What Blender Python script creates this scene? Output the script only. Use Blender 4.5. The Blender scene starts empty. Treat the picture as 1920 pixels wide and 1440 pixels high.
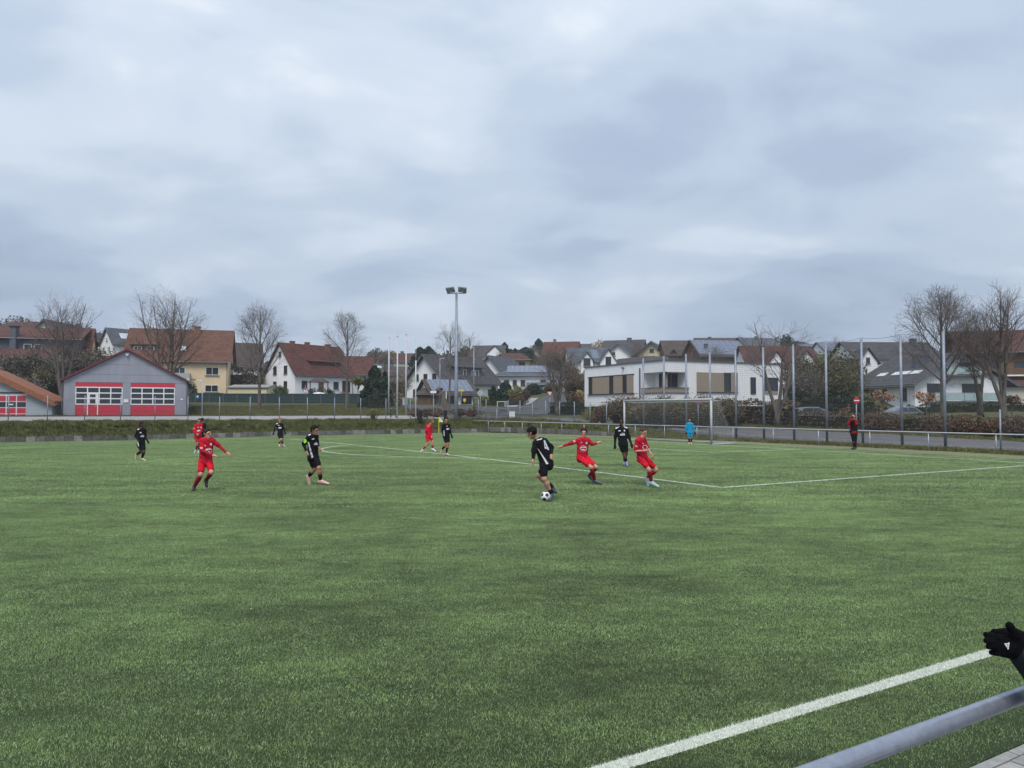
import bpy, bmesh, math, random
import numpy as np
from mathutils import Vector, Matrix
from mathutils.bvhtree import BVHTree
R = math.radians
SC = bpy.context.scene
COL = SC.collection
rng = random.Random(7)
nrg = np.random.default_rng(11)

# ------------------------------------------------------------------ camera, sky, sun, exposure
CAMH, PITCH, FPX = 2.055, 0.0357, 1440.4
cam_d = bpy.data.cameras.new('camera'); cam = bpy.data.objects.new('camera', cam_d)
COL.objects.link(cam); SC.camera = cam
cam.location = (0, 0, CAMH); cam.rotation_euler = (math.pi/2 + PITCH, 0, 0)
cam_d.sensor_width = 36; cam_d.lens = FPX/1920*36; cam_d.clip_start = .1; cam_d.clip_end = 5000

SUN_EL, SUN_AZ = R(56), R(192)          # azimuth clockwise from +Y (north)
w = bpy.data.worlds.new('World'); SC.world = w; w.use_nodes = True
nt = w.node_tree; N = nt.nodes; L = nt.links; N.clear()
def wn(t, **k):
    n = N.new(t)
    for a, b in k.items(): setattr(n, a, b)
    return n
def wmath(op, a, b=None, clamp=False):
    n = wn('ShaderNodeMath', operation=op); n.use_clamp = clamp
    for i, x in enumerate((a, b)):
        if x is None: continue
        if isinstance(x, (int, float)): n.inputs[i].default_value = x
        else: L.new(x, n.inputs[i])
    return n.outputs[0]
sky = wn('ShaderNodeTexSky', sky_type='NISHITA'); sky.sun_disc = False
sky.sun_elevation = SUN_EL; sky.sun_rotation = SUN_AZ; sky.air_density = 1.5; sky.dust_density = 3
tc = wn('ShaderNodeTexCoord'); sep = wn('ShaderNodeSeparateXYZ'); L.new(tc.outputs['Generated'], sep.inputs[0])
zc = wmath('ADD', wmath('MAXIMUM', sep.outputs[2], 0.0), .26)
cx = wmath('DIVIDE', sep.outputs[0], zc); cy = wmath('DIVIDE', sep.outputs[1], zc)
cmb = wn('ShaderNodeCombineXYZ'); L.new(cx, cmb.inputs[0]); L.new(cy, cmb.inputs[1]); cmb.inputs[2].default_value = 3.1
def noise(scale, detail, rough, dist=0., off=(0, 0, 0), sc=(1, 1, 1)):
    mp = wn('ShaderNodeMapping'); L.new(cmb.outputs[0], mp.inputs[0]); mp.inputs['Location'].default_value = off
    mp.inputs['Scale'].default_value = sc; mp.inputs['Rotation'].default_value = (0, 0, R(-14))
    n = wn('ShaderNodeTexNoise'); L.new(mp.outputs[0], n.inputs[0])
    n.inputs['Scale'].default_value = scale; n.inputs['Detail'].default_value = detail
    n.inputs['Roughness'].default_value = rough; n.inputs['Distortion'].default_value = dist
    return n.outputs[0]
def ramp(fac, stops):
    r = wn('ShaderNodeValToRGB'); L.new(fac, r.inputs[0]); e = r.color_ramp.elements
    r.color_ramp.interpolation = 'EASE'
    while len(e) < len(stops): e.new(.5)
    for el, (p, c) in zip(e, stops): el.position = p; el.color = (*c, 1)
    return r.outputs[0]
n1 = noise(.85, 3, .5, .35, (4.3, 1.7, 0), (.8, 1.1, 1))
n2 = noise(2.4, 5, .5, .4, (1.3, 5.1, 2), (.9, 1.1, 1))
mix = wmath('ADD', wmath('MULTIPLY', n1, .60), wmath('MULTIPLY', n2, .40))
base = ramp(mix, [(.35, (.215, .27, .36)), (.45, (.27, .33, .43)), (.525, (.335, .395, .485)), (.59, (.41, .465, .54)), (.67, (.56, .59, .63))])
gain = wmath('ADD', .97, wmath('MULTIPLY', wmath('MAXIMUM', sep.outputs[2], 0.0), .30))
sc10 = wn('ShaderNodeVectorMath', operation='SCALE'); L.new(base, sc10.inputs[0]); L.new(wmath('MULTIPLY', gain, 10.0), sc10.inputs['Scale'])
mx = wn('ShaderNodeMix', data_type='RGBA'); mx.inputs[0].default_value = .95
L.new(sky.outputs[0], mx.inputs[6]); L.new(sc10.outputs[0], mx.inputs[7])
bg = wn('ShaderNodeBackground'); bg.inputs[1].default_value = .1; L.new(mx.outputs[2], bg.inputs[0])
wo = wn('ShaderNodeOutputWorld'); L.new(bg.outputs[0], wo.inputs[0])

sd = bpy.data.lights.new('sun', 'SUN'); sd.energy = 1.7; sd.angle = R(26); sd.color = (1, .965, .92)
so = bpy.data.objects.new('sun', sd); COL.objects.link(so)
sdir = Vector((math.sin(SUN_AZ)*math.cos(SUN_EL), math.cos(SUN_AZ)*math.cos(SUN_EL), math.sin(SUN_EL)))
so.rotation_euler = sdir.to_track_quat('Z', 'Y').to_euler(); so.location = (0, 0, 60)
SC.view_settings.view_transform = 'Standard'; SC.view_settings.look = 'None'
SC.view_settings.exposure = 0.65; SC.view_settings.gamma = 1; SC.view_settings.use_curve_mapping = False
try:
    SC.cycles.use_adaptive_sampling = True; SC.cycles.max_bounces = 6; SC.cycles.diffuse_bounces = 3
    SC.cycles.use_denoising = True; SC.cycles.transparent_max_bounces = 8
except Exception: pass

# ------------------------------------------------------------------ places: photo ray -> world point at a depth
CP, SP = math.cos(PITCH), math.sin(PITCH)
def ray(px, py):
    a = (px-960)/FPX; b = (720-py)/FPX
    return (a, CP - b*SP, SP + b*CP)
def at(px, py, Y):
    d = ray(px, py); t = Y/d[1]
    return Vector((d[0]*t, Y, CAMH + d[2]*t))
def zpx(py, Y): return at(960, py, Y).z
ANG = 1.0272; SA, CA = math.sin(ANG), math.cos(ANG)
def uv2xy(u, v): return (u*SA - v*CA, u*CA + v*SA)
def xy2uv(x, y): return (x*SA + y*CA, -x*CA + y*SA)
V0, PW, UG, CROWN = 3.555, 61.175, 31.16, .22
VC = V0 + PW/2
def zpitch(u, v):
    t = (v-VC)/(PW/2)
    c = CROWN*(1-t*t) if abs(t) < 1 else 0
    s = min(max((v-V0)/PW, 0), 1)
    k = min(max((UG-u)/25, 0), 1)
    return c - .16*s*s*k*min(1, max(0, (26-u)/20))

# ------------------------------------------------------------------ materials
MATS = {}
def mat(name, col, rough=.8, var=.12, scale=2.0, bump=.0, metal=0., spec=.4, col2=None, sheen=0., coords='Object', detail=4, stretch=(1, 1, 1)):
    if name in MATS: return MATS[name]
    m = bpy.data.materials.new(name); m.use_nodes = True; t = m.node_tree; b = t.nodes['Principled BSDF']
    b.inputs['Roughness'].default_value = rough; b.inputs['Metallic'].default_value = metal
    b.inputs['Specular IOR Level'].default_value = spec
    if sheen: b.inputs['Sheen Weight'].default_value = sheen
    tcn = t.nodes.new('ShaderNodeTexCoord'); mp = t.nodes.new('ShaderNodeMapping'); mp.inputs['Scale'].default_value = stretch
    if coords == 'World':
        g = t.nodes.new('ShaderNodeNewGeometry'); t.links.new(g.outputs['Position'], mp.inputs[0])
    else: t.links.new(tcn.outputs[coords], mp.inputs[0])
    ns = t.nodes.new('ShaderNodeTexNoise'); ns.inputs['Scale'].default_value = scale; ns.inputs['Detail'].default_value = detail; ns.inputs['Roughness'].default_value = .62
    t.links.new(mp.outputs[0], ns.inputs[0])
    rp = t.nodes.new('ShaderNodeValToRGB'); t.links.new(ns.outputs[0], rp.inputs[0]); e = rp.color_ramp.elements
    c1 = [max(0, c*(1-var)) for c in col]; c2 = col2 or [min(1, c*(1+var)) for c in col]
    e[0].position = .33; e[0].color = (*c1, 1); e[1].position = .67; e[1].color = (*c2, 1)
    t.links.new(rp.outputs[0], b.inputs['Base Color'])
    if bump:
        bp = t.nodes.new('ShaderNodeBump'); bp.inputs['Strength'].default_value = bump; bp.inputs['Distance'].default_value = .02
        t.links.new(ns.outputs[0], bp.inputs['Height']); t.links.new(bp.outputs[0], b.inputs['Normal'])
    MATS[name] = m; return m
def roofmat(name, col, period=.34, var=.22):
    if name in MATS: return MATS[name]
    m = mat(name, col, .75, var, .9, 0, coords='Object', spec=.25)
    t = m.node_tree; b = t.nodes['Principled BSDF']
    tcn = t.nodes.new('ShaderNodeTexCoord'); mp = t.nodes.new('ShaderNodeMapping'); t.links.new(tcn.outputs['Object'], mp.inputs[0])
    wv = t.nodes.new('ShaderNodeTexWave'); wv.wave_type = 'BANDS'; wv.bands_direction = 'Z'; wv.wave_profile = 'SAW'
    wv.inputs['Scale'].default_value = .314/period*1.0; wv.inputs['Distortion'].default_value = .25; wv.inputs['Detail Scale'].default_value = 3
    t.links.new(mp.outputs[0], wv.inputs[0])
    mp2 = t.nodes.new('ShaderNodeMapping'); mp2.inputs['Scale'].default_value = (4, 4, 3); t.links.new(tcn.outputs['Object'], mp2.inputs[0])
    vo = t.nodes.new('ShaderNodeTexVoronoi'); vo.inputs['Scale'].default_value = 1.; t.links.new(mp2.outputs[0], vo.inputs[0])
    old = b.inputs['Base Color'].links[0].from_socket
    mxx = t.nodes.new('ShaderNodeMix'); mxx.data_type = 'RGBA'; mxx.blend_type = 'MULTIPLY'; mxx.inputs[0].default_value = .45
    t.links.new(old, mxx.inputs[6]); t.links.new(vo.outputs['Color'], mxx.inputs[7])
    hs = t.nodes.new('ShaderNodeMix'); hs.data_type = 'RGBA'; hs.blend_type = 'MULTIPLY'; hs.inputs[0].default_value = .4
    bw = t.nodes.new('ShaderNodeRGBToBW'); t.links.new(vo.outputs['Color'], bw.inputs[0]); t.links.new(bw.outputs[0], mxx.inputs[7])
    t.links.new(mxx.outputs[2], hs.inputs[6]); t.links.new(wv.outputs[0], hs.inputs[7])
    t.links.new(hs.outputs[2], b.inputs['Base Color'])
    bp = t.nodes.new('ShaderNodeBump'); bp.inputs['Strength'].default_value = .6; bp.inputs['Distance'].default_value = .05
    t.links.new(wv.outputs[0], bp.inputs['Height']); t.links.new(bp.outputs[0], b.inputs['Normal'])
    return m

M_white = mat('white_render', (.78, .78, .79), .9, .045, 1.1, .05, stretch=(1, 1, .35), detail=8)
M_cream = mat('cream_render', (.68, .53, .35), .9, .06, .6, .05)
M_yellow = mat('pale_yellow_render', (.58, .52, .34), .9, .06, .6)
M_apricot = mat('apricot_render', (.62, .44, .26), .9, .06, .6)
M_beige = mat('beige_render', (.50, .46, .40), .9, .06, .6)
M_greyw = mat('grey_cladding', (.27, .285, .33), .6, .09, 1.3, .03, stretch=(1, 1, .25), detail=8)
M_palegrey = mat('pale_grey_render', (.36, .40, .43), .85, .05, .5)
M_slate = mat('slate_cladding', (.085, .095, .12), .7, .12, 3)
M_wood = mat('brown_timber', (.12, .065, .035), .7, .25, 3, .1, stretch=(1, 1, .2))
M_orwood = mat('orange_timber', (.16, .095, .05), .7, .2, 3, .1)
M_glass = mat('window_glass', (.022, .027, .035), .12, .3, .6, 0, spec=.6)
M_frame_w = mat('white_frame', (.74, .75, .76), .5, .03)
M_frame_d = mat('dark_frame', (.045, .045, .05), .5, .1)
M_frame_b = mat('brown_frame', (.08, .05, .035), .5, .1)
M_door = mat('house_door', (.12, .08, .06), .6, .1)
M_red = mat('red_panel_paint', (.50, .035, .06), .45, .05, 1.5)
M_maroon = mat('maroon_trim', (.13, .025, .035), .5, .1)
M_galv = mat('galvanised_steel', (.30, .33, .38), .42, .18, 9, .02, metal=.55)
M_pole = mat('galvanised_pole', (.24, .27, .32), .5, .15, 4, 0, metal=.35)
M_galvd = mat('dark_steel', (.13, .145, .165), .5, .1, 4, metal=.4)
M_wpaint = mat('white_pole_paint', (.55, .56, .58), .4, .04, 3)
M_alu = mat('aluminium', (.55, .57, .60), .35, .06, 6, metal=.5)
M_solar = mat('solar_panel', (.11, .13, .18), .16, .12, 1.2, 0, spec=.9)
M_solarline = mat('solar_panel_rail', (.45, .48, .52), .4, .05)
M_chim = mat('chimney_brick', (.22, .10, .07), .85, .2, 6, .1)
M_dark = mat('black_plastic', (.015, .016, .018), .5, .15)
RO_red = roofmat('red_clay_roof', (.150, .058, .045))
RO_or = roofmat('orange_brown_roof', (.195, .088, .058))
RO_brick = mat('orange_garage_roof', (.26, .10, .05), .8, .3, 5, .4, stretch=(1, 1, 2))
RO_dark = roofmat('dark_slate_roof', (.10, .095, .10))
RO_grey = roofmat('grey_slate_roof', (.13, .145, .17))
RO_brown = roofmat('brown_roof', (.115, .085, .078))
RO_rb = roofmat('red_brown_roof', (.125, .052, .045))
M_bark = mat('bark', (.12, .105, .092), .95, .3, 5, .4, coords='World', stretch=(1, 1, .3))
M_twig = mat('twigs', (.125, .10, .085), .95, .25, 2, coords='World')
M_asphalt = mat('asphalt', (.068, .069, .075), .9, .14, 1.4, .1, coords='World', detail=8)
M_conc = mat('pale_concrete', (.29, .28, .275), .9, .10, .7, .1, coords='World', detail=8)
M_kerb = mat('kerb_stone', (.26, .255, .25), .9, .2, 3, .2, coords='World')
M_soil = mat('leaf_litter_soil', (.085, .065, .04), .95, .3, 2, .3, coords='World')

# ------------------------------------------------------------------ objects
def tag(o, label=None, cat=None, group=None, kind=None):
    if label: o['label'] = label
    if cat: o['category'] = cat
    if group: o['group'] = group
    if kind: o['kind'] = kind
    return o
def empty(name, loc=(0, 0, 0), rz=0., label=None, cat=None, group=None):
    o = bpy.data.objects.new(name, None); COL.objects.link(o); o.location = loc; o.rotation_euler = (0, 0, rz)
    o.empty_display_size = .3
    return tag(o, label, cat, group)
class MB:
    def __init__(s): s.v = []; s.f = []; s.m = []; s.mi = 0
    def poly(s, pts):
        n = len(s.v); s.v += [tuple(p) for p in pts]; s.f.append(tuple(range(n, n+len(pts)))); s.m.append(s.mi)
    def box(s, c, d, rz=0., tilt=None):
        n = len(s.v); cr, sr = math.cos(rz), math.sin(rz)
        for z in (-1, 1):
            for x, y in ((-1, -1), (1, -1), (1, 1), (-1, 1)):
                p = Vector((x*d[0]/2, y*d[1]/2, z*d[2]/2))
                if tilt is not None: p = tilt @ p
                s.v.append((c[0]+p.x*cr-p.y*sr, c[1]+p.x*sr+p.y*cr, c[2]+p.z))
        for f in ((0, 3, 2, 1), (4, 5, 6, 7), (0, 1, 5, 4), (1, 2, 6, 5), (2, 3, 7, 6), (3, 0, 4, 7)):
            s.f.append(tuple(n+i for i in f)); s.m.append(s.mi)
    def prism(s, poly, d):      # poly: planar list of Vector, extruded by vector d
        a = [Vector(p) for p in poly]; b = [p + Vector(d) for p in a]; n = len(s.v); k = len(a)
        s.v += [tuple(p) for p in a+b]
        s.f.append(tuple(range(n+k-1, n-1, -1))); s.m.append(s.mi)
        s.f.append(tuple(range(n+k, n+2*k))); s.m.append(s.mi)
        for i in range(k):
            j = (i+1) % k; s.f.append((n+i, n+j, n+k+j, n+k+i)); s.m.append(s.mi)
    def tube(s, pts, r, n=8, cap=True):
        pts = [Vector(p) for p in pts]; rs = r if isinstance(r, (list, tuple)) else [r]*len(pts)
        rings = []
        for i, p in enumerate(pts):
            d = (pts[min(i+1, len(pts)-1)] - pts[max(i-1, 0)])
            if d.length < 1e-9: d = Vector((0, 0, 1))
            d.normalize(); a = d.orthogonal() if abs(d.z) > .99 else d.cross(Vector((0, 0, 1)))
            a.normalize(); b = d.cross(a); b0 = len(s.v)
            for k in range(n):
                t = 2*math.pi*k/n; s.v.append(tuple(p + (a*math.cos(t) + b*math.sin(t))*rs[i]))
            rings.append(b0)
        for q in range(len(rings)-1):
            for k in range(n):
                k2 = (k+1) % n
                s.f.append((rings[q]+k, rings[q]+k2, rings[q+1]+k2, rings[q+1]+k)); s.m.append(s.mi)
        if cap:
            s.f.append(tuple(rings[0]+k for k in range(n-1, -1, -1))); s.m.append(s.mi)
            s.f.append(tuple(rings[-1]+k for k in range(n))); s.m.append(s.mi)
    def build(s, name, mats, parent=None, smooth=False, kind=None, label=None):
        me = bpy.data.meshes.new(name); me.from_pydata(s.v, [], s.f)
        if not isinstance(mats, (list, tuple)): mats = [mats]
        for m in mats: me.materials.append(m)
        if len(mats) > 1: me.polygons.foreach_set('material_index', s.m)
        if smooth: me.polygons.foreach_set('use_smooth', [True]*len(s.f))
        me.update()
        o = bpy.data.objects.new(name, me); COL.objects.link(o)
        if parent: o.parent = parent
        if kind: o['kind'] = kind
        if label: o['label'] = label
        return o
def npmesh(name, verts, faces, mats, parent=None, smooth=False, kind=None, midx=None):
    verts = np.asarray(verts, np.float32); faces = np.asarray(faces, np.int32); k = faces.shape[1]
    me = bpy.data.meshes.new(name); me.vertices.add(len(verts)); me.vertices.foreach_set('co', verts.ravel())
    me.loops.add(faces.size); me.loops.foreach_set('vertex_index', faces.ravel())
    me.polygons.add(len(faces)); me.polygons.foreach_set('loop_start', np.arange(0, faces.size, k, dtype=np.int32))
    try: me.polygons.foreach_set('loop_total', np.full(len(faces), k, np.int32))
    except Exception: pass
    if not isinstance(mats, (list, tuple)): mats = [mats]
    for m in mats: me.materials.append(m)
    if midx is not None: me.polygons.foreach_set('material_index', np.asarray(midx, np.int32))
    if smooth: me.polygons.foreach_set('use_smooth', np.ones(len(faces), bool))
    me.update(calc_edges=True); me.validate()
    o = bpy.data.objects.new(name, me); COL.objects.link(o)
    if parent: o.parent = parent
    if kind: o['kind'] = kind
    return o
_inst = {}
def share(key, make, parent, loc, rot=(0, 0, 0), scale=(1, 1, 1), name=None):
    """one mesh per key; every further use is another object with the same mesh"""
    if key not in _inst:
        o = make(); _inst[key] = o
    else:
        o = _inst[key].copy(); COL.objects.link(o)
    o.parent = parent; o.location = loc; o.rotation_euler = rot; o.scale = scale
    return o
# ------------------------------------------------------------------ terrain
ANCH = []
def anchor(px, py, Y): p = at(px, py, Y); ANCH.append((p.x, p.y, p.z)); return p
for px, py, Y in [(300, 783.5, 79), (60, 786, 74), (485, 768, 95), (650, 769, 97), (350, 757, 108), (540, 757, 110), (720, 757, 112),
                  (830, 762, 104), (760, 775, 92), (860, 770, 92), (940, 772, 92), (1000, 778, 84), (960, 765, 112), (1025, 768, 92), (1015, 755, 112), (1070, 735, 135),
                  (1060, 770, 84), (1100, 782, 76), (1200, 787, 68), (1300, 795, 62), (1400, 799, 58), (1420, 787, 64), (1530, 797, 56), (1650, 800, 54), (1900, 820, 46), (1880, 800, 56),
                  (60, 745, 106), (120, 748, 100), (390, 742, 118), (600, 740, 124), (700, 742, 130), (830, 752, 136), (850, 757, 112),
                  (1000, 737, 150), (920, 745, 140), (955, 692, 187), (910, 674, 215), (1040, 664, 218), (1110, 700, 165), (1160, 682, 190), (1230, 676, 185),
                  (1350, 692, 165), (1430, 662, 182), (1470, 728, 130), (1580, 665, 192), (1650, 712, 112), (1780, 776, 100), (1900, 778, 106), (1600, 780, 95), (1540, 775, 80),
                  (200, 672, 160), (40, 640, 150), (168, 680, 178), (455, 700, 140), (720, 715, 165), (800, 700, 175),
                  (0, 640, 300), (200, 690, 300), (450, 705, 300), (700, 690, 300), (900, 676, 300), (1100, 664, 300), (1300, 664, 300), (1550, 676, 300), (1900, 700, 300),
                  (-400, 660, 260), (2400, 730, 260), (-500, 760, 110), (2300, 790, 100), (-400, 780, 70), (2300, 840, 34)]:
    anchor(px, py, Y)
AN = np.array(ANCH)
FZ_V = [-60, 30, 35, 41, 48.5, 57, 67, 75]; FZ_Z = [-.02, .05, .18, .45, .85, 1.15, 1.35, 1.35]
def smooth01(t): t = np.clip(t, 0, 1); return t*t*(3-2*t)
def terr(u, v):
    u = np.asarray(u, float); v = np.asarray(v, float)
    X = u*SA - v*CA; Y = u*CA + v*SA
    d2 = (X[..., None]-AN[:, 0])**2 + (Y[..., None]-AN[:, 1])**2
    wt = 1/(d2 + 36)**1.7
    zi = (wt*AN[:, 2]).sum(-1)/wt.sum(-1)
    # end bank behind the goal line (u) and far bank (v)
    zf = np.interp(v, FZ_V, FZ_Z)
    zroad = np.interp(v, [-60, 22, 31, 41, 51, 61, 71, 84], [-.1, -.08, .05, .22, .68, 1.0, 1.5, 1.75])
    ze = np.where(u < 37.4, .1, 0) + 0*u
    near_end = CROWN*np.clip(1-((v-VC)/(PW/2))**2, 0, 1)+.002
    z_end = near_end + (zf-near_end)*smooth01((u-37.45)/1.2)
    z_end = z_end + (zroad-zf)*smooth01((u-38.7)/2.0)
    zp_ = zroad + .12*smooth01((u-44.6)/.2) + .32*smooth01((u-45)/6)*np.interp(v, [15, 30, 45, 62], [.05, 1, 1, 0]); z_end = np.where(u > 44.6, zp_, z_end)
    z_end = z_end + (zi-zp_)*smooth01((u-52)/7.0)
    edge = np.where(u < 26, -.16*smooth01((26-u)/20), 0.)
    z_far = (.30+edge) + (1.31-.30-edge)*smooth01((v-66.35)/2.0)
    z_far = z_far + np.clip(v-69.2, 0, 15)*.019 + (zi-1.31-np.clip(v-69.2, 0, 15)*.019)*smooth01((v-84)/7.0)
    far = smooth01((v-66.0)/.01)
    z = np.where(v > 66.3, z_far, z_end)
    # corner: beyond both edges
    t = smooth01((u-38.4)/6.0)
    z = np.where((v > 66.3) & (u > 38.4), z_far*(1-t) + np.where(v < 84, z_end, zi)*t, z)
    return z
def axis(segs):
    out = []
    for a, b, st in segs:
        n = max(1, int(round((b-a)/st))); out += [a + (b-a)*i/n for i in range(n)]
    out.append(segs[-1][1]); return np.array(out)
UA = axis([(-260, -60, 10), (-60, 36.6, 2.0), (36.6, 37.45, .425), (37.45, 38.6, .23), (38.6, 44.6, .66), (44.6, 44.8, .2), (44.8, 50, .65), (50, 60, 1.0), (60, 130, 2.5), (130, 420, 10)])
VA = axis([(-60, 0, 4), (0, 66.3, 1.5), (66.3, 66.38, .08), (66.38, 69.4, .3), (69.4, 71, .8), (71, 83.5, 1.5), (83.5, 92, 1.0), (92, 150, 2.5), (150, 420, 10)])
UU, VV = np.meshgrid(UA, VA, indexing='ij'); ZZ = terr(UU, VV)
def zg(x, y):
    """height of the terrain mesh (bilinear) at world x, y"""
    u, v = xy2uv(x, y)
    i = int(np.clip(np.searchsorted(UA, u)-1, 0, len(UA)-2)); j = int(np.clip(np.searchsorted(VA, v)-1, 0, len(VA)-2))
    a = min(max((u-UA[i])/(UA[i+1]-UA[i]), 0), 1); b = min(max((v-VA[j])/(VA[j+1]-VA[j]), 0), 1)
    return float(ZZ[i, j]*(1-a)*(1-b) + ZZ[i+1, j]*a*(1-b) + ZZ[i, j+1]*(1-a)*b + ZZ[i+1, j+1]*a*b)
def zuv(u, v): x, y = uv2xy(u, v); return zg(x, y)
def grass_mat(name, a, b, c, sc=1.2):
    m = bpy.data.materials.new(name); m.use_nodes = True; t = m.node_tree; bs = t.nodes['Principled BSDF']
    bs.inputs['Roughness'].default_value = .95; bs.inputs['Specular IOR Level'].default_value = .15
    g = t.nodes.new('ShaderNodeNewGeometry'); ns = t.nodes.new('ShaderNodeTexNoise'); ns.inputs['Scale'].default_value = sc; ns.inputs['Detail'].default_value = 8
    ns.inputs['Roughness'].default_value = .7
    t.links.new(g.outputs['Position'], ns.inputs[0]); rp = t.nodes.new('ShaderNodeValToRGB'); t.links.new(ns.outputs[0], rp.inputs[0])
    e = rp.color_ramp.elements; e.new(.5); 
    for el, (p, cc) in zip(e, ((.33, a), (.5, b), (.66, c))): el.position = p; el.color = (*cc, 1)
    t.links.new(rp.outputs[0], bs.inputs['Base Color'])
    bp = t.nodes.new('ShaderNodeBump'); bp.inputs['Strength'].default_value = .5; bp.inputs['Distance'].default_value = .1
    t.links.new(ns.outputs[0], bp.inputs['Height']); t.links.new(bp.outputs[0], bs.inputs['Normal'])
    MATS[name] = m; return m
M_grass = grass_mat('rough_grass', (.045, .045, .024), (.07, .08, .03), (.105, .10, .05), .9)
M_dryg = grass_mat('worn_verge_grass', (.15, .14, .075), (.22, .20, .11), (.17, .19, .075), 1.5)
inpitch = lambda i, j: UA[i+1] <= 36.61 and VA[j+1] <= 66.31
cells = {'ground': [], 'road': [], 'pavement': [], 'yard': [], 'verge': []}
for i in range(len(UA)-1):
    for j in range(len(VA)-1):
        if inpitch(i, j): continue
        uc = (UA[i]+UA[i+1])/2; vc_ = (VA[j]+VA[j+1])/2
        k = 'ground'
        if uc > 38.6 and uc < 44.6 and vc_ < 150: k = 'road'
        elif 44.6 < uc < (50 if vc_ < 46 else 46.8) and vc_ < 66.3: k = 'pavement'
        elif 71 < vc_ < 83.5 and uc < 36.6: k = 'yard'
        elif 69.4 < vc_ < 71 and uc < 36.6: k = 'yard'
        elif 36.6 < uc < 38.6 and vc_ < 44: k = 'verge'
        if 44.6 < uc < 44.75 and vc_ < 66.3: k = 'pavement'
        cells[k].append((i, j))
XX = UU*SA - VV*CA; YY = UU*CA + VV*SA
VTX = np.stack([XX, YY, ZZ], -1).reshape(-1, 3); nV = len(VA)
def sub(name, cl, m, dz=0., kind='structure'):
    idx = np.array([[i*nV+j, (i+1)*nV+j, (i+1)*nV+j+1, i*nV+j+1] for i, j in cl]); un, inv = np.unique(idx, return_inverse=True)
    vv = VTX[un].copy(); vv[:, 2] += dz
    return npmesh(name, vv, inv.reshape(-1, 4), m, smooth=True, kind=kind)
sub('ground', cells['ground'], M_grass)
sub('road', cells['road'], M_asphalt)
sub('pavement', cells['pavement'], mat('pavement_grey', (.105, .103, .103), .9, .15, 1.2, .1, coords='World', detail=8))
sub('yard', cells['yard'], M_conc)
sub('verge', cells['verge'], M_dryg)
kerbs = bpy.data.objects.new('kerb', None); COL.objects.link(kerbs); kerbs['kind'] = 'structure'
for q in range(0, 62):
    v_ = 6+q*1.0
    def mkk():
        m = MB(); m.box((0, 0, 0), (.13, .985, .26)); return m.build('kerb_stone', M_kerb)
    x, y = uv2xy(44.62, v_); share('kerbstone', mkk, kerbs, (x, y, float(terr(44.5, v_))+.02), (0, 0, math.pi/2-ANG))
mb = MB(); mb.box((0, 180, -3.2), (860, 500, 1)); mb.build('terrain', M_grass, kind='structure')

def strip(name, pts, halfw, m, dz=.03, kind='structure', n=6, step=1.2):
    """a sheet of given half width(s) lying on the terrain along a centre line"""
    P = [Vector((p[0], p[1], 0)) for p in pts]; dense = []; hw = halfw if isinstance(halfw, list) else [halfw]*len(P)
    for i in range(len(P)-1):
        k = max(1, int((P[i+1]-P[i]).length/step))
        for q in range(k): dense.append((P[i].lerp(P[i+1], q/k), hw[i]+(hw[i+1]-hw[i])*q/k))
    dense.append((P[-1], hw[-1])); V = []; F = []
    for i, (p, h) in enumerate(dense):
        d = (dense[min(i+1, len(dense)-1)][0]-dense[max(i-1, 0)][0]).normalized(); s = Vector((d.y, -d.x, 0))
        for k in range(n+1):
            q = p + s*h*(2*k/n-1); V.append((q.x, q.y, zg(q.x, q.y)+dz))
        if i: 
            for k in range(n): a = (i-1)*(n+1)+k; F.append((a, a+1, a+n+2, a+n+1))
    return npmesh(name, V, F, m, smooth=True, kind=kind)
def smooth_line(pts, it=2):
    for _ in range(it):
        q = [pts[0]]
        for a, b in zip(pts, pts[1:]): q += [tuple(a[i]*.75+b[i]*.25 for i in range(2)), tuple(a[i]*.25+b[i]*.75 for i in range(2))]
        pts = q + [pts[-1]]
    return pts
def gp(px, py, Y=None):
    """point of the terrain seen along a photo ray (march)"""
    d = ray(px, py); t = 10.
    while t < 400:
        x, y, z = d[0]*t, d[1]*t, CAMH+d[2]*t
        u, v = xy2uv(x, y)
        g = zpitch(u, v) if (u < 36.6 and v < 66.3) else zg(x, y)
        if z <= g: return Vector((x, y, g))
        t += .1 if t < 60 else .25
    p = at(px, py, 150); return Vector((p.x, p.y, zg(p.x, p.y)))
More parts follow.
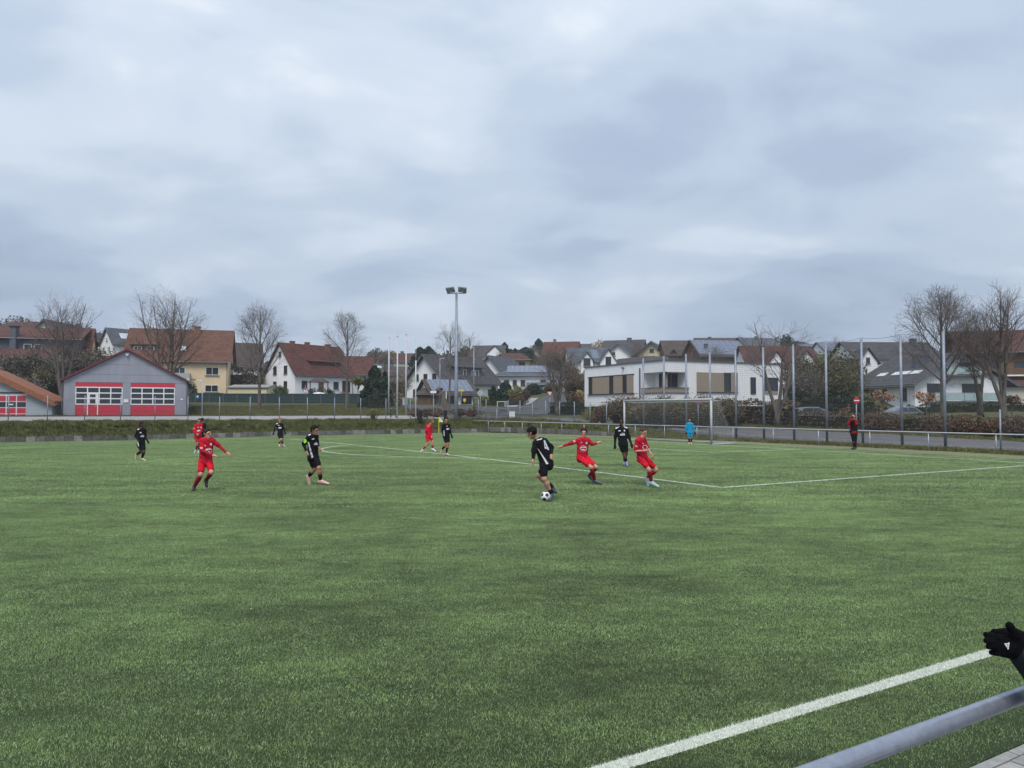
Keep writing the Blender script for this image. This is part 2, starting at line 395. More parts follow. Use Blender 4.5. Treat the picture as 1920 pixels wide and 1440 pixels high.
# ------------------------------------------------------------------ pitch, markings, wall, near paving
def turf_mat():
    m = bpy.data.materials.new('artificial_turf'); m.use_nodes = True; t = m.node_tree; b = t.nodes['Principled BSDF']; nn = t.nodes; lk = t.links
    b.inputs['Roughness'].default_value = .85; b.inputs['Specular IOR Level'].default_value = .25
    
    g = nn.new('ShaderNodeNewGeometry')
    def nz(sc, det, ro, stretch=(1, 1, 1), rot=0.):
        mp = nn.new('ShaderNodeMapping'); mp.inputs['Scale'].default_value = stretch; mp.inputs['Rotation'].default_value = (0, 0, rot); lk.new(g.outputs['Position'], mp.inputs[0])
        n = nn.new('ShaderNodeTexNoise'); n.inputs['Scale'].default_value = sc; n.inputs['Detail'].default_value = det; n.inputs['Roughness'].default_value = ro; lk.new(mp.outputs[0], n.inputs[0]); return n.outputs[0]
    big = nz(.16, 5, .6, (1, .8, 1), .4); mid = nz(1.1, 5, .65, (1, .5, 1), -.5); fine = nz(7, 6, .75, (1, .55, 1)); grain = nz(60, 4, .8)
    def mth(op, a, bb):
        n = nn.new('ShaderNodeMath'); n.operation = op
        for i, x in enumerate((a, bb)):
            if isinstance(x, float): n.inputs[i].default_value = x
            else: lk.new(x, n.inputs[i])
        return n.outputs[0]
    s = mth('ADD', mth('ADD', mth('MULTIPLY', big, .30), mth('MULTIPLY', mid, .26)), mth('ADD', mth('MULTIPLY', fine, .28), mth('MULTIPLY', grain, .16)))
    rp = nn.new('ShaderNodeValToRGB'); lk.new(s, rp.inputs[0]); e = rp.color_ramp.elements; e.new(.5); e.new(.6)
    for el, (p, c) in zip(e, ((.38, (.016, .026, .010)), (.47, (.025, .042, .014)), (.53, (.036, .058, .02)), (.62, (.05, .08, .03)))): el.position = p; el.color = (*c, 1)
    lk.new(rp.outputs[0], b.inputs['Base Color'])
    bp = nn.new('ShaderNodeBump'); bp.inputs['Strength'].default_value = .7; bp.inputs['Distance'].default_value = .03
    lk.new(mth('ADD', fine, grain), bp.inputs['Height']); lk.new(bp.outputs[0], b.inputs['Normal'])
    MATS['turf'] = m; return m
M_turf = turf_mat()
ua = axis([(-160, -40, 10), (-40, 36.6, 1.5)]); va = axis([(2.50, V0+PW, 1.2), (V0+PW, 66.05, .7)])
U2, V2 = np.meshgrid(ua, va, indexing='ij'); Z2 = np.vectorize(zpitch)(U2, V2)
vt = np.stack([U2*SA-V2*CA, U2*CA+V2*SA, Z2], -1).reshape(-1, 3); nv = len(va)
uvt = np.stack([U2, V2], -1).reshape(-1, 2)
fa, fb = [], []
for i in range(len(ua)-1):
    for j in range(len(va)-1):
        q = [i*nv+j, (i+1)*nv+j, (i+1)*nv+j+1, i*nv+j+1]
        (fb if ua[i] >= 33.4 else fa).append(q)
npmesh('pitch', vt, fa, M_turf, smooth=True, kind='structure')
vt2 = vt.copy(); npmesh('pitch_margin', vt2, fb, mat('trodden_margin', (.22, .20, .12), .95, .3, 1.6, .3, coords='World', col2=(.17, .20, .09), detail=8), smooth=True, kind='structure')

M_line = mat('white_turf_line', (.62, .68, .58), .9, .10, 30, .2, coords='World', detail=6, sheen=.3)
def line(pts, wd=.112, dz=.006, step=.8, name='line_marking'):
    P = []
    for a, b in zip(pts, pts[1:]):
        k = max(1, int(math.hypot(b[0]-a[0], b[1]-a[1])/step))
        P += [(a[0]+(b[0]-a[0])*q/k, a[1]+(b[1]-a[1])*q/k) for q in range(k)]
    P.append(pts[-1]); V = []; F = []
    for i, (u, v) in enumerate(P):
        a = P[max(i-1, 0)]; b = P[min(i+1, len(P)-1)]; du, dv = b[0]-a[0], b[1]-a[1]; l = math.hypot(du, dv); nx, ny = -dv/l, du/l
        for s in (-1, 1):
            uu, vv = u+nx*s*wd/2, v+ny*s*wd/2; x, y = uv2xy(uu, vv); V.append((x, y, zpitch(uu, vv)+dz))
        if i: F.append((2*i-2, 2*i-1, 2*i+1, 2*i))
    return npmesh(name, V, F, M_line, smooth=True, kind='structure')
UL = UG-82
line([(UG, V0), (UG, V0+PW)])
line([(UL, V0), (UG-.06, V0)])
line([(10, V0+PW), (UG-.06, V0+PW)])
line([(UG-16.5, VC-20.16), (UG-16.5, VC+20.16)]); line([(UG-.06, VC-20.16), (UG-16.44, VC-20.16)]); line([(UG-.06, VC+20.16), (UG-16.44, VC+20.16)])
line([(UG-5.5, VC-9.16), (UG-5.5, VC+9.16)]); line([(UG-.06, VC-9.16), (UG-5.44, VC-9.16)]); line([(UG-.06, VC+9.16), (UG-5.44, VC+9.16)])
aa = math.acos(5.5/9.15)
line([(UG-11-9.15*math.cos(t), VC+9.15*math.sin(t)) for t in np.linspace(-aa+.012, aa-.012, 40)], step=9)
line([(UG-1*math.cos(t), V0+PW-1*math.sin(t)) for t in np.linspace(.08, 1.5, 10)], step=9)
line([(UL+41, V0+.06), (UL+41, V0+PW)])

# short tufts of fibre: joined patches laid again and again over the turf; the marking lines are white fibres
def fibre_mat(name, col):
    m = bpy.data.materials.new(name); m.use_nodes = True; t = m.node_tree; bs = t.nodes['Principled BSDF']; nn = t.nodes; lk = t.links
    bs.inputs['Roughness'].default_value = .45; bs.inputs['Specular IOR Level'].default_value = .5; bs.inputs['Sheen Weight'].default_value = .35; bs.inputs['Sheen Roughness'].default_value = .4; bs.inputs['Sheen Tint'].default_value = (.8, .95, .7, 1)
    g = nn.new('ShaderNodeNewGeometry')
    def mth(op, a, b=None, c=None, clamp=False):
        n = nn.new('ShaderNodeMath'); n.operation = op; n.use_clamp = clamp
        for i, x in enumerate((a, b, c)):
            if x is None: continue
            if isinstance(x, (int, float)): n.inputs[i].default_value = x
            else: lk.new(x, n.inputs[i])
        return n.outputs[0]
    def dot(vx, vy):
        n = nn.new('ShaderNodeVectorMath'); n.operation = 'DOT_PRODUCT'; lk.new(g.outputs['Position'], n.inputs[0]); n.inputs[1].default_value = (vx, vy, 0); return n.outputs['Value']
    u, v = dot(SA, CA), dot(-CA, SA)
    def near(x, c, h=.056): return mth('COMPARE', x, float(c), float(h))
    mask = None
    def add(k):
        global mask_
        nonlocal mask
        mask = k if mask is None else mth('MAXIMUM', mask, k)
    def span(x, a_, b_): return mth('COMPARE', x, (a_+b_)/2, (b_-a_)/2)
    add(mth('MULTIPLY', near(v, V0), span(u, UG-82, UG))); add(mth('MULTIPLY', near(u, UG), span(v, V0, V0+PW)))
    add(mth('MULTIPLY', near(u, UG-16.5), span(v, VC-20.2, VC+20.2))); add(mth('MULTIPLY', near(u, UG-5.5), span(v, VC-9.2, VC+9.2)))
    for hv, hu in ((20.16, 16.5), (9.16, 5.5)): add(mth('MULTIPLY', mth('COMPARE', mth('ABSOLUTE', mth('SUBTRACT', v, VC)), hv, .05), span(u, UG-hu, UG)))
    du = mth('SUBTRACT', u, UG-11); dv = mth('SUBTRACT', v, VC); rr = mth('SQRT', mth('ADD', mth('MULTIPLY', du, du), mth('MULTIPLY', dv, dv)))
    add(mth('MULTIPLY', near(rr, 9.15), mth('LESS_THAN', u, UG-16.4)))
    def nz(sc, det, ro, stretch=(1, 1, 1), rot=0.):
        mp = nn.new('ShaderNodeMapping'); mp.inputs['Scale'].default_value = stretch; mp.inputs['Rotation'].default_value = (0, 0, rot); lk.new(g.outputs['Position'], mp.inputs[0])
        n = nn.new('ShaderNodeTexNoise'); n.inputs['Scale'].default_value = sc; n.inputs['Detail'].default_value = det; n.inputs['Roughness'].default_value = ro; lk.new(mp.outputs[0], n.inputs[0]); return n.outputs[0]
    big = nz(.11, 3, .6, (1, .8, 0), .4); mid = nz(.85, 5, .62, (.42, 1.1, 0), .1); fine = nz(5.5, 4, .7, (.45, 1.0, 0))
    sm = mth('ADD', mth('MULTIPLY', mth('SUBTRACT', big, .5), 1.0), mth('ADD', mth('MULTIPLY', mth('SUBTRACT', mid, .5), 1.8), mth('MULTIPLY', mth('SUBTRACT', fine, .5), 1.6)))
    k = mth('MAXIMUM', mth('ADD', sm, 1.0), .35)
    sc = nn.new('ShaderNodeVectorMath'); sc.operation = 'SCALE'; sc.inputs[0].default_value = col; lk.new(k, sc.inputs['Scale'])
    mx = nn.new('ShaderNodeMix'); mx.data_type = 'RGBA'; lk.new(mask, mx.inputs[0]); lk.new(sc.outputs[0], mx.inputs[6]); mx.inputs[7].default_value = (.60, .64, .56, 1)
    lk.new(mx.outputs[2], bs.inputs['Base Color']); MATS[name] = m; return m
BL = [fibre_mat('turf_fibre_dark', (.138, .220, .060)), fibre_mat('turf_fibre_mid', (.232, .338, .118)), fibre_mat('turf_fibre_pale', (.37, .475, .235))]
def blade_tris(p, h, wdt, r, ln=1.0):
    n = len(p); a = r.random(n)*2*np.pi; lean = r.normal(size=(n, 2))*.38*ln; hh = h*(.5+r.random(n)*.8); dx = np.cos(a)*wdt/2; dy = np.sin(a)*wdt/2
    V = np.zeros((n, 3, 3)); V[:, 0, :2] = p - np.stack([dx, dy], 1); V[:, 1, :2] = p + np.stack([dx, dy], 1); V[:, 2, :2] = p + lean*h*1.5; V[:, 2, 2] = hh; V[:, :2, 2] = -.004
    return V
def blade_patch(name, n, rad, h, wdt, seed):
    r = np.random.default_rng(seed); q = rad*np.sqrt(r.random(n)); a = r.random(n)*6.2832; keep = r.random(n) < 1-(q/rad)**3
    p = np.stack([q*np.cos(a), q*np.sin(a)], 1)[keep]; V = blade_tris(p, h, wdt, r); n = len(p)
    o = npmesh(name, V.reshape(-1, 3), np.arange(3*n).reshape(-1, 3), BL, midx=r.choice(3, n, p=(.36, .44, .20))); me = o.data; bpy.data.objects.remove(o); return me
near_m = [blade_patch('turf_fibres', 14500, .80, .0125, .0034, 5+k) for k in range(5)]
far_m = [blade_patch('turf_fibres_far', 12500, 1.9, .019, .010, 15+k) for k in range(5)]
pn, pf = [], []
sp_ = .62
for iu in range(-70, 75):
    for iv in range(0, 60):
        u, v = iu*sp_+rng.uniform(-.18, .18), 2.48+.4+iv*sp_+rng.uniform(-.15, .15); x, y = uv2xy(u, v)
        if u > 33.2 or y < 1.5 or abs(x) > y*.70+1.4 or y > 18.5+rng.uniform(-1.5, 1.5): continue
        if v-.78 < 2.50: v = 2.50+.70; x, y = uv2xy(u, v)
        pn.append((x, y, zpitch(u, v)))
sp_ = 1.45
for iu in range(-80, 24):
    for iv in range(0, 46):
        u, v = min(iu*sp_+rng.uniform(-.4, .4), 31.9), 2.5+1.2+iv*sp_+rng.uniform(-.35, .35); x, y = uv2xy(u, v)
        if v > 64.6 or y < 16.2 or abs(x) > y*.70+3: continue
        pf.append((x, y, zpitch(u, v)))
def gn_instances(name, meshes, points, smin, smax, seed=0, tilt=0.0, base_rot=None):
    """one object: points carrying instances of the given meshes through geometry nodes"""
    me = bpy.data.meshes.new(name); me.from_pydata([tuple(p) for p in points], [], [])
    o = bpy.data.objects.new(name, me); COL.objects.link(o)
    src = []
    ng = bpy.data.node_groups.new(name, 'GeometryNodeTree')
    ng.interface.new_socket('Geometry', in_out='INPUT', socket_type='NodeSocketGeometry'); ng.interface.new_socket('Geometry', in_out='OUTPUT', socket_type='NodeSocketGeometry')
    gi = ng.nodes.new('NodeGroupInput'); go = ng.nodes.new('NodeGroupOutput'); jn = ng.nodes.new('GeometryNodeGeometryToInstance')
    ins = ng.nodes.new('GeometryNodeInstanceOnPoints'); ins.inputs['Pick Instance'].default_value = True
    hold = bpy.data.collections.new(name+'_source')
    for k, m in enumerate(meshes):
        so_ = bpy.data.objects.new(name+'_source', m); hold.objects.link(so_)
    ci = ng.nodes.new('GeometryNodeCollectionInfo'); ci.inputs[0].default_value = hold; ci.inputs['Separate Children'].default_value = True; ci.inputs['Reset Children'].default_value = True
    ng.links.new(ci.outputs[0], ins.inputs['Instance'])
    rv = ng.nodes.new('FunctionNodeRandomValue'); rv.data_type = 'FLOAT_VECTOR'; rv.inputs['Min'].default_value = (-tilt, -tilt, 0); rv.inputs['Max'].default_value = (tilt, tilt, 6.283)
    rs = ng.nodes.new('FunctionNodeRandomValue'); rs.data_type = 'FLOAT'
    rs.inputs[2].default_value = smin; rs.inputs[3].default_value = smax
    ng.links.new(gi.outputs[0], ins.inputs['Points']); pass
    if base_rot is not None:        # quarter turns only, so that square patches keep to their rows
        ri = ng.nodes.new('FunctionNodeRandomValue'); ri.data_type = 'INT'; ri.inputs[4].default_value = 0; ri.inputs[5].default_value = 3
        mu = ng.nodes.new('ShaderNodeMath'); mu.operation = 'MULTIPLY_ADD'; mu.inputs[1].default_value = math.pi/2; mu.inputs[2].default_value = base_rot
        cb = ng.nodes.new('ShaderNodeCombineXYZ'); ng.links.new(ri.outputs[2], mu.inputs[0]); ng.links.new(mu.outputs[0], cb.inputs[2]); ng.links.new(cb.outputs[0], ins.inputs['Rotation'])
    else: ng.links.new(rv.outputs[0], ins.inputs['Rotation'])
    ng.links.new(rs.outputs[1], ins.inputs['Scale'])
    ng.links.new(ins.outputs[0], go.inputs[0])
    md = o.modifiers.new('scatter', 'NODES'); md.node_group = ng
    return o
tf = gn_instances('turf_fibre', near_m, pn, .92, 1.05)
tag(tf, 'short green plastic fibres of the artificial turf nearest the camera', 'turf fibres', kind='stuff')
tf = gn_instances('turf_fibre', far_m, pf, .92, 1.08)
tag(tf, 'plastic fibres of the artificial turf on the far part of the pitch', 'turf fibres', kind='stuff')
r = np.random.default_rng(3); n = 26000
uu = r.random(n)*9.0 - .5; vv = V0 + (r.random(n)-.5)*.112 + r.normal(0, .0055, n)
P = np.stack([uu*SA-vv*CA, uu*CA+vv*SA, np.zeros(n)], 1)
a = r.random(n)*6.28; V = np.zeros((n, 3, 3)); wd_ = .0035; V[:, 0] = P + np.stack([np.cos(a)*wd_, np.sin(a)*wd_, np.zeros(n)], 1); V[:, 1] = P - np.stack([np.cos(a)*wd_, np.sin(a)*wd_, np.zeros(n)], 1)
V[:, 2] = P + np.stack([(r.random(n)-.5)*.03, (r.random(n)-.5)*.03, .012+r.random(n)*.012], 1)
o = npmesh('line_fibre', V.reshape(-1, 3), np.arange(3*n).reshape(-1, 3), mat('white_fibre', (.64, .66, .60), .7, .1, 20, coords='World'))
tag(o, 'white fibres standing in the near touchline', 'turf fibres', kind='stuff')

# low wall of concrete blocks along the far side and behind the corner
wall = empty('block_wall', (*uv2xy(0, 66.15), 0), 0, 'long low wall of weathered grey concrete blocks below the far grass bank', 'wall')
wall.location = (0, 0, 0)
M_blocks = [mat('block_stone_%s' % n, c, .95, .3, 4, .4, coords='World', detail=8) for n, c in (('grey', (.15, .145, .135)), ('dark', (.105, .10, .09)), ('pale', (.25, .24, .225)))]
def blk(mi, L_):
    def mk():
        m = MB(); e = .012; m.box((0, 0, .19), (L_-.02, .30, .46)); o = m.build('block', M_blocks[mi], smooth=False); return o
    return mk
u = -31.0; k = 0
wr = random.Random(4)
while u < 37.2:
    L_ = .60 if u > -5 else .9
    mi = wr.choice((0, 0, 0, 1, 1, 2)); x, y = uv2xy(u+L_/2, 66.15+wr.uniform(-.015, .015))
    share(('blk', mi, L_), blk(mi, L_), wall, (x, y, zpitch(u, 64.7)-.04+wr.uniform(-.015, .02)), (wr.uniform(-.02, .02), 0, math.pi/2-ANG+wr.uniform(-.01, .01)))
    u += L_
wall2 = empty('block_wall', (0, 0, 0), 0, 'short low block wall behind the barrier rail, under the bank behind the goal line', 'wall')
v = 45.5
while v < 66:
    L_ = .6; mi = wr.choice((0, 0, 1, 2)); x, y = uv2xy(37.3+wr.uniform(-.015, .015), v+.3); s = min(1, .35+(v-45.5)*.12)
    share(('blk', mi, L_), blk(mi, L_), wall2, (x, y, .12-.2*(1-s)+wr.uniform(-.01, .02)), (0, 0, -ANG + wr.uniform(-.01, .01)))
    v += L_

# paving beside the pitch, kerb, hand rail
pv = MB()
x0 = [uv2xy(-60, 2.42), uv2xy(60, 2.42), uv2xy(60, -40), uv2xy(-60, -40)]
pv.poly([(x0[0][0], x0[0][1], -.035), (x0[3][0], x0[3][1], -.035), (x0[2][0], x0[2][1], -.035), (x0[1][0], x0[1][1], -.035)])
pave = pv.build('paving', mat('paving_joint', (.10, .10, .085), .95, .3, 8, .3, coords='World', detail=8), kind='structure')
M_st = [mat('paver_%s' % n, c, .92, .16, 14, .3, coords='World', detail=8) for n, c in (('grey', (.29, .285, .275)), ('warm', (.33, .31, .285)), ('dark', (.235, .232, .228)))]
cnt = 0
for row in range(0, 9):
    for q in range(0, 30):
        u0 = 1.0 + q*.21 + (row % 2)*.105; v0_ = 2.42-.055 - row*.1080
        if cnt >= 290: break
        cnt += 1; mi = wr.choice((0, 0, 1, 2)); x, y = uv2xy(u0, v0_)
        def mkp(mi=mi):
            m = MB(); m.box((0, 0, -.03), (.200, .099, .06)); return m.build('paver', M_st[mi])
        share(('pav', mi), mkp, pave, (x, y, wr.uniform(-.003, .003)), (wr.uniform(-.008, .008), wr.uniform(-.008, .008), math.pi/2-ANG+wr.uniform(-.01, .01)))
# the pavers beyond those
big = MB()
for row in range(0, 40):
    for q in range(-60, 60):
        u0 = 1.0+q*.21 + (row % 2)*.105; v0_ = 2.42-.055-row*.108
        if row < 9 and 0 <= q < 30: continue
        x, y = uv2xy(u0, v0_); big.box((x, y, -.031), (.200, .099, .06), math.pi/2-ANG)
o = big.build('paver_field', [M_st[0]], pave, kind='stuff')
kb = MB(); 
for q in range(-12, 20):
    x, y = uv2xy(q*1.0+.5, 2.455); m_ = None
    kb.box((x, y, -.06), (.99, .065, .13), math.pi/2-ANG)
kb.build('kerb', mat('kerb_near', (.27, .265, .25), .95, .2, 12, .4, coords='World', detail=8), kind='structure')

rail = empty('hand_rail', (0, 0, 0), 0, 'thick galvanised steel hand rail in the near right corner beside the paving', 'railing')
m = MB(); RH = 1.09
pts_ = [(*uv2xy(q, 1.37), RH) for q in np.linspace(-9, 12, 60)]
m.tube(pts_, .0265, 20); m.build('rail', mat('rail_zinc', (.34, .37, .43), .36, .13, 24, .04, metal=.6, coords='World', detail=6, stretch=(1, 1, 1)), rail, smooth=True)
for q in (-8.4, -5.4, -2.4, .45, 4.6, 7.6, 10.6):
    m = MB(); x, y = uv2xy(q, 1.37); m.tube([(x, y, -.05), (x, y, RH-.02)], .022, 14); m.build('post', M_galv, rail, smooth=True)

# barrier rail behind the goal line
bar = empty('barrier_rail', (0, 0, 0), 0, 'waist high galvanised barrier rail on posts behind the goal', 'railing')
vs = [18.25+3.08*k for k in range(-4, 17)]
def zb(v): return .02+.10*min(max((v-18)/50, 0), 1)
m = MB(); m.tube([(*uv2xy(36.3, v), zb(v)+1.02) for v in vs], .03, 8); m.build('rail', M_alu, bar, smooth=True)
for v in vs:
    m = MB(); x, y = uv2xy(36.3, v); m.tube([(x, y, -.1), (x, y, zb(v)+1.0)], .026, 8); m.build('post', M_galv, bar, smooth=True)

# fences
def mesh_panel(p0, p1, z0a, z0b, h, name, parent, hs=.2, vs_=.10, r=.003, mtl=None):
    m = MB(); a = Vector((*p0, 0)); b = Vector((*p1, 0)); L_ = (b-a).length
    nz_ = int(h/hs)
    for i in range(nz_+1):
        z = h*i/nz_; rr = r*1.5
        m.tube([(a.x, a.y, z0a+z+.06), (b.x, b.y, z0b+z+.06)], rr, 3, cap=False)
    k = max(1, int(L_/vs_))
    for i in range(k+1):
        t = i/k; q = a.lerp(b, t); z = z0a+(z0b-z0a)*t
        m.tube([(q.x, q.y, z+.05), (q.x, q.y, z+h+.06)], r*.8, 3, cap=False)
    return m.build(name, mtl or M_galvd, parent)
def fence_run(label, pts, h, prh, hs=.2, vs_=.1, r=.003, tall=None):
    f = empty('mesh_fence', (pts[0][0], pts[0][1], 0), 0, label, 'fence'); f.location = (0, 0, 0)
    for i, (x, y) in enumerate(pts):
        m = MB(); z = zg(x, y); m.tube([(x, y, z-.2), (x, y, (tall if tall else z+h))], prh, 8); m.build('post', M_pole, f, smooth=True)
    for i in range(len(pts)-1):
        za, zb_ = zg(*pts[i]), zg(*pts[i+1]); hh = h-.08
        mesh_panel(pts[i], pts[i+1], za, zb_, hh, 'mesh_panel', f, hs, vs_, r)
    return f
vt_ = [21.7+2.27*k for k in range(0, 11)]
tallpts = [uv2xy(38.4, v) for v in vt_]
catch = fence_run('tall ball catching fence of galvanised poles and wire mesh behind the goal', tallpts, 2.4, .072, tall=6.08)
m = MB(); top = 6.0
for k in range(0, 26):
    z = 2.6 + (top-2.6)*k/25
    m.tube([(*uv2xy(38.4, vt_[0]), z), (*uv2xy(38.4, vt_[-1]), z)], .0028, 3, cap=False)
k = int((vt_[-1]-vt_[0])/.14)
for i in range(k+1):
    v = vt_[0]+(vt_[-1]-vt_[0])*i/k; x, y = uv2xy(38.4, v); m.tube([(x, y, 2.5), (x, y, top)], .0024, 3, cap=False)
m.build('net', M_galvd, catch, kind='stuff')
# sagging top wire with loops
m = MB(); P = []
for i in range(121):
    v = vt_[0]+(vt_[-1]-vt_[0])*i/120; s = ((v-vt_[0]) % 2.27)/2.27; P.append((*uv2xy(38.4, v), 6.12-.12*math.sin(math.pi*s)))
m.tube(P, .008, 4); m.build('top_wire', M_galvd, catch)
fence_run('low mesh fence continuing right of the tall poles', [uv2xy(38.4, 21.7-2.6-2.5*k) for k in range(0, 7)][::-1], 2.1, .04)
fence_run('mesh fence with grey posts on the bank left of the tall poles', [uv2xy(38.4, 46.67+2.2*k) for k in range(0, 11)], 2.0, .035)
fence_run('long mesh fence on the far bank in front of the fire station yard', [uv2xy(u_, 68.65) for u_ in np.arange(-30, 38.3, 2.5)], 2.0, .035, hs=.25, vs_=.14, r=.0025)

# goal
GZ = zpitch(UG, VC)
goal = empty('goal', (*uv2xy(UG, VC), GZ), ANG and (math.pi/2-ANG), 'white football goal with net at the far end of the pitch', 'goal')
# local frame: +x = along u (behind the goal), +y = along v
M_goal = mat('goal_paint', (.44, .45, .47), .45, .06, 4)
for s in (-1, 1):
    mm = MB(); mm.tube([(0, s*3.71, -.05), (0, s*3.71, 2.50)], .06, 12); mm.build('post', M_goal, goal, smooth=True)
mm = MB(); mm.tube([(0, -3.77, 2.50), (0, 3.77, 2.50)], .06, 12); mm.build('crossbar', M_goal, goal, smooth=True)
for s in (-1, 1):
    mm = MB(); mm.tube([(.05, s*3.71, .04), (1.95, s*3.71, .04)], .035, 8); mm.build('ground_bar', M_goal, goal, smooth=True)
    mm = MB(); mm.tube([(.0, s*3.71, 2.46), (.85, s*3.71, 2.40)], .022, 8); mm.build('net_arm', M_goal, goal, smooth=True)
mm = MB(); mm.tube([(1.95, -3.71, .04), (1.95, 3.71, .04)], .035, 8); mm.build('back_bar', M_goal, goal, smooth=True)
net = MB(); nr = .003
def nrm(s_, t):   # back surface: s_ across (-1..1), t from top front (0) to ground (1)
    path = [(0.06, 2.44), (.85, 2.36), (1.15, 1.5), (1.55, .7), (1.92, .06)]
    ln = [0]
    for a_, b_ in zip(path, path[1:]): ln.append(ln[-1]+math.hypot(b_[0]-a_[0], b_[1]-a_[1]))
    d = t*ln[-1]; x = np.interp(d, ln, [p[0] for p in path]); z = np.interp(d, ln, [p[1] for p in path])
    sag = .16*math.sin(math.pi*min(1, t*1.15))*abs(math.sin(s_*math.pi*2.5)) if t > .15 else 0
    return (x - sag*.5 + .05*math.sin(9*s_+4*t), s_*3.70, z-.06*math.sin(t*7+s_*5)*(.2 < t < .9))
na, nb = 62, 30
for i in range(na+1):
    net.tube([nrm(2*i/na-1, t) for t in np.linspace(0, 1, 16)], nr, 3, cap=False)
for j in range(nb+1):
    net.tube([nrm(s_, j/nb) for s_ in np.linspace(-1, 1, 42)], nr, 3, cap=False)
for s in (-1, 1):       # sides
    for j in range(1, 20):
        z = 2.42*j/20; xm = np.interp(z, [0, .7, 1.5, 2.36, 2.44], [1.92, 1.5, 1.12, .85, .06]); net.tube([(x_, s*3.70+.05*math.sin(x_*6+z*4), z-.05*math.sin(3*x_)) for x_ in np.linspace(.05, xm, 6)], nr, 3, cap=False)
    for i in range(1, 14):
        x_ = 1.92*i/14; zm = np.interp(x_, [.06, .85, 1.12, 1.5, 1.92], [2.44, 2.36, 1.5, .7, .05]); net.tube([(x_, s*3.70+.05*math.sin(x_*6+z*4), z) for z in np.linspace(.04, zm, 8)], nr, 3, cap=False)
net.build('net', mat('net_cord', (.42, .41, .36), .8, .1), goal, kind='stuff')
# corner flag
fx, fy = uv2xy(UG, V0+PW); cf = empty('corner_flag', (fx, fy, 0), 0, 'thin yellow corner flag at the far corner of the pitch', 'corner flag')
mm = MB(); mm.tube([(0, 0, 0), (.02, 0, 1.55)], .03, 8); mm.build('pole', mat('yellow_pole', (.78, .62, .02), .5, .05), cf)
mm = MB()
for i in range(6):
    x0_, x1_ = .03+.06*i, .03+.06*(i+1); z0_ = 1.52-.05*i; z1_ = 1.52-.05*(i+1)
    mm.prism([(x0_, .03*math.sin(i), z0_), (x1_, .03*math.sin(i+1), z1_), (x1_, .03*math.sin(i+1), z1_-.42+.05*i), (x0_, .03*math.sin(i), z0_-.45+.05*i)], (0, .006, 0))
mm.build('flag', mat('flag_cloth', (.62, .72, .35), .8, .1), cf)
